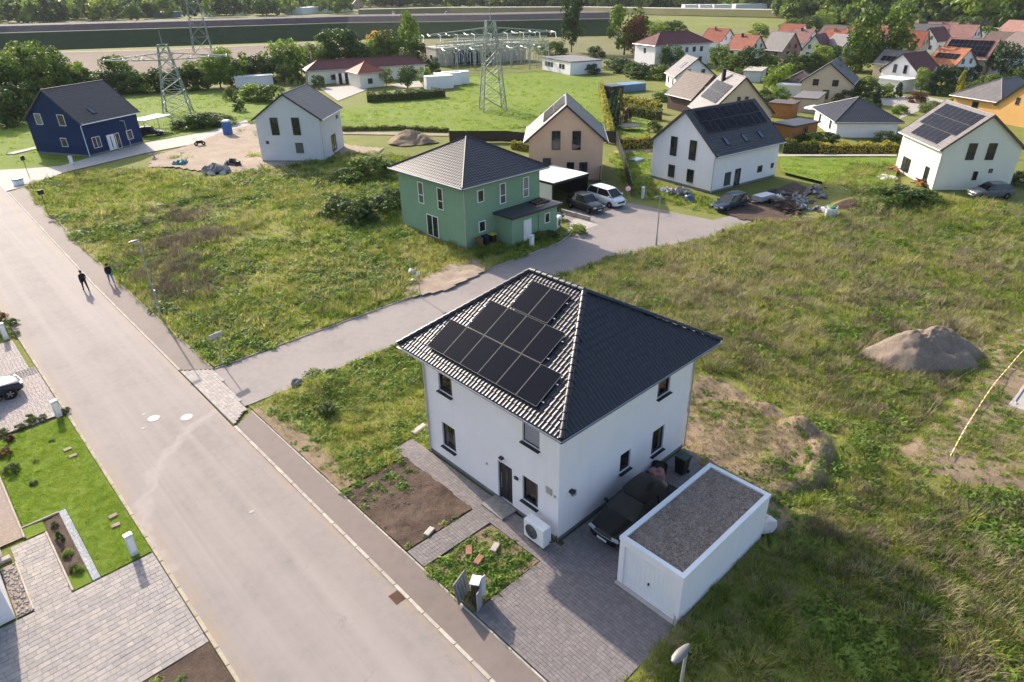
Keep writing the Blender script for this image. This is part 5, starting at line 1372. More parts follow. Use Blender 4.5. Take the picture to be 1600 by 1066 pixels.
def lump(name, label, loc, r, h, mat, cat, seed=0, n=22, m=10, sq=1.0, flat=.35):
    """irregular body (sack, heap, bundle) resting on the ground: sagging folds on sacks, loose relief on heaps"""
    rs = random.Random(seed); mb = MB(); vs = []
    if r > 1.8: n, m = 48, 22
    ph = [rs.uniform(0, 6.28) for _ in range(6)]; o_ = seed * 13.7
    for j in range(m + 1):
        f = j / m; el = f * math.pi / 2
        for k in range(n):
            a = 2 * math.pi * k / n
            q = 1 + .12 * math.sin(3 * a + ph[0] + 2 * f) + .08 * math.sin(5 * a + ph[1] - 3 * f)
            rad = r * q * (math.cos(el) ** flat if j < m else 0)
            x, y = rad * math.cos(a) * sq, rad * math.sin(a)
            z = h * math.sin(el) * (1 + .12 * math.sin(2 * a + ph[2]))
            if r > 1.8: z = h * (1 - (rad / (r * q)) ** 1.3) * (.6 + .9 * float(fbm(x / r * 1.6 + o_, y / r * 1.6 + o_, 3)))
            g_ = .22 * (float(fbm(x / r * 3.5 + o_, y / r * 3.5 + z / h * 2 + o_, 3)) - .45)
            vs.append((x * (1 + g_), y * (1 + g_), max(0, z * (1 + g_ * 1.3))))
    fs = [(j * n + k, j * n + (k + 1) % n, (j + 1) * n + (k + 1) % n, (j + 1) * n + k) for j in range(m) for k in range(n)]
    mb.mesh(vs, fs)
    o = mb.build(name, mat, smooth=True, loc=(loc[0], loc[1], loc[2] if len(loc) > 2 else 0.05))
    return tag(o, label, cat)
b = thing('bulk_bag', 'white bulk bag with green cover in front of the rubbish heap', 'bulk bag', (69.46, 26.00) + (0.15,), R(20))
bm_ = MB(); rings = []
for z_, w in ((0, .42), (.08, .52), (.35, .58), (.7, .56), (.9, .5)):
    rings.append([(w * (math.copysign(abs(math.cos(a)) ** .5, math.cos(a))), w * (math.copysign(abs(math.sin(a)) ** .5, math.sin(a))), z_) for a in [2 * math.pi * k / 20 for k in range(21)]])
loft(bm_, rings); bm_.build('sack', M['bag'], b, smooth=True)
cv = MB(); rings = []
for z_, w in ((.88, .42), (1.02, .36), (1.1, .2), (1.12, .02)):
    rings.append([(w * math.cos(a) * random.uniform(.9, 1.15), w * math.sin(a) * random.uniform(.9, 1.15), z_) for a in [2 * math.pi * k / 14 for k in range(15)]])
loft(cv, rings); cv.build('cover', M['green_plastic'], b, smooth=True)
for s in ((-.5, -.5), (.5, -.5), (.5, .5), (-.5, .5)): MB().path([(s[0], s[1] * .8, .85), (s[0] * 1.05, s[1], 1.05), (s[0] * .8, s[1], .88)], .025).build('strap', M['bag'], b)
lump('sand_sack', 'round white sack slumped against the bulk bag', (70.73, 27.18) + (0.15,), .5, .5, M['bag'], 'sack', 3)
def pile(name, label, loc, r, h, mats, cat, seed=0, n=26, kind='stone'):
    """loose pile of separate pieces stacked over a low core"""
    rs = random.Random(seed); root = thing(name, label, cat, loc, rs.random() * 6)
    for k in range(n):
        f = k / n; rad = r * math.sqrt(rs.random()) * (1 - .5 * f); a = rs.random() * 6.28
        x, y = rad * math.cos(a), rad * math.sin(a); z = max(.05, h * (1 - (rad / r)) * rs.uniform(.5, .95))
        u = Vector((rs.gauss(0, 1), rs.gauss(0, 1), rs.gauss(0, .5))).normalized(); v = u.orthogonal().normalized(); w = u.cross(v)
        if kind == 'board': d = (r * rs.uniform(.4, .75), .1, .03); u = Vector((u.x, u.y, u.z * .3)).normalized(); v = Vector((-u.y, u.x, 0)).normalized(); w = u.cross(v)
        elif kind == 'sack': d = (r * rs.uniform(.25, .4), r * rs.uniform(.2, .3), r * rs.uniform(.1, .2))
        else: d = (r * rs.uniform(.14, .3), r * rs.uniform(.12, .24), r * rs.uniform(.1, .2))
        vs = []
        for (sx, sy, sz) in ((-1, -1, -1), (1, -1, -1), (1, 1, -1), (-1, 1, -1), (-1, -1, 1), (1, -1, 1), (1, 1, 1), (-1, 1, 1)):
            j = [rs.uniform(.7, 1.0) for _ in range(3)] if kind != 'board' else [1, 1, 1]
            vs.append(Vector((x, y, z)) + u * (sx * d[0] * j[0]) + v * (sy * d[1] * j[1]) + w * (sz * d[2] * j[2]))
        vs = [Vector((p.x, p.y, max(p.z, -.02))) for p in vs]
        MB().mesh(vs, [(0, 3, 2, 1), (4, 5, 6, 7), (0, 1, 5, 4), (1, 2, 6, 5), (2, 3, 7, 6), (3, 0, 4, 7)]).build(kind, M[mats[k % len(mats)]], root)
    return root
heap = [
 ('rubbish_heap', 'brown brushwood heap between trailer and light blue tarpaulin', (69.54, 31.05), 1.5, 1.1, 'dark_wood', 'heap'),
 ('tarpaulin', 'light blue tarpaulin bundle in front of the rubbish', (70.12, 29.11), .75, .7, 'lightblue', 'tarpaulin'),
 ('rubble_pile', 'pale grey rubble pile behind the brushwood heap', (72.27, 30.58), 1.1, .8, 'stone', 'rubble'),
 ('rubbish_heap', 'dark soil heap behind the bulk bag', (73.30, 25.44), 2.3, 1.2, 'soil', 'heap'),
 ('stone_pile', 'tall grey stone pile at the back of the rubbish', (76.18, 30.80), 1.1, 1.5, 'stone', 'stones'),
 ('board_pile', 'wooden boards pile left of the green net', (78.58, 30.55), 1.2, .7, 'wood', 'boards'),
 ('green_net', 'rolled green net on top of the rubbish at its right end', (79.15, 29.17), .9, .5, 'green_plastic', 'net'),
 ('rubbish_heap', 'second brushwood heap right of the trailer', (68.45, 29.57), 1.3, .9, 'dark_wood', 'heap'),
 ('white_sacks', 'white sacks lying on the brushwood', (71.06, 32.57), .9, .9, 'bag', 'sacks'),
 ('board_pile', 'grey boards leaning behind the trailer', (73.26, 32.40), 1.3, 1.1, 'stone', 'boards'),
 ('stone_pile', 'pale stone pile between tarpaulin and bulk bag', (70.66, 27.90), .8, .7, 'stone', 'stones'),
 ('rubble_pile', 'low rubble pile right of the stone pile', (75.40, 29.42), 1.0, .7, 'brick_red', 'rubble'),
 ('black_sack', 'black sack behind the small trailer', (72.28, 33.81), .8, .8, 'black', 'sack'),
 ('stone_heap', 'pale stone heap at the foot of the white solar house', (66.46, 42.26), 1.3, .6, 'stone', 'stones'),
 ('blue_tarp', 'blue tarpaulin at the foot of the white solar house', (65.14, 40.26), .7, .6, 'blue_plastic', 'tarpaulin'),
 ('white_sacks', 'white sacks left of the blue tarpaulin at the house', (66.01, 43.90), .9, .5, 'bag', 'sacks'),
 ('dirt_heap', 'reddish earth heap beside the gravel path', (62.38, 89.93), 3.1, 1.5, 'drysoil', 'heap'),
 ('dirt_heap', 'second lower reddish earth heap right of the first', (63.47, 88.01), 2.4, 1.1, 'drysoil', 'heap'),
 ('pallet_heap', 'orange crate heap at the corner of the cream house', (92.61, 28.41), .9, .8, 'orange_wood', 'crates'),
 ('wood_pile', 'orange wood pile at the door of the cream house', (88.68, 23.81), .9, .9, 'orange_wood', 'wood pile'),
 ('white_sheet', 'white plastic sheet on the grass by the cream house', (88.62, 27.70), 1.3, .4, 'bag', 'sheet'),
 ('black_heap', 'black foil heap on the sand before the grey house', (35.98, 95.10), 1.3, .8, 'black', 'foil'),
 ('teal_pile', 'teal plastic pile at the edge of the overgrown plot', (31.10, 101.48), 1.1, .5, 'teal_plastic', 'pile'),
 ('stone_heap', 'heap of pale broken stones in front of the grey house', (32.48, 93.13), 2.2, .7, 'concrete', 'stones'),
 ('white_rubble', 'white bag with dark mouth upon the sandy verge of the side street', (30.15, 44.90), .3, .35, 'bag', 'bag'),
 ('white_rubble', 'second white bag nearer the side street kerb', (29.03, 43.08), .32, .3, 'bag', 'bag'),
 ('stone_block', 'block of grey stones beside the court, nearer one', (45.65, 33.92), .55, .6, 'stone', 'stones'),
 ('stone_block', 'block of pale stones at the edge of the court, farther one', (57.54, 31.23), .55, .6, 'stone', 'stones'),
]
for k, (nm, lb, uv, r_, h_, mt, ct) in enumerate(heap):
    if nm in ('stone_pile', 'rubble_pile', 'stone_heap', 'stone_block'): pile(nm, lb, uv + (.08,), r_, h_, [mt, 'stone', 'concrete', 'plinth'], ct, k, 30 if r_ > 1 else 9)
    elif nm in ('board_pile', 'pallet_heap', 'wood_pile', 'rubbish_heap') and mt != 'soil': pile(nm, lb, uv + (.08,), r_, h_, [mt, 'wood', 'dark_wood', mt], ct, k, 26, 'board')
    elif nm in ('white_sacks', 'black_heap', 'teal_pile', 'green_net', 'blue_tarp', 'tarpaulin'): pile(nm, lb, uv + (.08,), r_, h_, [mt, mt, 'shutter'], ct, k, 10, 'sack')
    else: lump(nm, lb, uv + (.08,), r_, h_, M[mt], ct, seed=k + 20, sq=random.uniform(.8, 1.3), flat=.6)
lump('plastic_roll', 'crumpled white plastic bale behind the garage corner', (23.45, 8.75, .25), .5, .55, M['bag'], 'bale', 5)
lump('rubbish_bag', 'pink and white rubbish sacks beside the wheelie bin', (22.9, 14.2, .1), .42, .55, M['pink_plastic'], 'sacks', 6)
lump('rubbish_bag', 'black rubbish sack leaning on the house wall', (23.35, 14.35, .1), .38, .6, M['black'], 'sack', 7)

M['bin_green'] = plain('dark_green_plastic', (0.012, 0.035, 0.02), .5, .4)
def bin_(label, loc, rot, body, lid, h=1.05):
    r = thing('wheelie_bin', label, 'bin', loc, rot)
    b = MB(); rings = []
    for z_, w in ((.06, .22), (h - .06, .29)): rings.append([(w, -w, z_), (w, w, z_), (-w, w, z_), (-w, -w, z_), (w, -w, z_)])
    loft(b, rings); b.build('body', body, r)
    MB().bbox(-.33, .32, -.32, .32, h - .05, h + .05, .03).build('lid', lid, r)
    for s in (-1, 1): MB().lathe([(.02, .03), (.1, .03), (.1, -.03), (.02, -.03)], 12, 'y', (-.25, s * .25, .1)).build('wheel', M['black'], r)
    MB().tube((-.36, -.24, h - .06), (-.36, .24, h - .06), .02).build('handle', body, r)
bin_('dark green wheelie bin between the house and the gravel-roofed garage', (24.1, 13.55, .1), R(180), M['black'], M['bin_green'])
bin_('black wheelie bin with yellow lid at the green house wall', (39.85, 45.2, .05), R(-90), M['black'], M['yellow_plastic'])
bin_('black wheelie bin with blue-black lid left of the yellow-lidded bin', (39.0, 45.2, .05), R(-90), M['black'], M['blue_wall'])
bin_('brown wheelie bin at the front corner of the green house', (38.1, 45.15, .05), R(-90), M['wood'], M['wood'])
t_ = thing('spare_wheel', 'small black wheel lying behind the garage', 'wheel', (25.05, 10.9, .3), R(30))
MB().lathe([(.12, .07), (.26, .08), (.28, 0), (.26, -.08), (.12, -.07)], 16, 'z').build('tyre', M['tyre'], t_)
MB().lathe([(0, .03), (.12, .06), (.12, -.06)], 12, 'z').build('rim', M['rim'], t_)

# site meter cabinet in the front weed bed
ms = thing('meter_cabinet', 'weathered meter cabinet with open white doors in the front bed', 'cabinet', (11.55, 14.75, .1), R(35))
MB().box(-.2, .2, -.15, .15, .05, 1.15).build('back_box', M['dark_wood'], ms)
MB().box(-.24, .24, -.19, .19, 1.152, 1.2).build('lid', M['white'], ms)
MB().obox((-.36, -.22, .55), (.2, -.05, 0), (.015, .015, 0), (0, 0, .5)).build('door_panel', M['shutter'], ms)
MB().obox((.3, -.22, .6), (.1, -.06, 0), (.015, .015, 0), (0, 0, .52)).build('door_panel', M['grey_wall'], ms)
MB().obox((0, -.165, .85), (.13, 0, 0), (0, .02, 0), (0, 0, .16)).build('meter', M['shutter'], ms)
for x in (-.22, .22): MB().box(x - .03, x + .03, .1, .16, -.1, .06).build('leg', M['wood'], ms)
pk = thing('leaning_board', 'grey slotted board leaning over the weeds beside the meter cabinet', 'board', (11.25, 15.3, .12), R(20))
MB().obox((0, 0, .55), (.45, 0, 0), (0, .1, .5), (0, .02, -.004)).build('panel', M['stone'], pk)
for k in range(4): MB().obox((-.3 + k * .2, -.03, .55), (.03, 0, 0), (0, .09, .45), (0, .012, -.003)).build('slat', M['shutter'], pk)
for (x, y, a, lb) in ((14.0, 16.35, 25, 'white stone slab lying on the dry patch of the front bed'), (13.05, 17.0, 50, 'brownish paving stone at the path edge of the front bed'), (13.0, 16.3, 20, 'brown paving stone amid the weeds of the front bed'), (12.5, 19.15, 20, 'pale stone at the edge of the dark soil bed')):
    s = MB().bbox(-.28, .28, -.14, .14, 0, .1, .02).build('stone_slab', M['concrete'] if 'white' in lb or 'pale' in lb else M['brick_red'], loc=(x, y, .1), rot=(.03, .05, R(a)))
    tag(s, lb, 'stone')
eb = thing('concrete_beam', 'short pale concrete beam at the far front corner of the white house', 'beam', (16.9, 25.9, .05), R(12))
MB().bbox(-.5, .5, -.15, .15, 0, .16, .02).build('beam', M['concrete'], eb)
bx = lump('boulder', 'pinkish boulder behind the far corner of the white house', (22.5, 26.0, .1), .7, 1.1, M['stone'], 'boulder', 9)
bx = lump('boulder', 'grey stone lying before the weed mound in the corner plot', (14.30, 34.95) + (.1,), .4, .45, M['stone'], 'boulder', 10)

# left edge gardens
lw = sheet('mown_lawn', [(.98, 26.9), (3.02, 26.9), (3.02, 41.6), (-.8, 41.6), (-.8, 32.75), (.98, 32.75)], .05, M['lawn'])
sheet('lawn_corner', [(-.05, 26.88), (.62, 26.88), (.62, 27.9), (-.05, 27.9)], .05, M['lawn'])
sheet('lawn_strip', [(-.85, 31.7), (-.05, 31.7), (-.05, 32.5), (-.85, 32.6)], .05, M['lawn'])
bare('flower_bed', [(-.05, 27.9), (.62, 27.9), (.62, 32.55), (-.05, 32.3)], .02, M['soil'], .1, .08, 2)
bd = thing('gravel_edging', 'white gravel strip framing the flower bed in the lawn', 'gravel strip', (.8, 29.8, 0))
MB().bbox(-.15, .15, -2.9, 2.9, 0, .07, .01).build('strip', M['whitegravel'], bd)
pe = MB()
for k in range(700):
    x, y, r = random.uniform(-.14, .14), random.uniform(-2.85, 2.85), random.uniform(.015, .035)
    pe.mesh([(x - r, y - r * .6, .065), (x + r, y - r * .5, .065), (x + r * .1, y + r, .065), (x, y, .065 + r)], [(0, 1, 3), (1, 2, 3), (2, 0, 3)])
o = pe.build('pebbles', M['white'], bd, fix=False); o['kind'] = 'stuff'
for nm, lb, p0, p1 in (('edging_kerb', 'thin concrete edging between lawn and upper left gravel', (-.9, 41.4), (-.9, 31.9)), ('edging_kerb', 'thin concrete edging along the top of the flower bed', (-.9, 32.68), (.65, 32.68)), ('edging_kerb', 'thin concrete edging between flower bed and paving', (-.1, 26.9), (-.1, 31.6))):
    d = Vector((p1[0] - p0[0], p1[1] - p0[1], 0)); c = ((p0[0] + p1[0]) / 2, (p0[1] + p1[1]) / 2, 0)
    e_ = MB().bbox(-d.length / 2, d.length / 2, -.04, .04, 0, .09, .01).build(nm, M['kerb'], loc=c, rot=(0, 0, math.atan2(d.y, d.x)))
    tag(e_, lb, 'edging')
sheet('gravel_bed', [(-1.9, 32.0), (-.94, 32.0), (-.94, 41.5), (-1.9, 41.5)], .03, M['gravel'])
sb = thing('stone_bed', 'narrow bed of pale cobbles along the white house corner', 'stone bed', (-1.8, 28.7, 0))
MB().box(-.27, .27, -1.75, 1.75, 0, .04).build('base', M['gravel'], sb)
for k in range(150):
    x, y, r = random.uniform(-.22, .22), random.uniform(-1.7, 1.7), random.uniform(.035, .07); a = random.random() * 6
    m = MB(); pts = [(r * math.cos(q * 1.2566) * random.uniform(.8, 1.2), r * math.sin(q * 1.2566) * random.uniform(.8, 1.2), 0) for q in range(5)]
    tp = [(p[0] * .6, p[1] * .6, r * .8) for p in pts]
    m.mesh(pts + tp, [(q, (q + 1) % 5, 5 + (q + 1) % 5, 5 + q) for q in range(5)] + [(5, 6, 7, 8, 9)])
    m.build('cobble', M['concrete'] if k % 3 else M['stone'], sb, loc=(x, y, .035), rot=(0, 0, a), fix=False)
MB().bbox(.27, .33, -1.75, 1.75, 0, .09, .01).build('edging', M['kerb'], sb)
for k, (x, y, a, lb) in enumerate(((2.23, 37.9, 5, 'farther stepping stone of the upper pair in the lawn'), (2.3, 37.05, -4, 'nearer stepping stone of the upper pair in the lawn'), (2.45, 30.5, 4, 'farther stepping stone of the lower pair in the lawn'), (2.35, 29.75, -6, 'nearer stepping stone of the lower pair in the lawn'))):
    s = MB().bbox(-.19, .19, -.13, .13, 0, .09, .015).build('stepping_stone', M['sand'], loc=(x, y, .03), rot=(0, 0, R(a)))
    tag(s, lb, 'stone', 'stepping stones in the lawn')
def post_box(label, loc, rot, h=1.15, w=.3, d=.2):
    r = thing('meter_post', label, 'post', loc, rot)
    MB().bbox(-w / 2, w / 2, -d / 2, d / 2, 0, h, .02).build('column', M['grey_wall'], r)
    MB().box(-w / 2 - .02, w / 2 + .02, -d / 2 - .02, d / 2 + .02, h + .002, h + .05).build('cap', M['white'], r)
    MB().box(-w / 2 + .03, w / 2 - .03, -d / 2 - .012, -d / 2 - .002, .25, h - .12).build('door', M['white'], r)
post_box('light grey utility post at the lawn corner by the pale slab driveway', (2.42, 27.25, .02), R(5))
post_box('light grey utility post at the upper end of the lawn', (2.72, 41.95, .02), R(10), 1.05)
post_box('light grey utility post beside the upper drive at the left edge', (2.45, 55.85, .02), R(10), 1.2)
post_box('white utility post beside the green annex door', (41.79, 41.89) + (.03,), R(5), 1.2, .4, .25)
post_box('white utility post on the grass in front of the navy house', (20.04, 112.91) + (.03,), R(20), 1.2, .4, .3)
post_box('white utility post on the verge by the turning court', (61.84, 44.11) + (.03,), R(20), 1.3, .4, .25)
rs_ = thing('ring_sign', 'round red and white sign on a post beside the white van', 'sign', (59.66, 44.60) + (.03,), R(-130))
MB().tube((0, 0, 0), (0, 0, 1.5), .03).build('post', M['steel'], rs_)
MB().lathe([(.28, -.02), (.4, -.02), (.4, .02), (.28, .02), (.28, -.02)], 20, 'x', (0, 0, 1.5)).build('red_ring', M['red_plastic'], rs_)
MB().lathe([(0, -.012), (.28, -.012), (.28, .012), (0, .012)], 20, 'x', (0, 0, 1.5)).build('white_disc', M['white'], rs_)

# manholes and drain
for (x, y, lb, r) in ((6.63, 37.75, 'left one of two pale manhole covers at the junction', .36), (8.05, 36.5, 'right one of two pale manhole covers at the junction', .36)):
    m = thing('manhole_cover', lb, 'manhole', (x, y, .03))
    MB().lathe([(r - .06, 0), (r - .06, .012), (r, .012), (r, 0)], 28).build('ring', M['concrete'], m)
    MB().lathe([(0, .008), (r - .07, .008), (r - .07, 0)], 28).build('cover', M['white_roof'], m)
    for k in range(6):
        a = k * 1.047
        MB().box(-.05, .05, -.012, .012, .008, .011).build('slot', M['shutter'], m, loc=(.15 * math.cos(a), .15 * math.sin(a), 0.0), rot=(0, 0, a))
for (x, y, lb) in ((5.86, 37.1, 'small round valve cap left of the manholes, nearer'), (6.35, 38.6, 'small round valve cap left of the manholes, farther'), (6.4, 53.5, 'small pale valve cap far up the road'), (7.3, 26.2, 'small pale valve cap in the near road')):
    tag(MB().lathe([(0, .012), (.1, .012), (.12, 0)], 14).build('valve_cap', M['concrete'], loc=(x, y, .032)), lb, 'valve cap')
dg = thing('gully_grate', 'rusty gully grate in the road beside the kerb', 'grate', (9.38, 17.2, .032))
MB().box(-.2, .2, -.28, .28, 0, .006).build('pit', M['black'], dg)
for k in range(7): MB().box(-.19, .19, -.26 + k * .085, -.22 + k * .085, .006, .02).build('bar', M['wood'], dg)
for q in ((-.23, -.2, -.3, .3), (.2, .23, -.3, .3)): MB().box(*q, 0, .02).build('frame', M['wood'], dg)
for q_, nm in (((58.61, 38.30), 'nearer'), ((59.57, 39.54), 'farther')):
    tag(MB().lathe([(0, .01), (.36, .01), (.38, 0)], 20).build('manhole_cover', M['plinth'], loc=q_ + (.036,)), nm + ' dark manhole cover on the turning court', 'manhole')

# street lamps and sign posts
M['lamp_grey'] = plain('lamp_grey', (0.17, 0.165, 0.16), .5, .4, .2)
def lamp(label, loc, h, rot, arm=.5):
    r = thing('street_lamp', label, 'street lamp', (loc[0], loc[1], .02), rot)
    MB().tube((0, 0, 0), (0, 0, h), .065, .045, 10).build('pole', M['steel'], r)
    MB().tube((0, 0, 0), (0, 0, .9), .085, .085, 10).build('base', M['steel'], r)
    hd = MB(); rings = []
    for x, w, t in ((-.08, .05, .05), (.05, .10, .08), (.3, .15, .10), (.55, .13, .08), (.68, .05, .04)):
        rings.append([(x, w * math.cos(a), h + .05 + t * math.sin(a) * (1 if math.sin(a) > 0 else .45)) for a in [2 * math.pi * k / 12 for k in range(13)]])
    loft(hd, rings); hd.build('lamp_head', M['lamp_grey'], r, smooth=True)
    MB().box(.08, .55, -.09, .09, h - .01, h + .012).build('lamp_glass', M['porcelain'], r)
    return r
l1 = lamp('grey street lamp with small signs beside the upper pavement', (11.62, 51.4), 6.1, R(180))
for z_, w in ((2.15, .6), (2.62, .5)):
    MB().box(-.05, -.03, -w / 2, w / 2, z_ - .2, z_ + .2).build('sign_plate', M['zinc'] if z_ < 2.5 else M['lightblue'], l1)
lamp('street lamp standing at the turning court edge', (50.38, 34.00), 4.6, R(160))
lamp('street lamp in the lower right foreground with its head at the bottom edge', (11.5, 5.6), 6.0, R(180))
lamp('short street lamp in front of the navy house', (29.49, 117.87), 4.2, R(150))
sp = thing('street_sign', 'street name sign on a slim post at the junction corner', 'sign', (12.03, 40.85, .03), R(10))
MB().tube((0, 0, 0), (0, 0, 2.45), .03).build('post', M['steel'], sp)
MB().box(-.45, .45, -.015, .015, 2.1, 2.42).build('sign_plate', M['shutter'], sp)
sp = thing('sign_post', 'plain sign post beside the far upper pavement', 'sign', (11.95, 88.8, .03), R(0))
MB().tube((0, 0, 0), (0, 0, 2.6), .035).build('post', M['anthracite'], sp)
MB().box(-.32, .32, -.015, .015, 2.1, 2.6).build('sign_plate', M['anthracite'], sp)
sp = thing('sign_post', 'sign post at the far end of the main road', 'sign', (14.09, 109.42) + (.03,), R(30))
MB().tube((0, 0, 0), (0, 0, 2.8), .035).build('post', M['anthracite'], sp)
MB().box(-.3, .3, -.015, .015, 2.2, 2.8).build('sign_plate', M['anthracite'], sp)
sp = thing('marker_post', 'thin marker post on the verge of the side street', 'post', (27.74, 40.37) + (.03,), 0)
MB().tube((0, 0, 0), (0, 0, 2.2), .03).build('post', M['steel'], sp)
MB().box(-.16, .16, -.012, .012, 1.9, 2.2).build('sign_plate', M['white'], sp)
gb = thing('grit_box', 'white grit box at the far end of the upper pavement', 'box', (12.26, 105.77) + (.05,), R(20))
MB().bbox(-.5, .5, -.35, .35, 0, .6).build('body', M['white'], gb)
MB().bbox(-.54, .54, -.39, .39, .602, .75, .08).build('lid', M['teal_plastic'], gb)
tl_ = thing('portable_toilet', 'blue portable toilet with white roof on the building site', 'toilet', (44.61, 117.26) + (.03,), R(35))
MB().bbox(-.55, .55, -.55, .55, .08, 2.15, .04).build('cabin', M['blue_plastic'], tl_)
MB().bbox(-.58, .58, -.58, .58, 2.152, 2.4, .15).build('roof', M['white'], tl_)
MB().box(-.4, .4, -.57, -.552, .2, 2.0).build('door', M['blue_plastic'], tl_)
MB().box(-.6, .6, -.6, .6, 0, .08).build('skid', M['plinth'], tl_)
mc = thing('site_machine', 'small dark wheeled site machine on the pale drive', 'machine', (37.87, 112.06) + (.05,), R(-20))
for x in (-.55, .55): MB().lathe([(.1, .06), (.28, .07), (.3, 0), (.28, -.07), (.1, -.06)], 14, 'y', (x, 0, .3)).build('wheel', M['tyre'], mc)
MB().bbox(-.5, .5, -.2, .2, .35, .8, .08).build('engine', M['black'], mc)
MB().path([(-.45, 0, .75), (-.85, 0, 1.25), (-.85, .3, 1.3), (-.85, -.3, 1.3)], .03).build('handlebar', M['zinc'], mc)
mc = thing('wheelbarrow', 'small wheelbarrow at the edge of the drive before the navy house', 'wheelbarrow', (29.60, 108.28) + (.05,), R(60))
MB().mesh([(-.3, -.2, .35), (.3, -.2, .35), (.3, .2, .35), (-.3, .2, .35), (-.5, -.35, .7), (.5, -.35, .7), (.5, .35, .7), (-.5, .35, .7)], [(0, 1, 2, 3), (0, 1, 5, 4), (1, 2, 6, 5), (2, 3, 7, 6), (3, 0, 4, 7)]).build('tray', M['zinc'], mc)
MB().lathe([(.05, .04), (.18, .05), (.2, 0), (.18, -.05), (.05, -.04)], 12, 'y', (.6, 0, .2)).build('wheel', M['tyre'], mc)
for s in (-1, 1): MB().path([(.6, s * .05, .2), (-.3, s * .25, .4), (-1.0, s * .3, .6)], .025).build('handle', M['wood'], mc)

# concrete slab and barrier tape on the right
sl_ = thing('concrete_slab', 'pale concrete slab lying on the stubble at the right edge', 'slab', (46.2, 2.9, .1), 0)
MB().bbox(-4.0, 5.5, -1.6, .9, 0, .18, .03).build('slab', M['concrete'], sl_)
MB().path([(-3.6, .6, .2), (-3.3, .75, .2), (5, .75, .2)], .04).build('cable_duct', M['shutter'], sl_)
tp = thing('barrier_tape', 'red and white barrier tape strung across the stubble', 'tape', (34.4, 4.55, 0), 0)
M['tape_cream'] = plain('cream_tape', (0.75, 0.66, 0.48), .6, .3)
n = 90
for c, m_ in ((0, 'tape_cream'), (1, 'orange_plastic')):
    mb = MB()
    for k in [q for q in range(n) if (q % 3 == 2) == (c == 1)]:
        f0, f1 = k / n, (k + 1) / n
        P_ = lambda f: Vector((18.2 * f, .35 * math.sin(f * 3.1) + .1 * f, .42 + .12 * math.sin(f * 9.4) ** 2))
        p, q = P_(f0), P_(f1)
        mb.face([p + Vector((0, -.018, .014)), q + Vector((0, -.018, .014)), q + Vector((0, .018, -.014)), p + Vector((0, .018, -.014))])
    mb.build('tape_stripe', M[m_], tp, fix=False)
for f in (0, .33, .66, 1): MB().tube((18.2 * f, .35 * math.sin(f * 3.1) + .1 * f, 0), (18.2 * f, .35 * math.sin(f * 3.1) + .1 * f, .6), .015).build('stake', M['wood'], tp)

# ---------------------------------------------------------------- fences and walls
def panel_fence(name, label, pts, h, mat, postmat, seg=2.4, slats=0, cat='fence', thick=.04):
    r = thing(name, label, cat, (pts[0][0], pts[0][1], 0))
    for a, b in zip(pts[:-1], pts[1:]):
        a, b = Vector((*a, 0)), Vector((*b, 0)); d = b - a; n = max(1, round(d.length / seg)); u = d.normalized(); w = Vector((-u.y, u.x, 0))
        for k in range(n):
            p0, p1 = a + d * (k / n) - r.location, a + d * ((k + 1) / n) - r.location
            if slats:
                for s in range(slats):
                    zc = h * (s + .5) / slats
                    MB().obox((p0 + p1) / 2 + UP * zc, (p1 - p0) / 2 * .97, w * thick / 2, UP * (h / slats * .44)).build('slat', mat, r)
            else:
                MB().obox((p0 + p1) / 2 + UP * (h / 2 + .03), (p1 - p0) / 2 * .97, w * thick / 2, UP * (h / 2 - .03)).build('panel', mat, r)
            MB().obox(p0 + UP * (h / 2 + .03), u * .05, w * .05, UP * (h / 2 + .03)).build('post', postmat, r)
    return r
panel_fence('privacy_fence', 'dark brown privacy fence behind the green and peach houses', [(66.41, 84.75), (72.30, 78.23), (73.68, 73.94)], 1.7, M['dark_wood'], M['dark_wood'])
panel_fence('privacy_fence', 'dark panel fence running from the peach house to the court', [(82.17, 67.32), (83.02, 64.99), (71.91, 54.67), (61.56, 45.53)], 1.75, M['anthracite'], M['anthracite'])
panel_fence('garden_fence', 'light wooden garden fence beyond the peach house with the steep hedge', [(125.46, 104.06), (89.69, 71.68)], 1.4, M['wood'], M['wood'])
panel_fence('slat_fence', 'dark slatted fence right of the carport in front of the peach house', [(65.65, 58.41), (66.70, 54.39), (61.74, 50.45)], 1.9, M['dark_wood'], M['dark_wood'], 1.8, 0)
panel_fence('low_wall', 'low pale kerb wall beside the dark grey SUV', [(51.50, 47.03), (51.60, 43.15)], .5, M['concrete'], M['concrete'], 2.0, thick=.2, cat='wall')
panel_fence('mesh_fence', 'brown fence along the back gardens beside the white solar house', [(107.07, 52.21), (101.02, 46.46)], 1.6, M['orange_wood'], M['wood'])
gs = thing('garden_trampoline', 'round trampoline with net in the garden behind the fence', 'trampoline', (92.71, 69.92) + (0,))
MB().lathe([(0, .7), (1.6, .7), (1.7, .72), (1.7, .66), (0, .66)], 20).build('mat', M['black'], gs)
for k in range(8):
    a = k * math.pi / 4
    MB().tube((1.7 * math.cos(a), 1.7 * math.sin(a), 0), (1.7 * math.cos(a), 1.7 * math.sin(a), 2.3), .03).build('pole', M['steel'], gs)
sd_ = thing('sandpit', 'light blue plastic sandpit on the lawn left of the white solar house', 'sandpit', (75.93, 55.61) + (.03,))
MB().bbox(-.9, .9, -.6, .6, 0, .3).build('tray', M['lightblue'], sd_)
um = thing('parasol', 'white parasol beside the dark-roofed bungalow', 'parasol', (120.36, 51.71) + (0,))
MB().lathe([(0, 2.6), (1.7, 2.0), (1.68, 1.97), (0, 2.55)], 8).build('canopy', M['white_roof'], um)
MB().tube((0, 0, 0), (0, 0, 2.6), .03).build('pole', M['steel'], um)

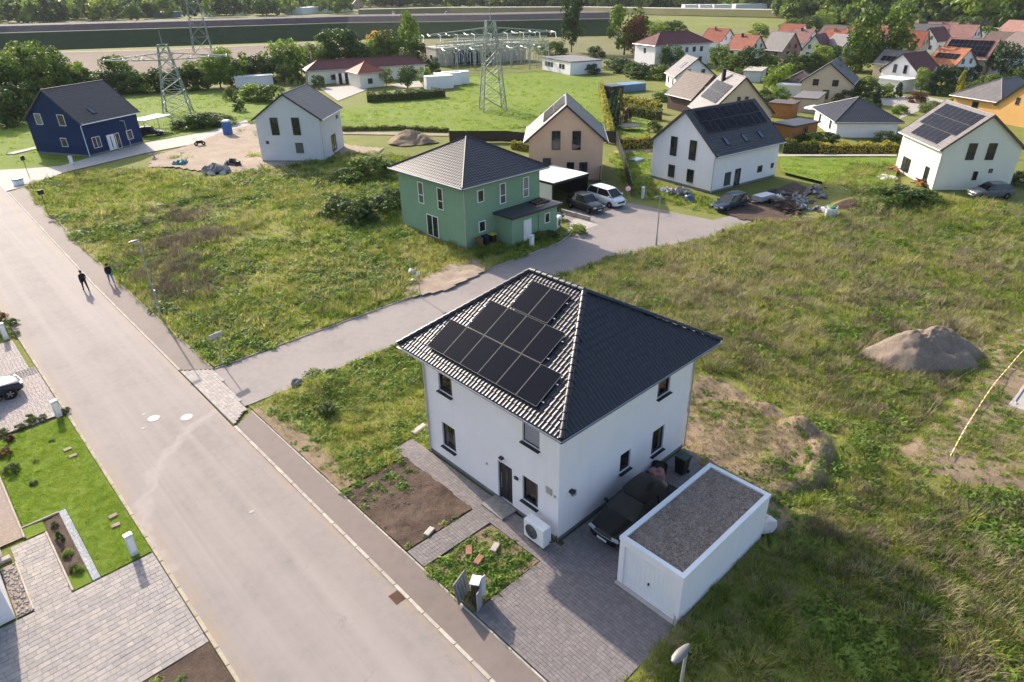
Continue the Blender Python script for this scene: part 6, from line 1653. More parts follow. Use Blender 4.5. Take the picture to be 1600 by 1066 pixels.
# ---------------------------------------------------------------- electricity
def pylon(label, c, rot, base, hb, waist, arm, arms):
    r = thing('power_pylon', label, 'pylon', (c[0], c[1], 0), rot)
    h = hb
    cor = lambda f: base * (1 - f) + waist * f
    for sx in (-1, 1):
        for sy in (-1, 1):
            MB().tube((sx * base / 2, sy * base / 2, 0), (sx * waist / 2, sy * waist / 2, h), .15, .11, 4).build('leg', M['pylon'], r)
    br = MB(); n = 6
    for k in range(n):
        f0, f1 = k / n, (k + 1) / n; a, b = cor(f0) / 2, cor(f1) / 2; z0, z1 = h * f0, h * f1
        for (p, q) in (((-1, -1), (1, -1)), ((1, -1), (1, 1)), ((1, 1), (-1, 1)), ((-1, 1), (-1, -1))):
            br.tube((p[0] * a, p[1] * a, z0), (q[0] * b, q[1] * b, z1), .07, n=4); br.tube((q[0] * a, q[1] * a, z0), (p[0] * b, p[1] * b, z1), .07, n=4)
            br.tube((p[0] * b, p[1] * b, z1), (q[0] * b, q[1] * b, z1), .045, n=4)
    br.build('bracing', M['pylon'], r)
    for (z, half, drop) in arms:
        am = MB(); w = waist / 2
        for s in (-1, 1):
            for y in (-w, w):
                am.tube((0, y, z), (s * half, 0, z + .25), .12, n=4); am.tube((0, y, z + 1.3), (s * half, 0, z + .35), .10, n=4)
            for k in range(1, 6):
                f = k / 6; g0 = (k - 1) / 6
                am.tube((s * half * f, w * (1 - f), z), (s * half * f, -w * (1 - f), z), .07, n=4)
                am.tube((s * half * g0, w * (1 - g0), z + .25 * g0), (s * half * f, 0, z + 1.3 - .95 * f), .07, n=4)
        am.build('cross_arm', M['pylon'], r)
        for s in (-1, 1):
            for f in (.4, .7, 1.0):
                for y in (-1, 1):
                    MB().tube((s * half * f, 0, z + .1), (s * half * f, y * 2.4, z - drop + .5), .09, n=6).build('insulator', M['porcelain'], r)
    MB().tube((0, 0, h), (0, 0, h + 2.5), .1, .05, 4).build('mast_tip', M['pylon'], r)
    return r
pylon('lattice power pylon in the bright meadow before the substation', (90.86, 101.81), R(-30), 4.6, 15.8, 1.6, 11, [(13.4, 11.5, .2), (10.9, 9.0, .2)])
pylon('lattice power pylon beside the navy house with white insulators', (47.20, 147.61), R(-25), 5.0, 12.5, 1.6, 11, [(9.8, 11.0, .1)])
lp = thing('insulator_loops', 'pale insulator chains and jumper loops hanging over the meadow pylon arm', 'insulators', (90.86, 101.81) + (0,), R(-30))
for k in range(9):
    x = -13 + 3.1 * k
    MB().path([(x, -3.2, 12.7), (x + .4, -1.2, 13.6), (x + .2, 1.0, 13.7), (x + .8, 3.2, 12.8)], .055, 5).build('insulator_chain', M['porcelain'], lp)
    MB().path([(x, -3.2, 12.7), (x + .8, -3.4, 11.9), (x + 1.8, -3.4, 11.8), (x + 3.1, -3.2, 12.6)], .035, 4).build('jumper_loop', M['pylon'], lp)
pylon('tall far lattice pylon in the ploughed field behind the left pylon', (103.30, 279.17), R(-25), 6.5, 34, 1.8, 12, [(22, 12.0, .3), (28, 9.0, .3)])
# substation yard: rows of portals and apparatus
ns = 0
for i, q_ in enumerate(((125.62, 159.32), (130.83, 157.65), (136.28, 155.81), (140.72, 152.72), (144.97, 149.90), (146.01, 143.36), (135.31, 167.76), (141.19, 165.78), (145.99, 162.42), (150.71, 159.19), (153.94, 154.97), (144.97, 175.77), (150.12, 172.13), (155.31, 168.47), (158.91, 163.70), (160.63, 158.28))):
    nm = ORD[i]
    g_ = thing('substation_gantry', '%s steel gantry of the substation, counted left to right from the front row' % nm, 'gantry', q_ + (0,), R(-20), 'steel gantries of the substation')
    for s in (-1, 1):
        MB().tube((s * 3, -.3, 0), (s * 3, 0, 7.5), .065, n=4).build('mast', M['pylon'], g_); MB().tube((s * 3, .3, 0), (s * 3, 0, 7.5), .065, n=4).build('mast', M['pylon'], g_)
    b_ = MB(); b_.tube((-3, 0, 7.2), (3, 0, 7.2), .12, n=4); b_.tube((-3, 0, 6.6), (3, 0, 6.6), .12, n=4)
    for k in range(8): b_.tube((-3 + k * .75, 0, 6.6), (-2.25 + k * .75, 0, 7.2), .06, n=4)
    b_.build('beam', M['pylon'], g_)
    wr_ = MB()
    for x in (-2, 0, 2):
        wr_.path([(x, -4.5, 5.6), (x, -2, 4.9), (x, 0, 4.95), (x, 1.6, 3.8), (x, 4.5, 5.2)], .05, 4)
    wr_.path([(-3, 2.6, 5.6), (0, 2.6, 5.1), (3, 2.6, 5.6)], .06, 4); wr_.path([(-3, -2.2, 6.1), (0, -2.2, 5.7), (3, -2.2, 6.1)], .06, 4)
    wr_.build('busbar', M['pylon'], g_)
    for x in (-2, 0, 2):
        MB().tube((x, 0, 6.6), (x, 0, 4.9), .08, n=6).build('insulator', M['porcelain'], g_)
        MB().tube((x, 1.6, 0), (x, 1.6, 2.2), .06, n=5).build('pedestal', M['steel'], g_); MB().tube((x, 1.6, 2.2), (x, 1.6, 3.8), .10, .05, 6).build('bushing', M['zinc'], g_)
tf = thing('transformer', 'blue-grey transformer tank in the substation yard', 'transformer', (140.65, 169.36) + (0,), R(-20))
MB().bbox(-4, 4, -1.5, 1.5, .4, 4.2, .2).build('tank', M['blue_wall'], tf)
for k in range(9): MB().box(-3.8 + k * .9, -3.5 + k * .9, -2.0, -1.52, .8, 3.6).build('radiator_fin', M['steel'], tf)
for k in range(3): MB().tube((-2 + k * 2, 0, 4.2), (-2 + k * 2, 0, 5.6), .2, .1).build('bushing', M['porcelain'], tf)
M['wire'] = plain('dark_wire', (0.05, 0.05, 0.05), 1.0, 0.0)
wl = thing('power_lines', 'thin overhead lines running from the left pylon to the top edge', 'power line', (47.20, 147.61) + (0,))
for k in range(6):
    a = Vector((0, 0, 0)) + Vector((math.cos(R(-25)), math.sin(R(-25)), 0)) * (-10 + 4 * k) + UP * 10.1; b = Vector((40 + 5 * k, 230, 34))
    m = MB(); pts = [a.lerp(b, f) - UP * (26 * f * (1 - f)) for f in [q / 10 for q in range(11)]]
    m.path(pts, .012, 3); m.build('wire', M['wire'], wl)

# ---------------------------------------------------------------- people
SKIN = plain('skin', (0.45, 0.27, 0.2), 0.6)
def cloth(name, top, low, shoe, hair, skin=(0.45, 0.27, 0.2)):
    t = NT(name); s = t.n.new('ShaderNodeSeparateXYZ'); t.l.new(t.n.new('ShaderNodeTexCoord').outputs['Object'], s.inputs[0])
    c = t.ramp(t.math('DIVIDE', s.outputs[2], 1.8), [(0, shoe), (.055, low), (.49, top), (.845, skin), (.93, hair)])
    cr = c.node.color_ramp; cr.interpolation = 'CONSTANT'
    t.set(c, .85, .2); return t.mat
def person(label, loc, rot, stride, mat, hairmat, hands_in=False):
    me = bpy.data.meshes.new('person'); V = []; E = []; RAD = []
    def v(p, r, par=None):
        V.append(p); RAD.append(r); i = len(V) - 1
        if par is not None: E.append((par, i))
        return i
    pel = v((0, 0, .95), .145)
    sp1 = v((0, 0, 1.12), .14, pel); ch = v((.01, 0, 1.32), .165, sp1); nk = v((.02, 0, 1.49), .07, ch); hd0 = v((.035, 0, 1.58), .085, nk); hd1 = v((.045, 0, 1.68), .105, hd0); v((.035, 0, 1.77), .07, hd1)
    v((.15, 0, 1.645), .015, hd1)     # nose
    for s in (-1, 1):
        f = stride * s
        hp_ = v((0, s * .10, .90), .105, pel); kn = v((f * .55 + .05, s * .105, .50), .075, hp_); an = v((f * .95 - .02, s * .105, .10), .05, kn); he = v((f * .95 - .02, s * .105, .05), .05, an); v((f * .95 + .17, s * .12, .035), .04, he)
        sh = v((.0, s * .19, 1.41), .075, ch); el = v((-f * .35 - .03, s * .25, 1.13), .055, sh)
        if hands_in: wr = v((.13, s * .19, .98), .04, el)
        else: wr = v((-f * .7 + .08, s * .25, .90), .038, el)
        pm = v((V[wr][0] + .02, V[wr][1], V[wr][2] - .08), .04, wr)
        for q, ln in ((-.03, .075), (-.01, .09), (.01, .085), (.03, .065)):
            a_ = v((V[pm][0] + q, V[pm][1] - s * .005, V[pm][2] - .055), .011, pm); v((V[a_][0] + .005, V[a_][1] - s * .015, V[a_][2] - ln * .6), .009, a_)
        th = v((V[wr][0] + .06, V[wr][1] - s * .01, V[wr][2] - .06), .012, pm); v((V[th][0] + .015, V[th][1] - s * .01, V[th][2] - .05), .01, th)
    me.from_pydata(V, E, []); me.materials.append(mat)
    o = link('person', me, None, (loc[0], loc[1], loc[2]), (0, 0, rot)); tag(o, label, 'person')
    md = o.modifiers.new('skin', 'SKIN'); md.use_smooth_shade = True
    for d, r in zip(me.skin_vertices[0].data, RAD): d.radius = (r, r)
    me.skin_vertices[0].data[0].use_root = True
    sb_ = o.modifiers.new('sub', 'SUBSURF'); sb_.levels = 1; sb_.render_levels = 2
    hr_ = MB(); rings = []
    for z_, w in ((1.62, .10), (1.70, .118), (1.77, .095), (1.805, .04)): rings.append([(.03 - .015 + w * math.cos(a), w * .92 * math.sin(a), z_) for a in [2 * math.pi * k / 14 for k in range(15)]])
    loft(hr_, rings); hr_.build('hair', hairmat, o, smooth=True)
    return o
DH = plain('dark_hair', (0.015, 0.012, 0.01), .7)
person('person in all dark clothes walking up the road', (9.0, 61.3, .035), R(95), .32, cloth('dark_clothes', (.02, .02, .024), (.03, .03, .036), (.01, .01, .01), (.015, .012, .01)), DH)
person('person in black jacket and blue jeans walking on the pavement', (10.95, 61.2, .115), R(92), .26, cloth('jacket_and_jeans', (.016, .016, .019), (.13, .18, .32), (.2, .19, .18), (.015, .012, .01)), DH, True)

# ---------------------------------------------------------------- far landscape
def strip_mesh(name, pts, prof, mats, label=None):
    """profile (offset away from camera, height, material) swept along a line on the ground"""
    mb = MB(); P0 = [Vector((p[0], p[1], 0)) for p in pts]
    rows = []
    for k, p in enumerate(P0):
        d = (P0[min(k + 1, len(P0) - 1)] - P0[max(k - 1, 0)]).normalized()
        n = Vector((d.y, -d.x, 0))
        if n.dot(p) < 0: n = -n
        rows.append([p + n * o + UP * h for (o, h, m) in prof])
    for a, b in zip(rows[:-1], rows[1:]):
        for q in range(len(prof) - 1):
            mb.cur = prof[q][2]; mb.face([a[q], b[q], b[q + 1], a[q + 1]])
    o = mb.build(name, mats); o['kind'] = 'structure'
    return o
strip_mesh('embankment', [(2.90, 381.70), (52.10, 363.27), (116.21, 325.22), (174.50, 295.41), (216.45, 245.47), (259.52, 207.31)],
  [(0, 0, 0), (10, 6.4, 0), (11, 6.5, 1), (14, 6.5, 1), (18, 8.8, 1), (40, 8.8, 0), (60, 2, 0), (100, 0, 0)], [M['darkslope'], M['browntop']])
strip_mesh('motorway', [(326.87, 528.53), (384.46, 483.13), (428.42, 380.82), (429.19, 223.28), (424.00, 115.95), (411.04, 39.59)], [(0, .3, 0), (4, 4.0, 0), (5, 4.2, 1), (18, 4.2, 1), (22, 4, 0), (40, 0, 0)], [M['olive'], M['concrete']])
strip_mesh('field_track', [(30.98, 364.78), (97.66, 309.61), (152.36, 290.20), (156.77, 256.14), (166.04, 209.88)], [(0, .08, 0), (4, .08, 0)], [M['sand']])
# wooded hills closing the view
def hills():
    n, m = 120, 24; vs = []; fs = []; mi = []
    for i in range(n + 1):
        th = R(-40) + R(170) * i / n         # bearing from +Y towards +X
        for j in range(m + 1):
            d = 1300 + 5200 * (j / m) ** 1.5
            x, y = d * math.sin(th), d * math.cos(th)
            h = (j / m) ** .8 * (230 + 140 * float(fbm(th * 6 + 3, 2.5, 3))) * (0.55 + .6 * float(fbm(x / 700 + 40, y / 700 + 40, 3)))
            if j == 0: h = -2
            vs.append((x, y, h))
    for i in range(n):
        for j in range(m):
            a = i * (m + 1) + j; fs.append((a, a + 1, a + m + 2, a + m + 1))
            th = -40 + 170 * i / n
            mi.append(1 if (66 < th < 75 and 2 < j < 9) else 0)
    mb = MB(); mb.mesh(vs, fs); mb.m = mi
    o = mb.build('hills', [M['hillforest'], M['hillgreen']], smooth=True); o['kind'] = 'structure'
hills()

# ---------------------------------------------------------------- leaves and grass
LEAF = {
 'mid': leafmat('leaves_mid', [(.25, (0.042, 0.082, 0.015)), (.45, (0.093, 0.154, 0.024)), (.62, (0.160, 0.227, 0.040)), (.8, (0.245, 0.277, 0.065))]),
 'dark': leafmat('leaves_dark', [(.25, (0.025, 0.054, 0.014)), (.5, (0.059, 0.099, 0.024)), (.75, (0.116, 0.159, 0.039))], trans=.25),
 'light': leafmat('leaves_light', [(.25, (0.101, 0.175, 0.023)), (.5, (0.203, 0.289, 0.040)), (.75, (0.344, 0.385, 0.080))], trans=.4),
 'conifer': leafmat('needles', [(.25, (0.024, 0.055, 0.024)), (.5, (0.049, 0.090, 0.036)), (.75, (0.087, 0.129, 0.049))], trans=.15),
 'orange': leafmat('leaves_orange', [(.25, (0.600, 0.278, 0.029)), (.75, (0.600, 0.513, 0.057))]),
 'hedge': leafmat('leaves_hedge', [(.25, (0.055, 0.108, 0.016)), (.5, (0.123, 0.182, 0.028)), (.75, (0.297, 0.299, 0.038))], trans=.3),
 'goldhedge': leafmat('leaves_golden_hedge', [(.25, (0.222, 0.236, 0.024)), (.5, (0.396, 0.365, 0.038)), (.75, (0.592, 0.470, 0.068))], trans=.35),
 'red': leafmat('leaves_copper', [(.25, (0.074, 0.034, 0.020)), (.75, (0.185, 0.085, 0.038))]),
}
BARK = plain('bark', (0.075, 0.055, 0.042), .9, .1, var=.3, scale=8)
GRASS = {
 'green': leafmat('grass_green', [(.15, (.07, .135, .014)), (.42, (.19, .275, .030)), (.6, (.31, .37, .052)), (.85, (.43, .41, .13))], scale=.10, trans=.5, per=.35, fine=.8, contrast=1.7),
 'olive': leafmat('grass_olive', [(.15, (.11, .155, .024)), (.42, (.245, .275, .05)), (.6, (.36, .345, .095)), (.85, (.44, .38, .18))], scale=.10, trans=.5, per=.35, fine=.8, contrast=1.7),
 'straw': leafmat('grass_straw', [(.25, (.24, .20, .10)), (.5, (.36, .31, .165)), (.75, (.47, .415, .245))], scale=.2, trans=.35, per=.4),
 'brown': leafmat('dead_stalks', [(.25, (.13, .102, .07)), (.5, (.215, .17, .115)), (.75, (.30, .245, .17))], scale=.2, trans=.2, per=.4),
 'weed': leafmat('weed_leaves', [(.22, (.08, .17, .018)), (.45, (.16, .275, .034)), (.75, (.27, .36, .065))], scale=.15, trans=.5, per=.35, contrast=1.7),
 'lawn': leafmat('lawn_blades', [(.22, (0.120, 0.211, 0.014)), (.45, (0.220, 0.333, 0.025)), (.75, (0.381, 0.438, 0.055))], scale=.4, trans=.55, per=.35),
}

def tuft_mesh(name, seed, n, h, spread, width, mat, lean=.5, seg=2):
    rs = np.random.RandomState(seed); mb = MB()
    for k in range(n):
        a = rs.rand() * 6.283; r = spread * math.sqrt(rs.rand()); x, y = r * math.cos(a), r * math.sin(a)
        hh = h * (.5 + .7 * rs.rand()); la = a + rs.randn() * .8; ln = lean * hh * (.3 + rs.rand())
        dx, dy = math.cos(la), math.sin(la); wx, wy = -dy * width / 2, dx * width / 2
        m = (x + dx * ln * .35, y + dy * ln * .35, hh * .6); t = (x + dx * ln, y + dy * ln, hh)
        mb.face([(x - wx, y - wy, -.03), (x + wx, y + wy, -.03), (m[0] + wx * .8, m[1] + wy * .8, m[2]), (m[0] - wx * .8, m[1] - wy * .8, m[2])])
        mb.face([(m[0] - wx * .8, m[1] - wy * .8, m[2]), (m[0] + wx * .8, m[1] + wy * .8, m[2]), t])
    return mb.data(name, mat)
def weed_mesh(name, seed, n, h, r, leaf, mat):
    rs = np.random.RandomState(seed); mb = MB()
    for k in range(n):
        a = rs.rand() * 6.283; rr = r * rs.rand() ** .5; z = h * (1 - (rr / r) ** 2) * (.35 + .65 * rs.rand())
        c = Vector((rr * math.cos(a), rr * math.sin(a), z))
        nrm = Vector((rs.randn() * .6 + math.cos(a) * .5, rs.randn() * .6 + math.sin(a) * .5, .9)).normalized()
        u = nrm.orthogonal().normalized(); u = (Matrix.Rotation(rs.rand() * 6.28, 3, nrm) @ u); v = nrm.cross(u); s = leaf * (.6 + .8 * rs.rand())
        mb.face([c - u * s, c + v * s * .5, c + u * s, c - v * s * .5])
    return mb.data(name, mat)

def scatter(name, pts, rz, sc, proto, label, cat):
    """one object: the plants of a plot, instanced on points"""
    me = bpy.data.meshes.new(name)
    me.from_pydata(pts.tolist(), [], [])
    at_ = me.attributes.new('rot', 'FLOAT_VECTOR', 'POINT')
    rv = np.zeros((len(pts), 3), np.float32); rv[:, 2] = rz; rv[:, 0] = np.sin(rz * 7) * .15; rv[:, 1] = np.cos(rz * 5) * .15
    at_.data.foreach_set('vector', rv.ravel())
    as_ = me.attributes.new('scl', 'FLOAT_VECTOR', 'POINT')
    as_.data.foreach_set('vector', np.asarray(sc, np.float32).ravel())
    o = link(name, me); tag(o, label, cat, kind='stuff')
    ng = bpy.data.node_groups.new(name + '_nodes', 'GeometryNodeTree')
    ng.interface.new_socket('Geometry', in_out='INPUT', socket_type='NodeSocketGeometry')
    ng.interface.new_socket('Geometry', in_out='OUTPUT', socket_type='NodeSocketGeometry')
    gi = ng.nodes.new('NodeGroupInput'); go = ng.nodes.new('NodeGroupOutput')
    ip = ng.nodes.new('GeometryNodeInstanceOnPoints'); oi = ng.nodes.new('GeometryNodeObjectInfo')
    oi.inputs['Object'].default_value = proto; oi.inputs['As Instance'].default_value = True
    r_ = ng.nodes.new('GeometryNodeInputNamedAttribute'); r_.data_type = 'FLOAT_VECTOR'; r_.inputs['Name'].default_value = 'rot'
    s_ = ng.nodes.new('GeometryNodeInputNamedAttribute'); s_.data_type = 'FLOAT_VECTOR'; s_.inputs['Name'].default_value = 'scl'
    L_ = ng.links.new
    L_(gi.outputs[0], ip.inputs['Points']); L_(oi.outputs['Geometry'], ip.inputs['Instance'])
    L_(r_.outputs['Attribute'], ip.inputs['Rotation']); L_(s_.outputs['Attribute'], ip.inputs['Scale']); L_(ip.outputs[0], go.inputs[0])
    o.modifiers.new('plants', 'NODES').node_group = ng
    return o
def proto(name, me):
    return bpy.data.objects.new(name, me)     # kept out of the scene; only planted copies show

RS = np.random.RandomState(5)
def sample(poly, dens_fn, dmax):
    """random points in a plot, thinned by a density field (plants per square metre)"""
    xs = [p[0] for p in poly]; ys = [p[1] for p in poly]
    n = int((max(xs) - min(xs)) * (max(ys) - min(ys)) * dmax)
    x = RS.uniform(min(xs), max(xs), n); y = RS.uniform(min(ys), max(ys), n)
    k = inside(poly, x, y); x, y = x[k], y[k]
    k = RS.rand(len(x)) * dmax < dens_fn(x, y)
    return x[k], y[k]
def sees(x, y, z=0.3, mx=70):
    """planted only where the view (with a margin for a step aside) can reach"""
    fx, fy = math.sin(HEAD), math.cos(HEAD)
    f = x * fx + y * fy; s = x * fy - y * fx
    zc = f * math.cos(PITCH) + 22 * math.sin(PITCH); yc_ = f * math.sin(PITCH) - 22 * math.cos(PITCH)
    u = s / zc * 1041.6; v = -yc_ / zc * 1041.6
    return (zc > 3) & (np.abs(u) < 800 + 140) & (v < 533 + 160)
def cdist(x, y): return np.sqrt(x * x + y * y + 22 * 22)

TUFTS = {
 'g1': proto('grass_tuft', tuft_mesh('grass_tuft', 1, 22, .34, .28, .030, GRASS['green'], .6)),
 'g2': proto('grass_tuft_b', tuft_mesh('grass_tuft_b', 2, 20, .42, .25, .026, GRASS['olive'], .7)),
 's1': proto('straw_tuft', tuft_mesh('straw_tuft', 3, 16, .55, .22, .018, GRASS['straw'], .5)),
 'b1': proto('dead_tuft', tuft_mesh('dead_tuft', 4, 16, .60, .25, .022, GRASS['brown'], .35)),
 'w1': proto('weed_clump', weed_mesh('weed_clump', 5, 34, .34, .34, .085, GRASS['weed'])),
 'w2': proto('weed_bush', weed_mesh('weed_bush', 6, 90, .75, .65, .11, LEAF['mid'])),
 'm1': proto('meadow_tuft', tuft_mesh('meadow_tuft', 9, 22, .3, .3, .03, GRASS['lawn'], .6)),
 'l1': proto('lawn_tuft', tuft_mesh('lawn_tuft', 8, 26, .07, .16, .014, GRASS['lawn'], .6)),
}
def clod_mesh(name, seed, mat):
    rs = np.random.RandomState(seed); mb = MB()
    top = [(.5 * math.cos(k * 1.2566) * rs.uniform(.6, 1), .5 * math.sin(k * 1.2566) * rs.uniform(.6, 1), rs.uniform(.35, .6)) for k in range(5)]
    bot = [(math.cos(k * 1.2566) * rs.uniform(.7, 1.1), math.sin(k * 1.2566) * rs.uniform(.7, 1.1), -.2) for k in range(5)]
    mb.mesh(bot + top, [(k, (k + 1) % 5, 5 + (k + 1) % 5, 5 + k) for k in range(5)] + [(5, 6, 7, 8, 9)])
    return mb.data(name, mat)
for k_, (key, n_, h_, sp_, w_, gm, le) in enumerate((('G1', 85, .55, .55, .032, 'green', .8), ('G2', 80, .6, .55, .03, 'olive', .9), ('S1', 70, .75, .5, .02, 'straw', .6), ('B1', 70, .7, .5, .024, 'brown', .45))):
    TUFTS[key] = proto('big_clump_' + gm, tuft_mesh('big_clump_' + gm, 70 + k_, n_, h_, sp_, w_, GRASS[gm], le))
TUFTS['c1'] = proto('earth_clod', clod_mesh('earth_clod', 1, M['drysoil'])); TUFTS['c2'] = proto('soil_clod', clod_mesh('soil_clod', 2, M['soil'])); TUFTS['c3'] = proto('heap_stone', clod_mesh('heap_stone', 3, M['stone']))
def avoid(x, y):
    """keep clear of the bare patches, buildings and heaps inside the plots"""
    k = np.zeros(x.shape, bool)
    for poly in BARE: k |= inside(poly, x, y)
    return k
_cx = sum(p[0] for p in STUB) / len(STUB); _cy = sum(p[1] for p in STUB) / len(STUB)
BARE = [[(_cx + (p[0] - _cx) * .95, _cy + (p[1] - _cy) * .92) for p in STUB], [(27.35, 41.29), (28.86, 42.49), (32.90, 43.32), (35.42, 42.66), (34.65, 40.91), (30.47, 40.28)], [(62.1, 32.4), (67.3, 38), (80, 35.1), (80.8, 28.2), (72.5, 24.9), (67.4, 26.2)], [(41.9, 1.2), (52, 1.2), (52, 4.0), (41.9, 4.0)], [(36.9, 45.6), (46.9, 45.6), (46.9, 56), (36.9, 56)], [(40.6, 43.3), (47.0, 43.3), (47.0, 45.8), (40.6, 45.8)], [(44.5, 41), (51, 41), (51, 46), (47.5, 46), (47.5, 43)]]
def plant(plot, kind, dens, size, label, cat, poly=None, mound=None, amp=None, base=0.0, freq=.35):
    p, a, md = PLOTS.get(plot, (poly, 0, SAND_M if plot == 'earth' else []))
    if poly is not None: p = poly
    if amp is not None: a = amp
    near = lambda x, y: np.clip(42 / cdist(x, y), .18, 1.25)
    x, y = sample(p, lambda x, y: dens(x, y) * near(x, y) ** 1.5, np.max(dens(np.array([0.]), np.array([0.])) if False else DM[0]))
    k = sees(x, y) & ~avoid(x, y); x, y = x[k], y[k]
    if len(x) == 0: return
    z = field_z(x, y, a, freq, base, md) - .02
    if plot in ('earth', 'stubble'): z = np.maximum((z + .05) * edge_fade(p, x, y, 1.15) - .05, .02)
    d = cdist(x, y)
    s = size * RS.uniform(.6, 1.35, len(x)) * np.clip(d / 42, .9, 2.2) ** .6
    sc = np.stack([s, s, s * RS.uniform(.42, .85, len(x))], -1)
    scatter(plot + '_' + cat.replace(' ', '_'), np.stack([x, y, z], -1), RS.uniform(0, 6.28, len(x)), sc, TUFTS[kind], label, cat)
DM = [16.0]
patch = lambda x, y, s=.12, o=0.: fbm(x * s + o, y * s + o * 1.7, 3)      # about .2 .. .75
def hump(x, y, cx, cy, r): return np.exp(-(((x - cx) ** 2 + (y - cy) ** 2) / r ** 2))
step_ = lambda v, a, b: np.clip((v - a) / (b - a), 0, 1)
# brown dead patch in the middle of the left plot
bp = [(22.30, 75.69), (18.44, 66.78), (15.89, 61.20), (14.90, 56.16), (21.30, 67.78)]
brown = lambda x, y: np.clip(sum(hump(x, y, q[0], q[1], 2.6) for q in bp), 0, 1)
plant('left_plot', 'g1', lambda x, y: 9 * (1 - .85 * brown(x, y)) * (.3 + step_(patch(x, y), .35, .55)), 1.0, 'green grass tufts over the left overgrown plot', 'grass')
plant('left_plot', 'g2', lambda x, y: 6.5 * (1 - .6 * brown(x, y)) * (.35 + step_(patch(x, y, .12, 9), .38, .6)), 1.0, 'olive grass tufts over the left overgrown plot', 'olive grass')
plant('left_plot', 'w1', lambda x, y: 9 * step_(patch(x, y, .2, 4), .42, .6) * (1 - brown(x, y)), 1.15, 'leafy weeds scattered over the left overgrown plot', 'weeds')
plant('left_plot', 'b1', lambda x, y: 12 * brown(x, y) + .8 * step_(patch(x, y, .25, 2), .55, .7), 1.0, 'brown dead stalks in the middle of the left plot', 'dead stalks')
plant('left_plot', 's1', lambda x, y: 1.4 * step_(patch(x, y, .3, 7), .45, .65), .8, 'straw grass among the left plot tufts', 'straw grass')
plant('left_plot', 'w2', lambda x, y: .55 * step_(patch(x, y, .2, 14), .40, .58) + .5 * np.exp(-(x - 12.3 - .012 * (y - 41)) ** 2 / .5), .75, 'taller weed bushes dotted over the left plot', 'weed bushes')
vg = lambda x, y: step_(x, 11.2, 13.2)
path_ = lambda x, y: np.clip(hump(x, y, 20.2, 28, 1.0) + hump(x, y, 19, 26.8, .9) + hump(x, y, 21.6, 29.3, 1.0) + hump(x, y, 17.5, 25.9, .9), 0, 1)
plant('corner_plot', 'g1', lambda x, y: 11 * vg(x, y) * (1 - .8 * path_(x, y)), .8, 'green grass on the corner plot beside the junction', 'grass')
plant('corner_plot', 'g2', lambda x, y: 6 * (.3 + .7 * vg(x, y)), .7, 'olive grass on the corner plot beside the junction', 'olive grass')
plant('corner_plot', 'w1', lambda x, y: 8 * vg(x, y) * step_(patch(x, y, .35, 3), .38, .55) * (1 - path_(x, y)), 1.0, 'leafy weeds on the corner plot beside the junction', 'weeds')
plant('corner_plot', 's1', lambda x, y: 2.0 + 4 * (1 - vg(x, y)), .5, 'dry straw on the corner plot verge', 'straw grass')
plant('corner_plot', 'w2', lambda x, y: .3 * vg(x, y) * step_(patch(x, y, .35, 8), .42, .6), .8, 'taller weed bushes on the corner plot', 'weed bushes')
plant('left_plot', 'G1', lambda x, y: .4 * step_(patch(x, y, .3, 101), .38, .55) * (1 - brown(x, y)), 1.0, 'tall green grass clumps over the left plot', 'grass clumps')
plant('left_plot', 'G2', lambda x, y: .25 * step_(patch(x, y, .3, 111), .40, .55), 1.0, 'tall olive grass clumps over the left plot', 'olive clumps')
plant('left_plot', 'B1', lambda x, y: 1.6 * brown(x, y), .9, 'tall brown stalk clumps in the middle of the left plot', 'stalk clumps')
plant('corner_plot', 'G1', lambda x, y: .8 * vg(x, y) * step_(patch(x, y, .4, 121), .38, .5), .7, 'tall green grass clumps on the corner plot', 'grass clumps')
BARE.append([(p[0], p[1]) for p in SAND1])
dry = lambda x, y: step_(patch(x, y, .07, 21), .38, .58)
plant('right_plot', 'g2', lambda x, y: 9 * (.5 + .5 * dry(x, y)), 1.0, 'olive grass covering the wide right-hand plot', 'olive grass')
plant('right_plot', 'g1', lambda x, y: 7 * (1 - .7 * dry(x, y)) * (.3 + step_(patch(x, y, .15, 5), .4, .6)), 1.0, 'green grass patches on the wide right-hand plot', 'grass')
plant('right_plot', 's1', lambda x, y: 11 * step_(patch(x, y, .09, 21), .42, .56) + .8, .9, 'straw grass on the wide right-hand plot', 'straw grass')
plant('right_plot', 'b1', lambda x, y: 4.5 * step_(patch(x, y, .14, 31), .46, .6), .8, 'brown stalks on the wide right-hand plot', 'dead stalks')
plant('right_plot', 'w1', lambda x, y: 7.0 * step_(patch(x, y, .2, 12), .42, .56), 1.1, 'leafy weeds on the wide right-hand plot', 'weeds')
plant('right_plot', 'w2', lambda x, y: .3 * step_(patch(x, y, .2, 17), .48, .6), .8, 'taller weed bushes on the right-hand plot', 'weed bushes')
plant('near_plot', 'g2', lambda x, y: 11 * (.5 + .5 * dry(x, y)), 1.0, 'olive grass in the lower right foreground', 'olive grass')
plant('near_plot', 'g1', lambda x, y: 8 * (.3 + step_(patch(x, y, .2, 6), .4, .6)), 1.0, 'green grass in the lower right foreground', 'grass')
plant('near_plot', 's1', lambda x, y: 3.5 * step_(patch(x, y, .25, 41), .4, .6), .95, 'straw grass in the lower right foreground', 'straw grass')
plant('near_plot', 'b1', lambda x, y: 5 * step_(patch(x, y, .22, 51), .42, .58), .9, 'brown stalks in the lower right foreground', 'dead stalks')
plant('near_plot', 'w1', lambda x, y: 10 * step_(patch(x, y, .3, 61), .42, .58), 1.2, 'leafy weeds in the lower right foreground', 'weeds')
plant('near_plot', 'w2', lambda x, y: .35 * step_(patch(x, y, .3, 71), .45, .58), .8, 'taller weed bushes in the lower right foreground', 'weed bushes')
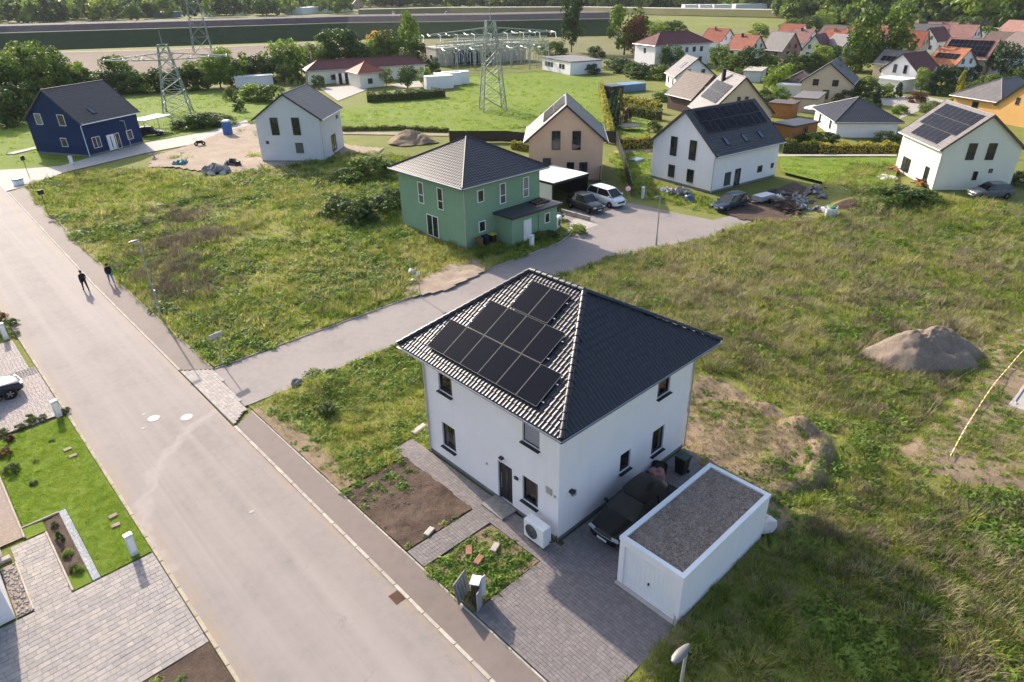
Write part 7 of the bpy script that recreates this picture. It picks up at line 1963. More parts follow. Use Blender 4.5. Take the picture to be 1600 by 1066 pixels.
for pl_, nm_ in (('right_plot', 'right-hand plot'), ('near_plot', 'lower right foreground')):
    plant(pl_, 'G1', lambda x, y: .4 * step_(patch(x, y, .25, 131), .40, .54), 1.0, 'tall green grass clumps on the ' + nm_, 'grass clumps')
    plant(pl_, 'G2', lambda x, y: .35 * step_(patch(x, y, .25, 141), .40, .54), 1.0, 'tall olive grass clumps on the ' + nm_, 'olive clumps')
    plant(pl_, 'S1', lambda x, y: .6 * step_(patch(x, y, .12, 21), .43, .55), 1.0, 'tall straw clumps on the ' + nm_, 'straw clumps')
    plant(pl_, 'B1', lambda x, y: .5 * step_(patch(x, y, .13, 31), .47, .58), 1.0, 'tall brown stalk clumps on the ' + nm_, 'stalk clumps')
BARE.pop()
S2 = [(p[0], p[1]) for p in SAND1]
plant('earth', 'c1', lambda x, y: 10 + 0 * x, .07, 'earth clods on the dug ground behind the white house', 'clods', S2, amp=.5, base=.12, freq=.8)
plant('garden_bed', 'c2', lambda x, y: 26 + 0 * x, .06, 'dark soil clods of the bed before the white house', 'clods', [(11.1, 19), (14.9, 19), (14.9, 24.4), (11.1, 24.4)], amp=.2, base=.03, freq=1.6)
plant('earth', 'b1', lambda x, y: 7 * step_(patch(x, y, .35, 151), .38, .52), .5, 'dry stalks on the dug ground behind the white house', 'dry stalks', S2, amp=.5, base=.10, freq=.8)
plant('heap_foot', 'B1', lambda x, y: 2.2 * np.exp(-((np.hypot((x - 45.0) / 4.1, (y - 9.2) / 3.2) - 1) / .22) ** 2), .9, 'brown stalks around the foot of the gravel heap', 'dry stalks', [(40, 4.6), (50, 4.6), (50, 14), (40, 14)], amp=.28)
plant('heap_foot', 'c3', lambda x, y: 14 * np.exp(-((np.hypot((x - 45.0) / 3.9, (y - 9.2) / 3.0) - 1) / .16) ** 2), .07, 'loose stones spilled around the foot of the gravel heap', 'stones', [(40, 4.6), (50, 4.6), (50, 14), (40, 14)], amp=.28, base=.05)
plant('heap_foot', 'G1', lambda x, y: 1.5 * np.exp(-((np.hypot((x - 44.4) / 4.0, (y - 9.0) / 3.1) - 1) / .2) ** 2), .8, 'green grass around the foot of the gravel heap', 'grass', [(40, 4.6), (50, 4.6), (50, 14), (40, 14)], amp=.28)
plant('earth', 'g1', lambda x, y: 14 * step_(patch(x, y, .3, 81), .40, .52) + 14 * hump(x, y, 29.5, 13.0, 1.8), .6, 'sparse green tufts on the bare earth behind the white house', 'sparse grass', S2, amp=.5, base=.10, freq=.8)
plant('earth', 's1', lambda x, y: 16 * step_(patch(x, y, .3, 83), .25, .5), .45, 'sparse straw on the bare earth behind the white house', 'sparse straw', S2, amp=.5, base=.10, freq=.8)
plant('earth', 'w1', lambda x, y: 4 * step_(patch(x, y, .3, 85), .42, .55), .7, 'small weeds on the bare earth behind the white house', 'small weeds', S2, amp=.5, base=.10, freq=.8)
BARE.pop(0)
S3 = STUB
plant('stubble', 'g1', lambda x, y: 14 * step_(patch(x, y, .35, 91), .34, .52), .75, 'short green tufts on the stubble strip by the barrier tape', 'short grass', S3, amp=.08, base=.22, freq=.8)
plant('stubble', 'w1', lambda x, y: 5 * step_(patch(x, y, .5, 161), .38, .5), .6, 'low weeds on the stubble strip by the barrier tape', 'low weeds', S3, amp=.08, base=.22, freq=.8)
plant('stubble', 's1', lambda x, y: 7 + 0 * x, .38, 'short straw on the stubble strip by the barrier tape', 'stubble', S3, amp=.08, base=.22, freq=.8)
S4 = [(11.15, 14.5), (14.75, 14.5), (14.75, 17.55), (11.15, 17.55)]
plant('front_bed', 'w1', lambda x, y: 14 * step_(-(y - 17.6) + .9 * (14.3 - x) * 0 + (13.6 - x), -.6, 1.2), .8, 'leafy weeds filling the front bed by the meter cabinet', 'weeds', S4, amp=.1, base=.02, freq=1.2)
plant('front_bed', 'g1', lambda x, y: 8 * step_(-(y - 17.6) + (13.6 - x), -.6, 1.2) + .6, .7, 'grass tufts in the front bed by the meter cabinet', 'grass', S4, amp=.1, base=.02, freq=1.2)
S5 = [(11.1, 19), (14.9, 19), (14.9, 24.4), (11.1, 24.4)]
plant('garden_bed', 'w1', lambda x, y: 3.2 * step_(patch(x, y, .5, 95), .45, .6) + 3 * hump(x, y, 14.2, 23.6, 1.1), .75, 'scattered weeds on the dark soil bed before the white house', 'weeds', S5, amp=.2, base=.02, freq=1.6)
S6 = [(-.3, 19.3), (3.0, 19.3), (3.0, 20.35), (-.3, 20.35)]
plant('soil_bed', 'w1', lambda x, y: 8 * step_(patch(x, y, .5, 97), .35, .5) * step_(y, 19.4, 20.2), .8, 'weeds along the edge of the lower left soil bed', 'weeds', S6, amp=.15, base=.02, freq=1.2)
DM[0] = 60.0
plant('lawn', 'l1', lambda x, y: 60 + 0 * x, 1.0, 'short lawn grass blades beside the road', 'lawn grass', [(1.0, 26.95), (3.0, 26.95), (3.0, 41.5), (-.75, 41.5), (-.75, 32.8), (1.0, 32.8)], amp=0, base=.06)
DM[0] = 16.0
plant('kerb_verge', 'g1', lambda x, y: 5 + 0 * x, .6, 'grass fringe hanging over the pavement edging', 'verge grass', [(11.4, 41), (12.1, 41), (12.4, 82), (13.4, 103), (12.8, 103), (11.9, 82), (11.5, 62)], amp=.1)
plant('yard', 'g1', lambda x, y: 10 + 0 * x, .8, 'grass around the turning court and the white solar house', 'yard grass', [(76.88, 61.47), (82.24, 58.66), (68.47, 47.51), (67.62, 38.75), (62.34, 35.02), (62.35, 39.65), (62.14, 46.07), (71.04, 55.60)], amp=0)
plant('back_yard', 'm1', lambda x, y: 2.5 + 0 * x, 1.0, 'grass on the lawn between the white and cream solar houses', 'lawn grass', [(88.92, 41.49), (99.54, 29.96), (84.31, 25.25), (81.09, 28.67), (83.40, 38.32)], amp=0, base=.33)
plant('pylon_meadow', 'm1', lambda x, y: 1.0 + 0 * x, 1.2, 'grass of the meadow around the left pylon', 'meadow grass', [(10.66, 123.07), (16.43, 162.90), (47.56, 174.00), (70.22, 162.28), (54.09, 130.05), (44.65, 124.72), (33.32, 124.35), (23.17, 116.48)], amp=0)
plant('site', 'g1', lambda x, y: 7 * step_(patch(x, y, .12, 33), .5, .6), .9, 'weeds creeping over the building site sand', 'site weeds', [(26.94, 102.19), (37.32, 114.06), (51.59, 123.18), (56.69, 88.65), (47.06, 80.47), (38.57, 83.16), (31.63, 92.06)], amp=.15, base=.03, freq=.5)
plant('meadow', 'm1', lambda x, y: 1.6 + 0 * x, 1.1, 'tall grass tufts of the bright meadow', 'meadow grass', [(69.38, 123.22), (93.24, 118.81), (120.34, 143.32), (135.81, 132.62), (135.60, 112.58), (87.37, 70.33), (71.35, 91.41), (59.82, 105.99)], amp=0)

# ---------------------------------------------------------------- trees and shrubs
def crown_mesh(name, seed, mat, shape='round', nb=20, per=70, leaf=.05):
    """clumps of small leaf faces spread through a unit crown (height 1, width about 1), gaps left between clumps"""
    rs = np.random.RandomState(seed); mb = MB()
    blobs = []
    for k in range(nb):
        z = .22 + .70 * (k + rs.rand() * .8) / nb
        if shape == 'round': rad = .46 * math.sqrt(max(.03, 1 - ((z - .55) / .48) ** 2))
        elif shape == 'poplar': rad = .36 * math.sqrt(max(.03, 1 - ((z - .5) / .52) ** 2))
        elif shape == 'cone': rad = .42 * (1.02 - z); 
        else: rad = .48 * math.sqrt(max(.02, 1 - (z / 1.02) ** 2.2)); 
        if shape in ('bush',): z = (z - .2) * 1.05 + .02
        if shape == 'cone': z = (z - .2) * 1.2 + .04
        a = rs.rand() * 6.283; r = rad * (.45 + .6 * rs.rand())
        blobs.append((r * math.cos(a), r * math.sin(a), z, .11 + .09 * rs.rand() if shape != 'cone' else .09))
    for (bx, by, bz, br) in blobs:
        for q in range(per):
            d = Vector(rs.randn(3)).normalized(); rr = br * (.75 + .35 * rs.rand())
            c = Vector((bx, by, bz)) + Vector((d.x * rr, d.y * rr, d.z * rr * .85))
            nrm = (d + Vector(rs.randn(3)) * .55).normalized()
            u = nrm.orthogonal().normalized(); u = Matrix.Rotation(rs.rand() * 6.28, 3, nrm) @ u; v = nrm.cross(u); s = leaf * (.5 + .8 * rs.rand())
            mb.face([c - u * s, c - v * s * .6, c + u * s, c + v * s * .6])
    return mb.data(name, mat)
def trunk_mesh(name, seed, shape):
    rs = np.random.RandomState(seed + 50); mb = MB()
    top = .6 if shape != 'bush' else .3
    mb.tube((0, 0, -.02), (.01, .01, top * .5), .028, .02, 6); mb.tube((.01, .01, top * .5), (0, 0, top), .02, .009, 6)
    for k in range(6):
        a = rs.rand() * 6.28; z = top * (.35 + .5 * rs.rand())
        mb.tube((0, 0, z), (.25 * math.cos(a), .25 * math.sin(a), z + .2), .011, .004, 5)
    return mb.data(name, BARK)
TREE = {}
def tree_kind(shape, leafkey, seed):
    k = (shape, leafkey, seed % 3)
    if k not in TREE:
        leaf = {'round': .036, 'poplar': .034, 'cone': .032, 'bush': .038}[shape]
        TREE[k] = (crown_mesh('crown', seed + hash(shape) % 7 * 0 + len(TREE) * 3, LEAF[leafkey], shape, 26 if shape != 'cone' else 32, 105, leaf), trunk_mesh('trunk', seed, shape))
    return TREE[k]
def tree(name, label, loc, h, w, shape='round', leafkey='mid', seed=0, group=None, cat='tree'):
    cm, tm = tree_kind(shape, leafkey, seed)
    r = thing(name, label, cat, (loc[0], loc[1], 0), random.random() * 6.28, group)
    link('trunk', tm, r, scale=(min(w, h), min(w, h), h)); link('crown', cm, r, scale=(w, w, h))
    return r
def row(name, desc, where, group, items, cat='tree'):
    """trees listed from left to right; the label counts them so that each can be found"""
    n = len(items)
    for k, (p, h, w, shape, lk) in enumerate(items):
        pos = 'leftmost' if k == 0 else ('rightmost' if k == n - 1 else ORD[k] + ' from the left')
        kind = {'round': 'rounded', 'poplar': 'tall narrow', 'cone': 'conical', 'bush': 'low bushy'}[shape]
        col = {'mid': 'green', 'dark': 'dark green', 'light': 'light green', 'conifer': 'dark evergreen', 'orange': 'orange', 'hedge': 'green', 'red': 'copper', 'goldhedge': 'golden'}[lk]
        tree(name, '%s %s, %s %s' % (col, desc, pos, where), p, h, w, shape, lk, k, group, cat)
row('tree', 'tree', 'in the group behind the navy house', 'trees behind the navy house', [
 ((20.78, 179.17), 9, 10, 'round', 'dark'), ((23.81, 188.07), 10, 11, 'bush', 'dark'), ((19.72, 158.23), 8, 8, 'bush', 'dark'), ((25.22, 182.57), 10, 10, 'round', 'mid'), ((27.99, 189.93), 11, 11, 'bush', 'dark'), ((23.47, 161.85), 8, 7, 'bush', 'dark'), ((30.56, 189.71), 12, 12, 'round', 'mid'), ((34.05, 197.46), 10, 11, 'bush', 'dark'), ((34.80, 193.50), 11, 11, 'round', 'mid'), ((38.90, 198.05), 8, 9, 'bush', 'dark')])
row('tree', 'tree', 'in the hedgerow behind the left pylon', 'hedgerow behind the left pylon', [
 ((41.68, 198.03), 6.7, 7, 'round', 'light'), ((44.64, 201.33), 5.2, 8, 'bush', 'dark'), ((45.93, 196.31), 5.2, 8, 'bush', 'mid'), ((46.41, 189.10), 5.9, 8, 'bush', 'dark'), ((49.42, 192.13), 8.1, 8, 'round', 'mid'), ((50.16, 186.25), 5.9, 8, 'bush', 'dark'), ((52.55, 185.04), 5.2, 8, 'bush', 'light'), ((55.27, 183.43), 5.9, 8, 'bush', 'dark'), ((58.22, 183.26), 5.2, 8, 'bush', 'mid'),
 ((60.80, 181.88), 5.9, 8, 'bush', 'dark'), ((63.17, 180.75), 5.9, 8, 'bush', 'dark'), ((65.21, 178.29), 6.7, 9, 'round', 'mid'), ((68.32, 178.07), 7.4, 8, 'round', 'light'), ((71.68, 179.44), 8.9, 9, 'round', 'light')])
row('tree', 'tree', 'in the belt left of the bungalow', 'tree belt left of the bungalow', [
 ((75.05, 181.01), 6.7, 8, 'bush', 'dark'), ((79.21, 181.80), 7.4, 9, 'bush', 'dark'), ((82.06, 180.31), 6.7, 10, 'bush', 'dark'), ((86.21, 181.39), 7.4, 10, 'round', 'mid'), ((89.38, 181.75), 9.6, 10, 'round', 'light'), ((93.33, 183.47), 6.7, 9, 'bush', 'dark'), ((105.94, 200.03), 6.7, 10, 'round', 'mid'), ((111.00, 202.02), 5.9, 9, 'bush', 'dark')])
row('tree', 'tree', 'behind the red-roofed bungalow', 'trees behind the bungalow', [
 ((114.27, 200.70), 10, 11, 'round', 'mid'), ((117.33, 199.70), 10, 11, 'round', 'dark'), ((121.47, 200.38), 8, 10, 'bush', 'mid'), ((127.11, 202.47), 7, 10, 'bush', 'light'), ((131.28, 203.57), 8, 9, 'bush', 'mid'), ((134.49, 202.70), 9, 9, 'round', 'dark'), ((136.75, 199.69), 8, 10, 'bush', 'light'), ((140.40, 198.27), 14, 8, 'poplar', 'light'), ((137.03, 189.39), 8, 9, 'bush', 'mid')])
tree('autumn_tree', 'small bright orange tree far behind the bungalow', (150.51, 231.45), 7, 9, 'round', 'orange', 1)
row('tree', 'garden tree', 'around the bungalow yard', 'small trees around the bungalow', [
 ((81.24, 169.67), 5, 4, 'round', 'dark'), ((84.09, 168.06), 6, 5, 'cone', 'mid'), ((83.95, 157.43), 3.5, 3.5, 'bush', 'dark'), ((92.69, 150.34), 5, 4, 'cone', 'mid'), ((97.40, 148.20), 4, 4, 'round', 'mid'), ((98.11, 140.33), 5, 5, 'round', 'dark'), ((104.87, 142.74), 4, 3.5, 'round', 'light'), ((118.26, 156.82), 5, 5, 'bush', 'dark')])
row('tree', 'tree', 'beyond the low white building', 'tall trees beyond the low white building', [
 ((179.29, 175.13), 5, 6, 'bush', 'light'), ((179.00, 167.87), 5, 8, 'bush', 'mid'), ((189.05, 169.65), 18, 9, 'poplar', 'dark'), ((180.44, 151.58), 4, 6, 'bush', 'dark'), ((192.60, 149.38), 15, 13, 'round', 'mid'), ((191.32, 143.91), 12, 9, 'poplar', 'red'), ((250.69, 180.58), 8, 16, 'bush', 'light'), ((260.70, 178.03), 8, 14, 'bush', 'mid')])
row('shrub', 'shrub', 'below the villa', 'shrubs below the villa', [
 ((146.35, 123.82), 3, 4, 'bush', 'dark'), ((158.95, 126.82), 3.5, 6, 'bush', 'mid'), ((154.94, 119.83), 4, 7, 'bush', 'dark'), ((149.11, 111.73), 4, 7, 'bush', 'mid'), ((148.87, 107.92), 4, 8, 'bush', 'dark'), ((148.63, 104.22), 4, 7, 'bush', 'mid'), ((168.72, 114.32), 6, 7, 'round', 'mid'), ((180.99, 119.69), 5, 5, 'bush', 'light')], 'shrub')
row('conifer', 'conifer', 'of the row behind the peach house', 'conifers behind the peach house', [
 ((101.64, 80.83), 4.5, 2.2, 'cone', 'conifer'), ((96.95, 76.45), 4.5, 2.2, 'cone', 'conifer'), ((92.67, 72.45), 4.2, 2.2, 'cone', 'conifer'), ((106.94, 83.24), 4, 2.4, 'cone', 'hedge'), ((98.06, 75.19), 3, 2.5, 'bush', 'red')])
row('tree', 'garden tree', 'left of the largest village tree', 'garden trees of the upper village', [
 ((176.38, 104.54), 6, 7, 'round', 'mid'), ((173.36, 98.83), 5, 7, 'bush', 'mid'), ((177.75, 97.95), 5, 7, 'bush', 'dark'), ((176.94, 94.31), 6, 8, 'round', 'dark'), ((178.97, 91.74), 5, 8, 'bush', 'hedge'), ((143.57, 70.34), 6, 5.5, 'round', 'light'), ((161.21, 77.56), 4.5, 5, 'bush', 'mid'), ((183.69, 85.75), 5, 8, 'bush', 'dark'), ((188.34, 84.47), 5, 8, 'bush', 'dark'), ((192.89, 83.42), 6, 7, 'round', 'light'), ((213.47, 88.61), 5, 8, 'bush', 'mid'), ((192.21, 74.96), 5.5, 8, 'bush', 'mid')])
tree('big_tree', 'largest round dark green tree among the red-roofed houses', (196.10, 70.02), 16, 15, 'round', 'mid', 2)
tree('big_tree', 'round tree directly left of the largest village tree', (193.57, 73.23), 10, 11, 'round', 'mid', 1)
row('tree', 'garden tree', 'right of the largest village tree', 'garden trees of the right village', [
 ((150.43, 56.70), 4, 6, 'bush', 'dark'), ((153.52, 55.75), 4.5, 5, 'bush', 'hedge'), ((142.62, 49.76), 3.5, 3.5, 'cone', 'conifer'), ((154.07, 52.40), 3, 4, 'bush', 'light'), ((155.84, 50.31), 3, 3, 'cone', 'conifer'), ((164.12, 48.69), 5, 4.5, 'round', 'mid'), ((163.66, 46.45), 5.5, 4.5, 'cone', 'conifer'), ((177.73, 48.97), 5, 7, 'bush', 'dark'), ((152.15, 38.67), 6.5, 3.2, 'cone', 'goldhedge'), ((187.23, 49.21), 4, 6, 'bush', 'dark'), ((193.95, 48.19), 4, 6, 'bush', 'dark'), ((200.88, 43.37), 8, 7, 'round', 'conifer'), ((195.89, 38.59), 4, 6, 'bush', 'mid')])
row('tree', 'tree', 'at the foot of the far village', 'trees at the foot of the far village', [
 ((286.25, 151.93), 6, 9, 'bush', 'light'), ((314.45, 150.39), 7, 12, 'bush', 'mid'), ((317.54, 145.43), 8, 12, 'bush', 'dark'), ((336.29, 147.30), 8, 12, 'round', 'light'), ((351.72, 139.15), 9, 11, 'cone', 'conifer'), ((315.07, 83.55), 8, 12, 'round', 'dark'), ((294.59, 72.73), 7, 11, 'bush', 'mid')])
row('shrub', 'shrub', 'along the building site', 'shrubs along the site', [
 ((42.12, 129.32), 2.5, 5, 'bush', 'mid'), ((43.71, 127.53), 3, 6, 'bush', 'mid'), ((46.13, 128.43), 2.6, 6, 'bush', 'dark'), ((47.89, 126.44), 2, 4, 'bush', 'mid'), ((61.67, 155.97), 3, 3.5, 'bush', 'mid'), ((56.31, 139.40), 2.5, 2.5, 'bush', 'dark'), ((65.52, 151.43), 4, 8, 'bush', 'light'), ((66.87, 147.09), 4, 7, 'bush', 'mid')], 'shrub')
row('shrub', 'bush', 'left of the green house', 'dark bushes left of the green house', [
 ((34.16, 63.91), 2.6, 3.4, 'bush', 'dark'), ((34.34, 60.59), 2.8, 4.0, 'bush', 'dark'), ((36.66, 60.02), 2.8, 4.4, 'bush', 'dark'), ((39.96, 61.83), 2.6, 3.6, 'bush', 'dark')], 'bush')
row('shrub', 'bush', 'on the mound behind the left plot', 'bushes on the mound', [
 ((42.44, 75.33), 2.0, 4.5, 'bush', 'mid'), ((45.89, 76.26), 3.0, 6, 'bush', 'mid'), ((48.19, 75.24), 2.4, 5, 'bush', 'mid')], 'bush')
row('shrub', 'weed bush', 'on the corner plot', 'bushes on the corner plot', [((15.59, 34.40), .95, 2.2, 'bush', 'mid'), ((14.07, 30.95), .8, 1.3, 'bush', 'dark')], 'bush')
row('shrub', 'bush', 'below the green annex', 'bushes below the green annex', [((37.09, 43.88), 1.2, 1.8, 'bush', 'mid'), ((44.01, 42.88), 1.0, 1.8, 'bush', 'mid'), ((45.14, 42.50), .9, 1.6, 'bush', 'dark'), ((47.74, 41.41), 1.1, 1.9, 'bush', 'light')], 'bush')
row('shrub', 'bush', 'beside the cream solar house', 'bushes beside the cream house', [((77.21, 23.99), 2.2, 5, 'bush', 'mid'), ((79.32, 22.45), 2.2, 5, 'bush', 'dark'), ((81.45, 20.90), 1.6, 4, 'bush', 'mid'), ((96.28, 15.70), 1.8, 3, 'bush', 'dark')], 'bush')
row('garden_shrub', 'garden shrub', 'in the flower bed beside the lawn', 'shrubs of the flower bed', [((0.28, 31.72), .35, .35, 'bush', 'dark'), ((0.25, 30.55), .6, .6, 'cone', 'mid'), ((0.29, 29.28), .35, .5, 'bush', 'light'), ((0.26, 28.09), .4, .4, 'bush', 'mid'), ((0.39, 27.91), .35, .45, 'bush', 'light')], 'shrub')
row('garden_shrub', 'garden shrub', 'along the lawn edge', 'shrubs along the lawn edge', [((-0.01, 42.09), .5, .6, 'bush', 'mid'), ((0.07, 41.17), .45, .6, 'bush', 'red'), ((-0.28, 39.76), .5, .7, 'bush', 'red'), ((-0.32, 37.86), .6, .8, 'bush', 'dark'), ((0.79, 42.07), .4, .6, 'bush', 'dark'), ((1.42, 42.41), .6, .7, 'bush', 'mid'), ((1.98, 42.31), .35, .5, 'bush', 'dark'), ((3.12, 42.10), .4, .6, 'bush', 'dark')], 'shrub')
row('garden_shrub', 'garden shrub', 'in the upper left bed', 'shrubs of the upper left bed', [((2.82, 59.88), .7, 1.0, 'bush', 'red'), ((2.40, 57.04), .8, 1.2, 'bush', 'mid'), ((3.31, 58.17), .7, .9, 'bush', 'mid'), ((3.10, 56.05), .4, .6, 'bush', 'dark')], 'shrub')
row('lawn_weed', 'lawn weed', 'standing in the mown lawn', 'weeds in the lawn', [((1.82, 39.44), .2, .35, 'bush', 'mid'), ((0.76, 37.97), .2, .35, 'bush', 'mid'), ((0.28, 35.94), .25, .45, 'bush', 'dark')], 'weed')
row('shrub', 'shrub', 'among the village gardens', 'shrubs among the village gardens', [
 ((111.29, 80.44), 2.2, 3, 'bush', 'dark'), ((94.56, 66.22), 2.0, 2.6, 'bush', 'mid'), ((121.05, 83.49), 2.5, 4, 'bush', 'mid'), ((132.86, 80.25), 3, 4, 'bush', 'dark'), ((132.47, 67.58), 3, 4.5, 'bush', 'mid'), ((125.37, 61.94), 3, 4, 'bush', 'dark'), ((133.11, 64.39), 3.2, 4, 'round', 'light'), ((101.76, 43.62), 2, 4, 'bush', 'mid'), ((104.80, 42.28), 1.6, 4, 'bush', 'dark'),
 ((142.67, 55.64), 3, 4.5, 'bush', 'dark'), ((136.03, 49.63), 2.6, 4, 'bush', 'mid'), ((131.95, 46.10), 2.4, 3.5, 'bush', 'dark'), ((110.72, 35.73), 1.8, 4, 'bush', 'dark'), ((136.37, 43.03), 1.8, 3, 'bush', 'light'), ((151.55, 45.23), 2.2, 4, 'bush', 'red'), ((141.81, 39.81), 2.2, 4, 'bush', 'mid'), ((163.68, 43.69), 2.6, 4, 'bush', 'mid'), ((168.47, 40.72), 2.8, 5, 'bush', 'dark'), ((184.07, 41.29), 3, 5, 'bush', 'mid'), ((171.73, 34.14), 2.6, 4, 'bush', 'dark')], 'shrub')
# clipped hedges: a row of leafy blocks each
def hedge(label, pts, h, w, lk, seed=0):
    r = thing('hedge', label, 'hedge', (pts[0][0], pts[0][1], 0))
    rs = np.random.RandomState(seed + 300); mb = MB()
    tot = 0
    for a, b in zip(pts[:-1], pts[1:]):
        a, b = Vector((*a, 0)), Vector((*b, 0)); d = b - a; u = d.normalized(); v = Vector((-u.y, u.x, 0))
        n = int(d.length * h * 60 + d.length * w * 40)
        n = min(n, 5000)
        for k in range(n):
            f = rs.rand(); wob = 1 + .18 * math.sin(f * d.length * 2.1) + .1 * math.sin(f * d.length * 5.3)
            t = rs.rand() * 2 - 1; q = rs.rand()
            if rs.rand() < .4: c = a + d * f + v * (t * w / 2) + UP * (h * wob * (.92 + .08 * rs.rand())); nn = UP
            else: c = a + d * f + v * (math.copysign(w / 2, t) * (.85 + .2 * rs.rand())) + UP * (h * wob * q); nn = v * math.copysign(1, t)
            nn = (nn + Vector(rs.randn(3)) * .6).normalized(); e = nn.orthogonal().normalized(); e = Matrix.Rotation(rs.rand() * 6.28, 3, nn) @ e; g2 = nn.cross(e); s = .16 * (.6 + .8 * rs.rand())
            mb.face([c - e * s - r.location, c - g2 * s * .6 - r.location, c + e * s - r.location, c + g2 * s * .6 - r.location])
    mb.build('leaves', LEAF[lk], r, fix=False)
    core = MB()
    for a, b in zip(pts[:-1], pts[1:]):
        a, b = Vector((*a, 0)) - r.location, Vector((*b, 0)) - r.location; d = b - a; u = d.normalized(); v = Vector((-u.y, u.x, 0))
        core.obox((a + b) / 2 + UP * h * .42, d / 2, v * w * .4, UP * h * .42)
    core.build('branches', BARK, r)
hedge('long dark green clipped hedge in front of the bungalow', [(80.24, 130.05), (87.34, 125.76), (95.56, 123.05)], 1.7, 2.2, 'hedge', 1)
hedge('golden green hedge before the dark-roofed bungalow', [(96.55, 39.95), (104.70, 32.21)], 1.3, 1.3, 'goldhedge', 2)
hedge('dark hedge between orange shed and golden hedge', [(94.14, 43.78), (96.55, 39.95)], 1.6, 1.2, 'hedge', 3)
hedge('tall trimmed golden hedge in the garden behind the fence', [(111.63, 85.84), (108.42, 75.10)], 1.8, 1.4, 'goldhedge', 4)
hedge('dark hedge block in the garden behind the fence', [(103.87, 78.26), (103.11, 71.31)], 1.7, 1.6, 'hedge', 5)
hedge('low golden hedge left of the white solar house', [(80.75, 62.20), (84.61, 59.24)], 1.5, 1.3, 'goldhedge', 6)
hedge('golden hedge between peach house and fence', [(69.85, 74.18), (70.70, 70.69)], 1.0, .9, 'goldhedge', 7)
hedge('dark hedge above the tan house', [(159.47, 88.89), (186.48, 82.21)], 2.2, 2.5, 'hedge', 8)
hedge('dark low hedge along the upper edge of the meadow path', [(59.52, 105.49), (66.48, 99.35), (71.00, 90.99)], .7, .8, 'hedge', 9)
hedge('vine-covered leaning hedge strip along the garden fence', [(121.92, 100.53), (83.28, 66.08)], 2.0, .7, 'goldhedge', 10)

# small saplings at the foot of the embankment
row('sapling', 'sapling', 'below the dark embankment', 'saplings below the embankment', [
 ((161.61, 344.13), 8, 5, 'cone', 'light'), ((170.72, 337.89), 7, 4, 'cone', 'light'), ((179.53, 332.19), 8, 5, 'cone', 'light'), ((188.61, 326.14), 8, 5, 'cone', 'light'), ((197.59, 320.32), 8, 4, 'cone', 'light'), ((206.29, 315.04), 7, 4, 'cone', 'light'), ((212.40, 305.32), 8, 4, 'cone', 'light'), ((221.34, 299.68), 8, 4, 'cone', 'light')])

# far woods: read as one mass
FAR = [proto('far_crown_%d' % k, crown_mesh('far_crown', 400 + k, LEAF[l], 'round', 16, 34, .085)) for k, l in enumerate(('mid', 'dark', 'light'))]
def wood(name, label, poly, n, h0, h1, mix=(0, 1, 2)):
    for q in mix:
        xs = [p[0] for p in poly]; ys = [p[1] for p in poly]
        x = RS.uniform(min(xs), max(xs), n * 6); y = RS.uniform(min(ys), max(ys), n * 6)
        k = inside(poly, x, y); x, y = x[k][:n], y[k][:n]
        h = RS.uniform(h0, h1, len(x)); w = h * RS.uniform(.8, 1.2, len(x))
        scatter(name, np.stack([x, y, np.full(len(x), -.5)], -1), RS.uniform(0, 6.28, len(x)), np.stack([w, w, h], -1), FAR[q], '%s, %s' % (label, ('mid green', 'dark green', 'light green')[q]) + ' crowns', 'wood')
wood('left_wood', 'belt of trees beyond the embankment at the upper left', [(55.28, 663.89), (98.54, 648.54), (209.04, 628.55), (336.31, 564.12), (434.19, 726.69), (317.32, 945.69), (185.80, 1184.53), (111.93, 1261.76)], 170, 11, 20)
wood('far_left_wood', 'distant hazy wood along the upper left horizon', [(131.00, 1463.08), (354.46, 962.98), (479.27, 542.17), (662.92, 749.49), (555.46, 1501.00), (257.40, 2797.21)], 420, 14, 24)
wood('right_wood', 'belt of trees along the upper right behind the village', [(395.21, 195.70), (369.63, 127.24), (349.32, 94.48), (346.76, 46.87), (489.52, 69.06), (496.46, 136.78), (508.74, 218.52), (479.22, 238.18)], 150, 9, 17)
wood('far_right_wood', 'distant dark wood along the upper right horizon', [(467.44, 528.81), (514.59, 322.59), (542.60, 189.28), (552.94, 70.04), (728.43, 94.55), (722.71, 253.88), (721.53, 453.54), (686.72, 776.35)], 420, 13, 22)

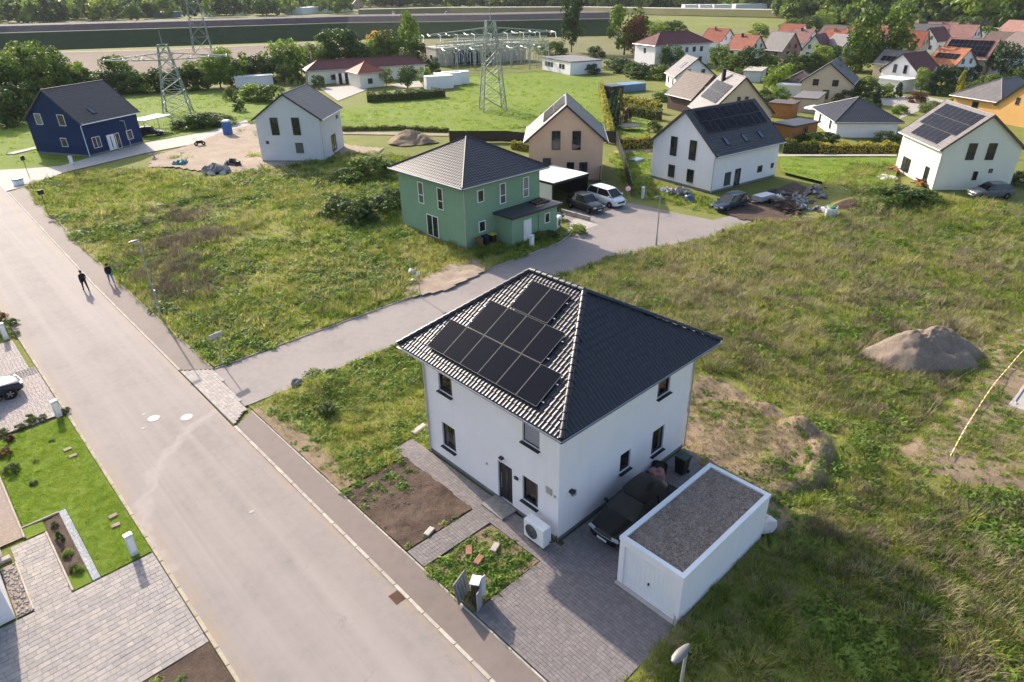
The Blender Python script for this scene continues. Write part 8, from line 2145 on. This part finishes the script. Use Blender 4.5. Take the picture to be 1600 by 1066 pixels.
# gravel heap on the right plot: one mound with slumped shoulders
def gravel_heap():
    bm = bmesh.new(); n, m = 84, 34
    rows = []
    for j in range(m + 1):
        f = j / m; rr = 1 - f
        r_ = []
        for k in range(n):
            a = 2 * math.pi * k / n
            wob = 1 + .10 * math.sin(2 * a + .6) + .07 * math.sin(5 * a) + .04 * math.sin(9 * a + 1)
            x, y = 3.7 * rr * math.cos(a) * wob, 2.5 * rr * math.sin(a) * wob
            z = 1.6 * max(0, 1 - rr ** 2.3)
            z += .55 * math.exp(-((x - 1.3) ** 2 / 1.6 + (y - .9) ** 2 / 1.0)) * (1 - rr ** 4) + .3 * math.exp(-((x + 1.2) ** 2 / 2.0 + (y + .2) ** 2 / 1.2)) * (1 - rr ** 4)
            z -= .55 * math.exp(-((x - 1.0) ** 2 / 1.2 + (y + .75) ** 2 / .35)) * (1 - rr ** 4)
            z *= .75 + .5 * float(fbm(x * .9 + 9, y * .9 + 4, 4))
            z += (.45 * (float(fbm(x * 1.9 + 3, y * 1.9 + 8, 4)) - .4) + .12 * (float(vnoise(x * 9, y * 9)) - .5)) * (1 - rr ** 3)
            r_.append(bm.verts.new((x, y, z - .05)))
        rows.append(r_)
    for j in range(m):
        for k in range(n):
            bm.faces.new((rows[j][k], rows[j][(k + 1) % n], rows[j + 1][(k + 1) % n], rows[j + 1][k]))
    bmesh.ops.remove_doubles(bm, verts=bm.verts, dist=.002)
    bmesh.ops.recalc_face_normals(bm, faces=bm.faces)
    me = bpy.data.meshes.new('gravel_heap'); bm.to_mesh(me); bm.free(); me.materials.append(M['heap_gravel'])
    me.polygons.foreach_set('use_smooth', [True] * len(me.polygons))
    o = link('gravel_heap', me, None, (45.0, 9.2, .1), (0, 0, R(-43))); tag(o, 'grey gravel heap on the overgrown right-hand plot', 'gravel heap')
M['heap_gravel'] = groundmat('heap_gravel', [(0.3, (0.13, 0.10, 0.075)), (0.5, (0.25, 0.20, 0.155)), (0.7, (0.40, 0.33, 0.265))], (1.2, 8, 30), (0.3, 0.3, 0.4), bump=1.0, bscale=22, dist=0.08)
gravel_heap()

# ---------------------------------------------------------------- air
hz = MB().box(-4100, 7100, -1600, 7100, -6, 520)
hz = hz.build('haze', [])
hm = bpy.data.materials.new('pale_air'); hm.use_nodes = True
hn = hm.node_tree
for n_ in list(hn.nodes):
    if n_.type == 'BSDF_PRINCIPLED': hn.nodes.remove(n_)
pv = hn.nodes.new('ShaderNodeVolumePrincipled')
pv.inputs['Color'].default_value = (0.93, 0.95, 1.0, 1)
pv.inputs['Density'].default_value = 0.00007
pv.inputs['Anisotropy'].default_value = 0.0
hn.links.new(pv.outputs[0], hn.nodes['Material Output'].inputs['Volume'])
hz.data.materials.append(hm)
tag(hz, 'thin pale summer haze filling the whole valley', 'haze', kind='stuff')
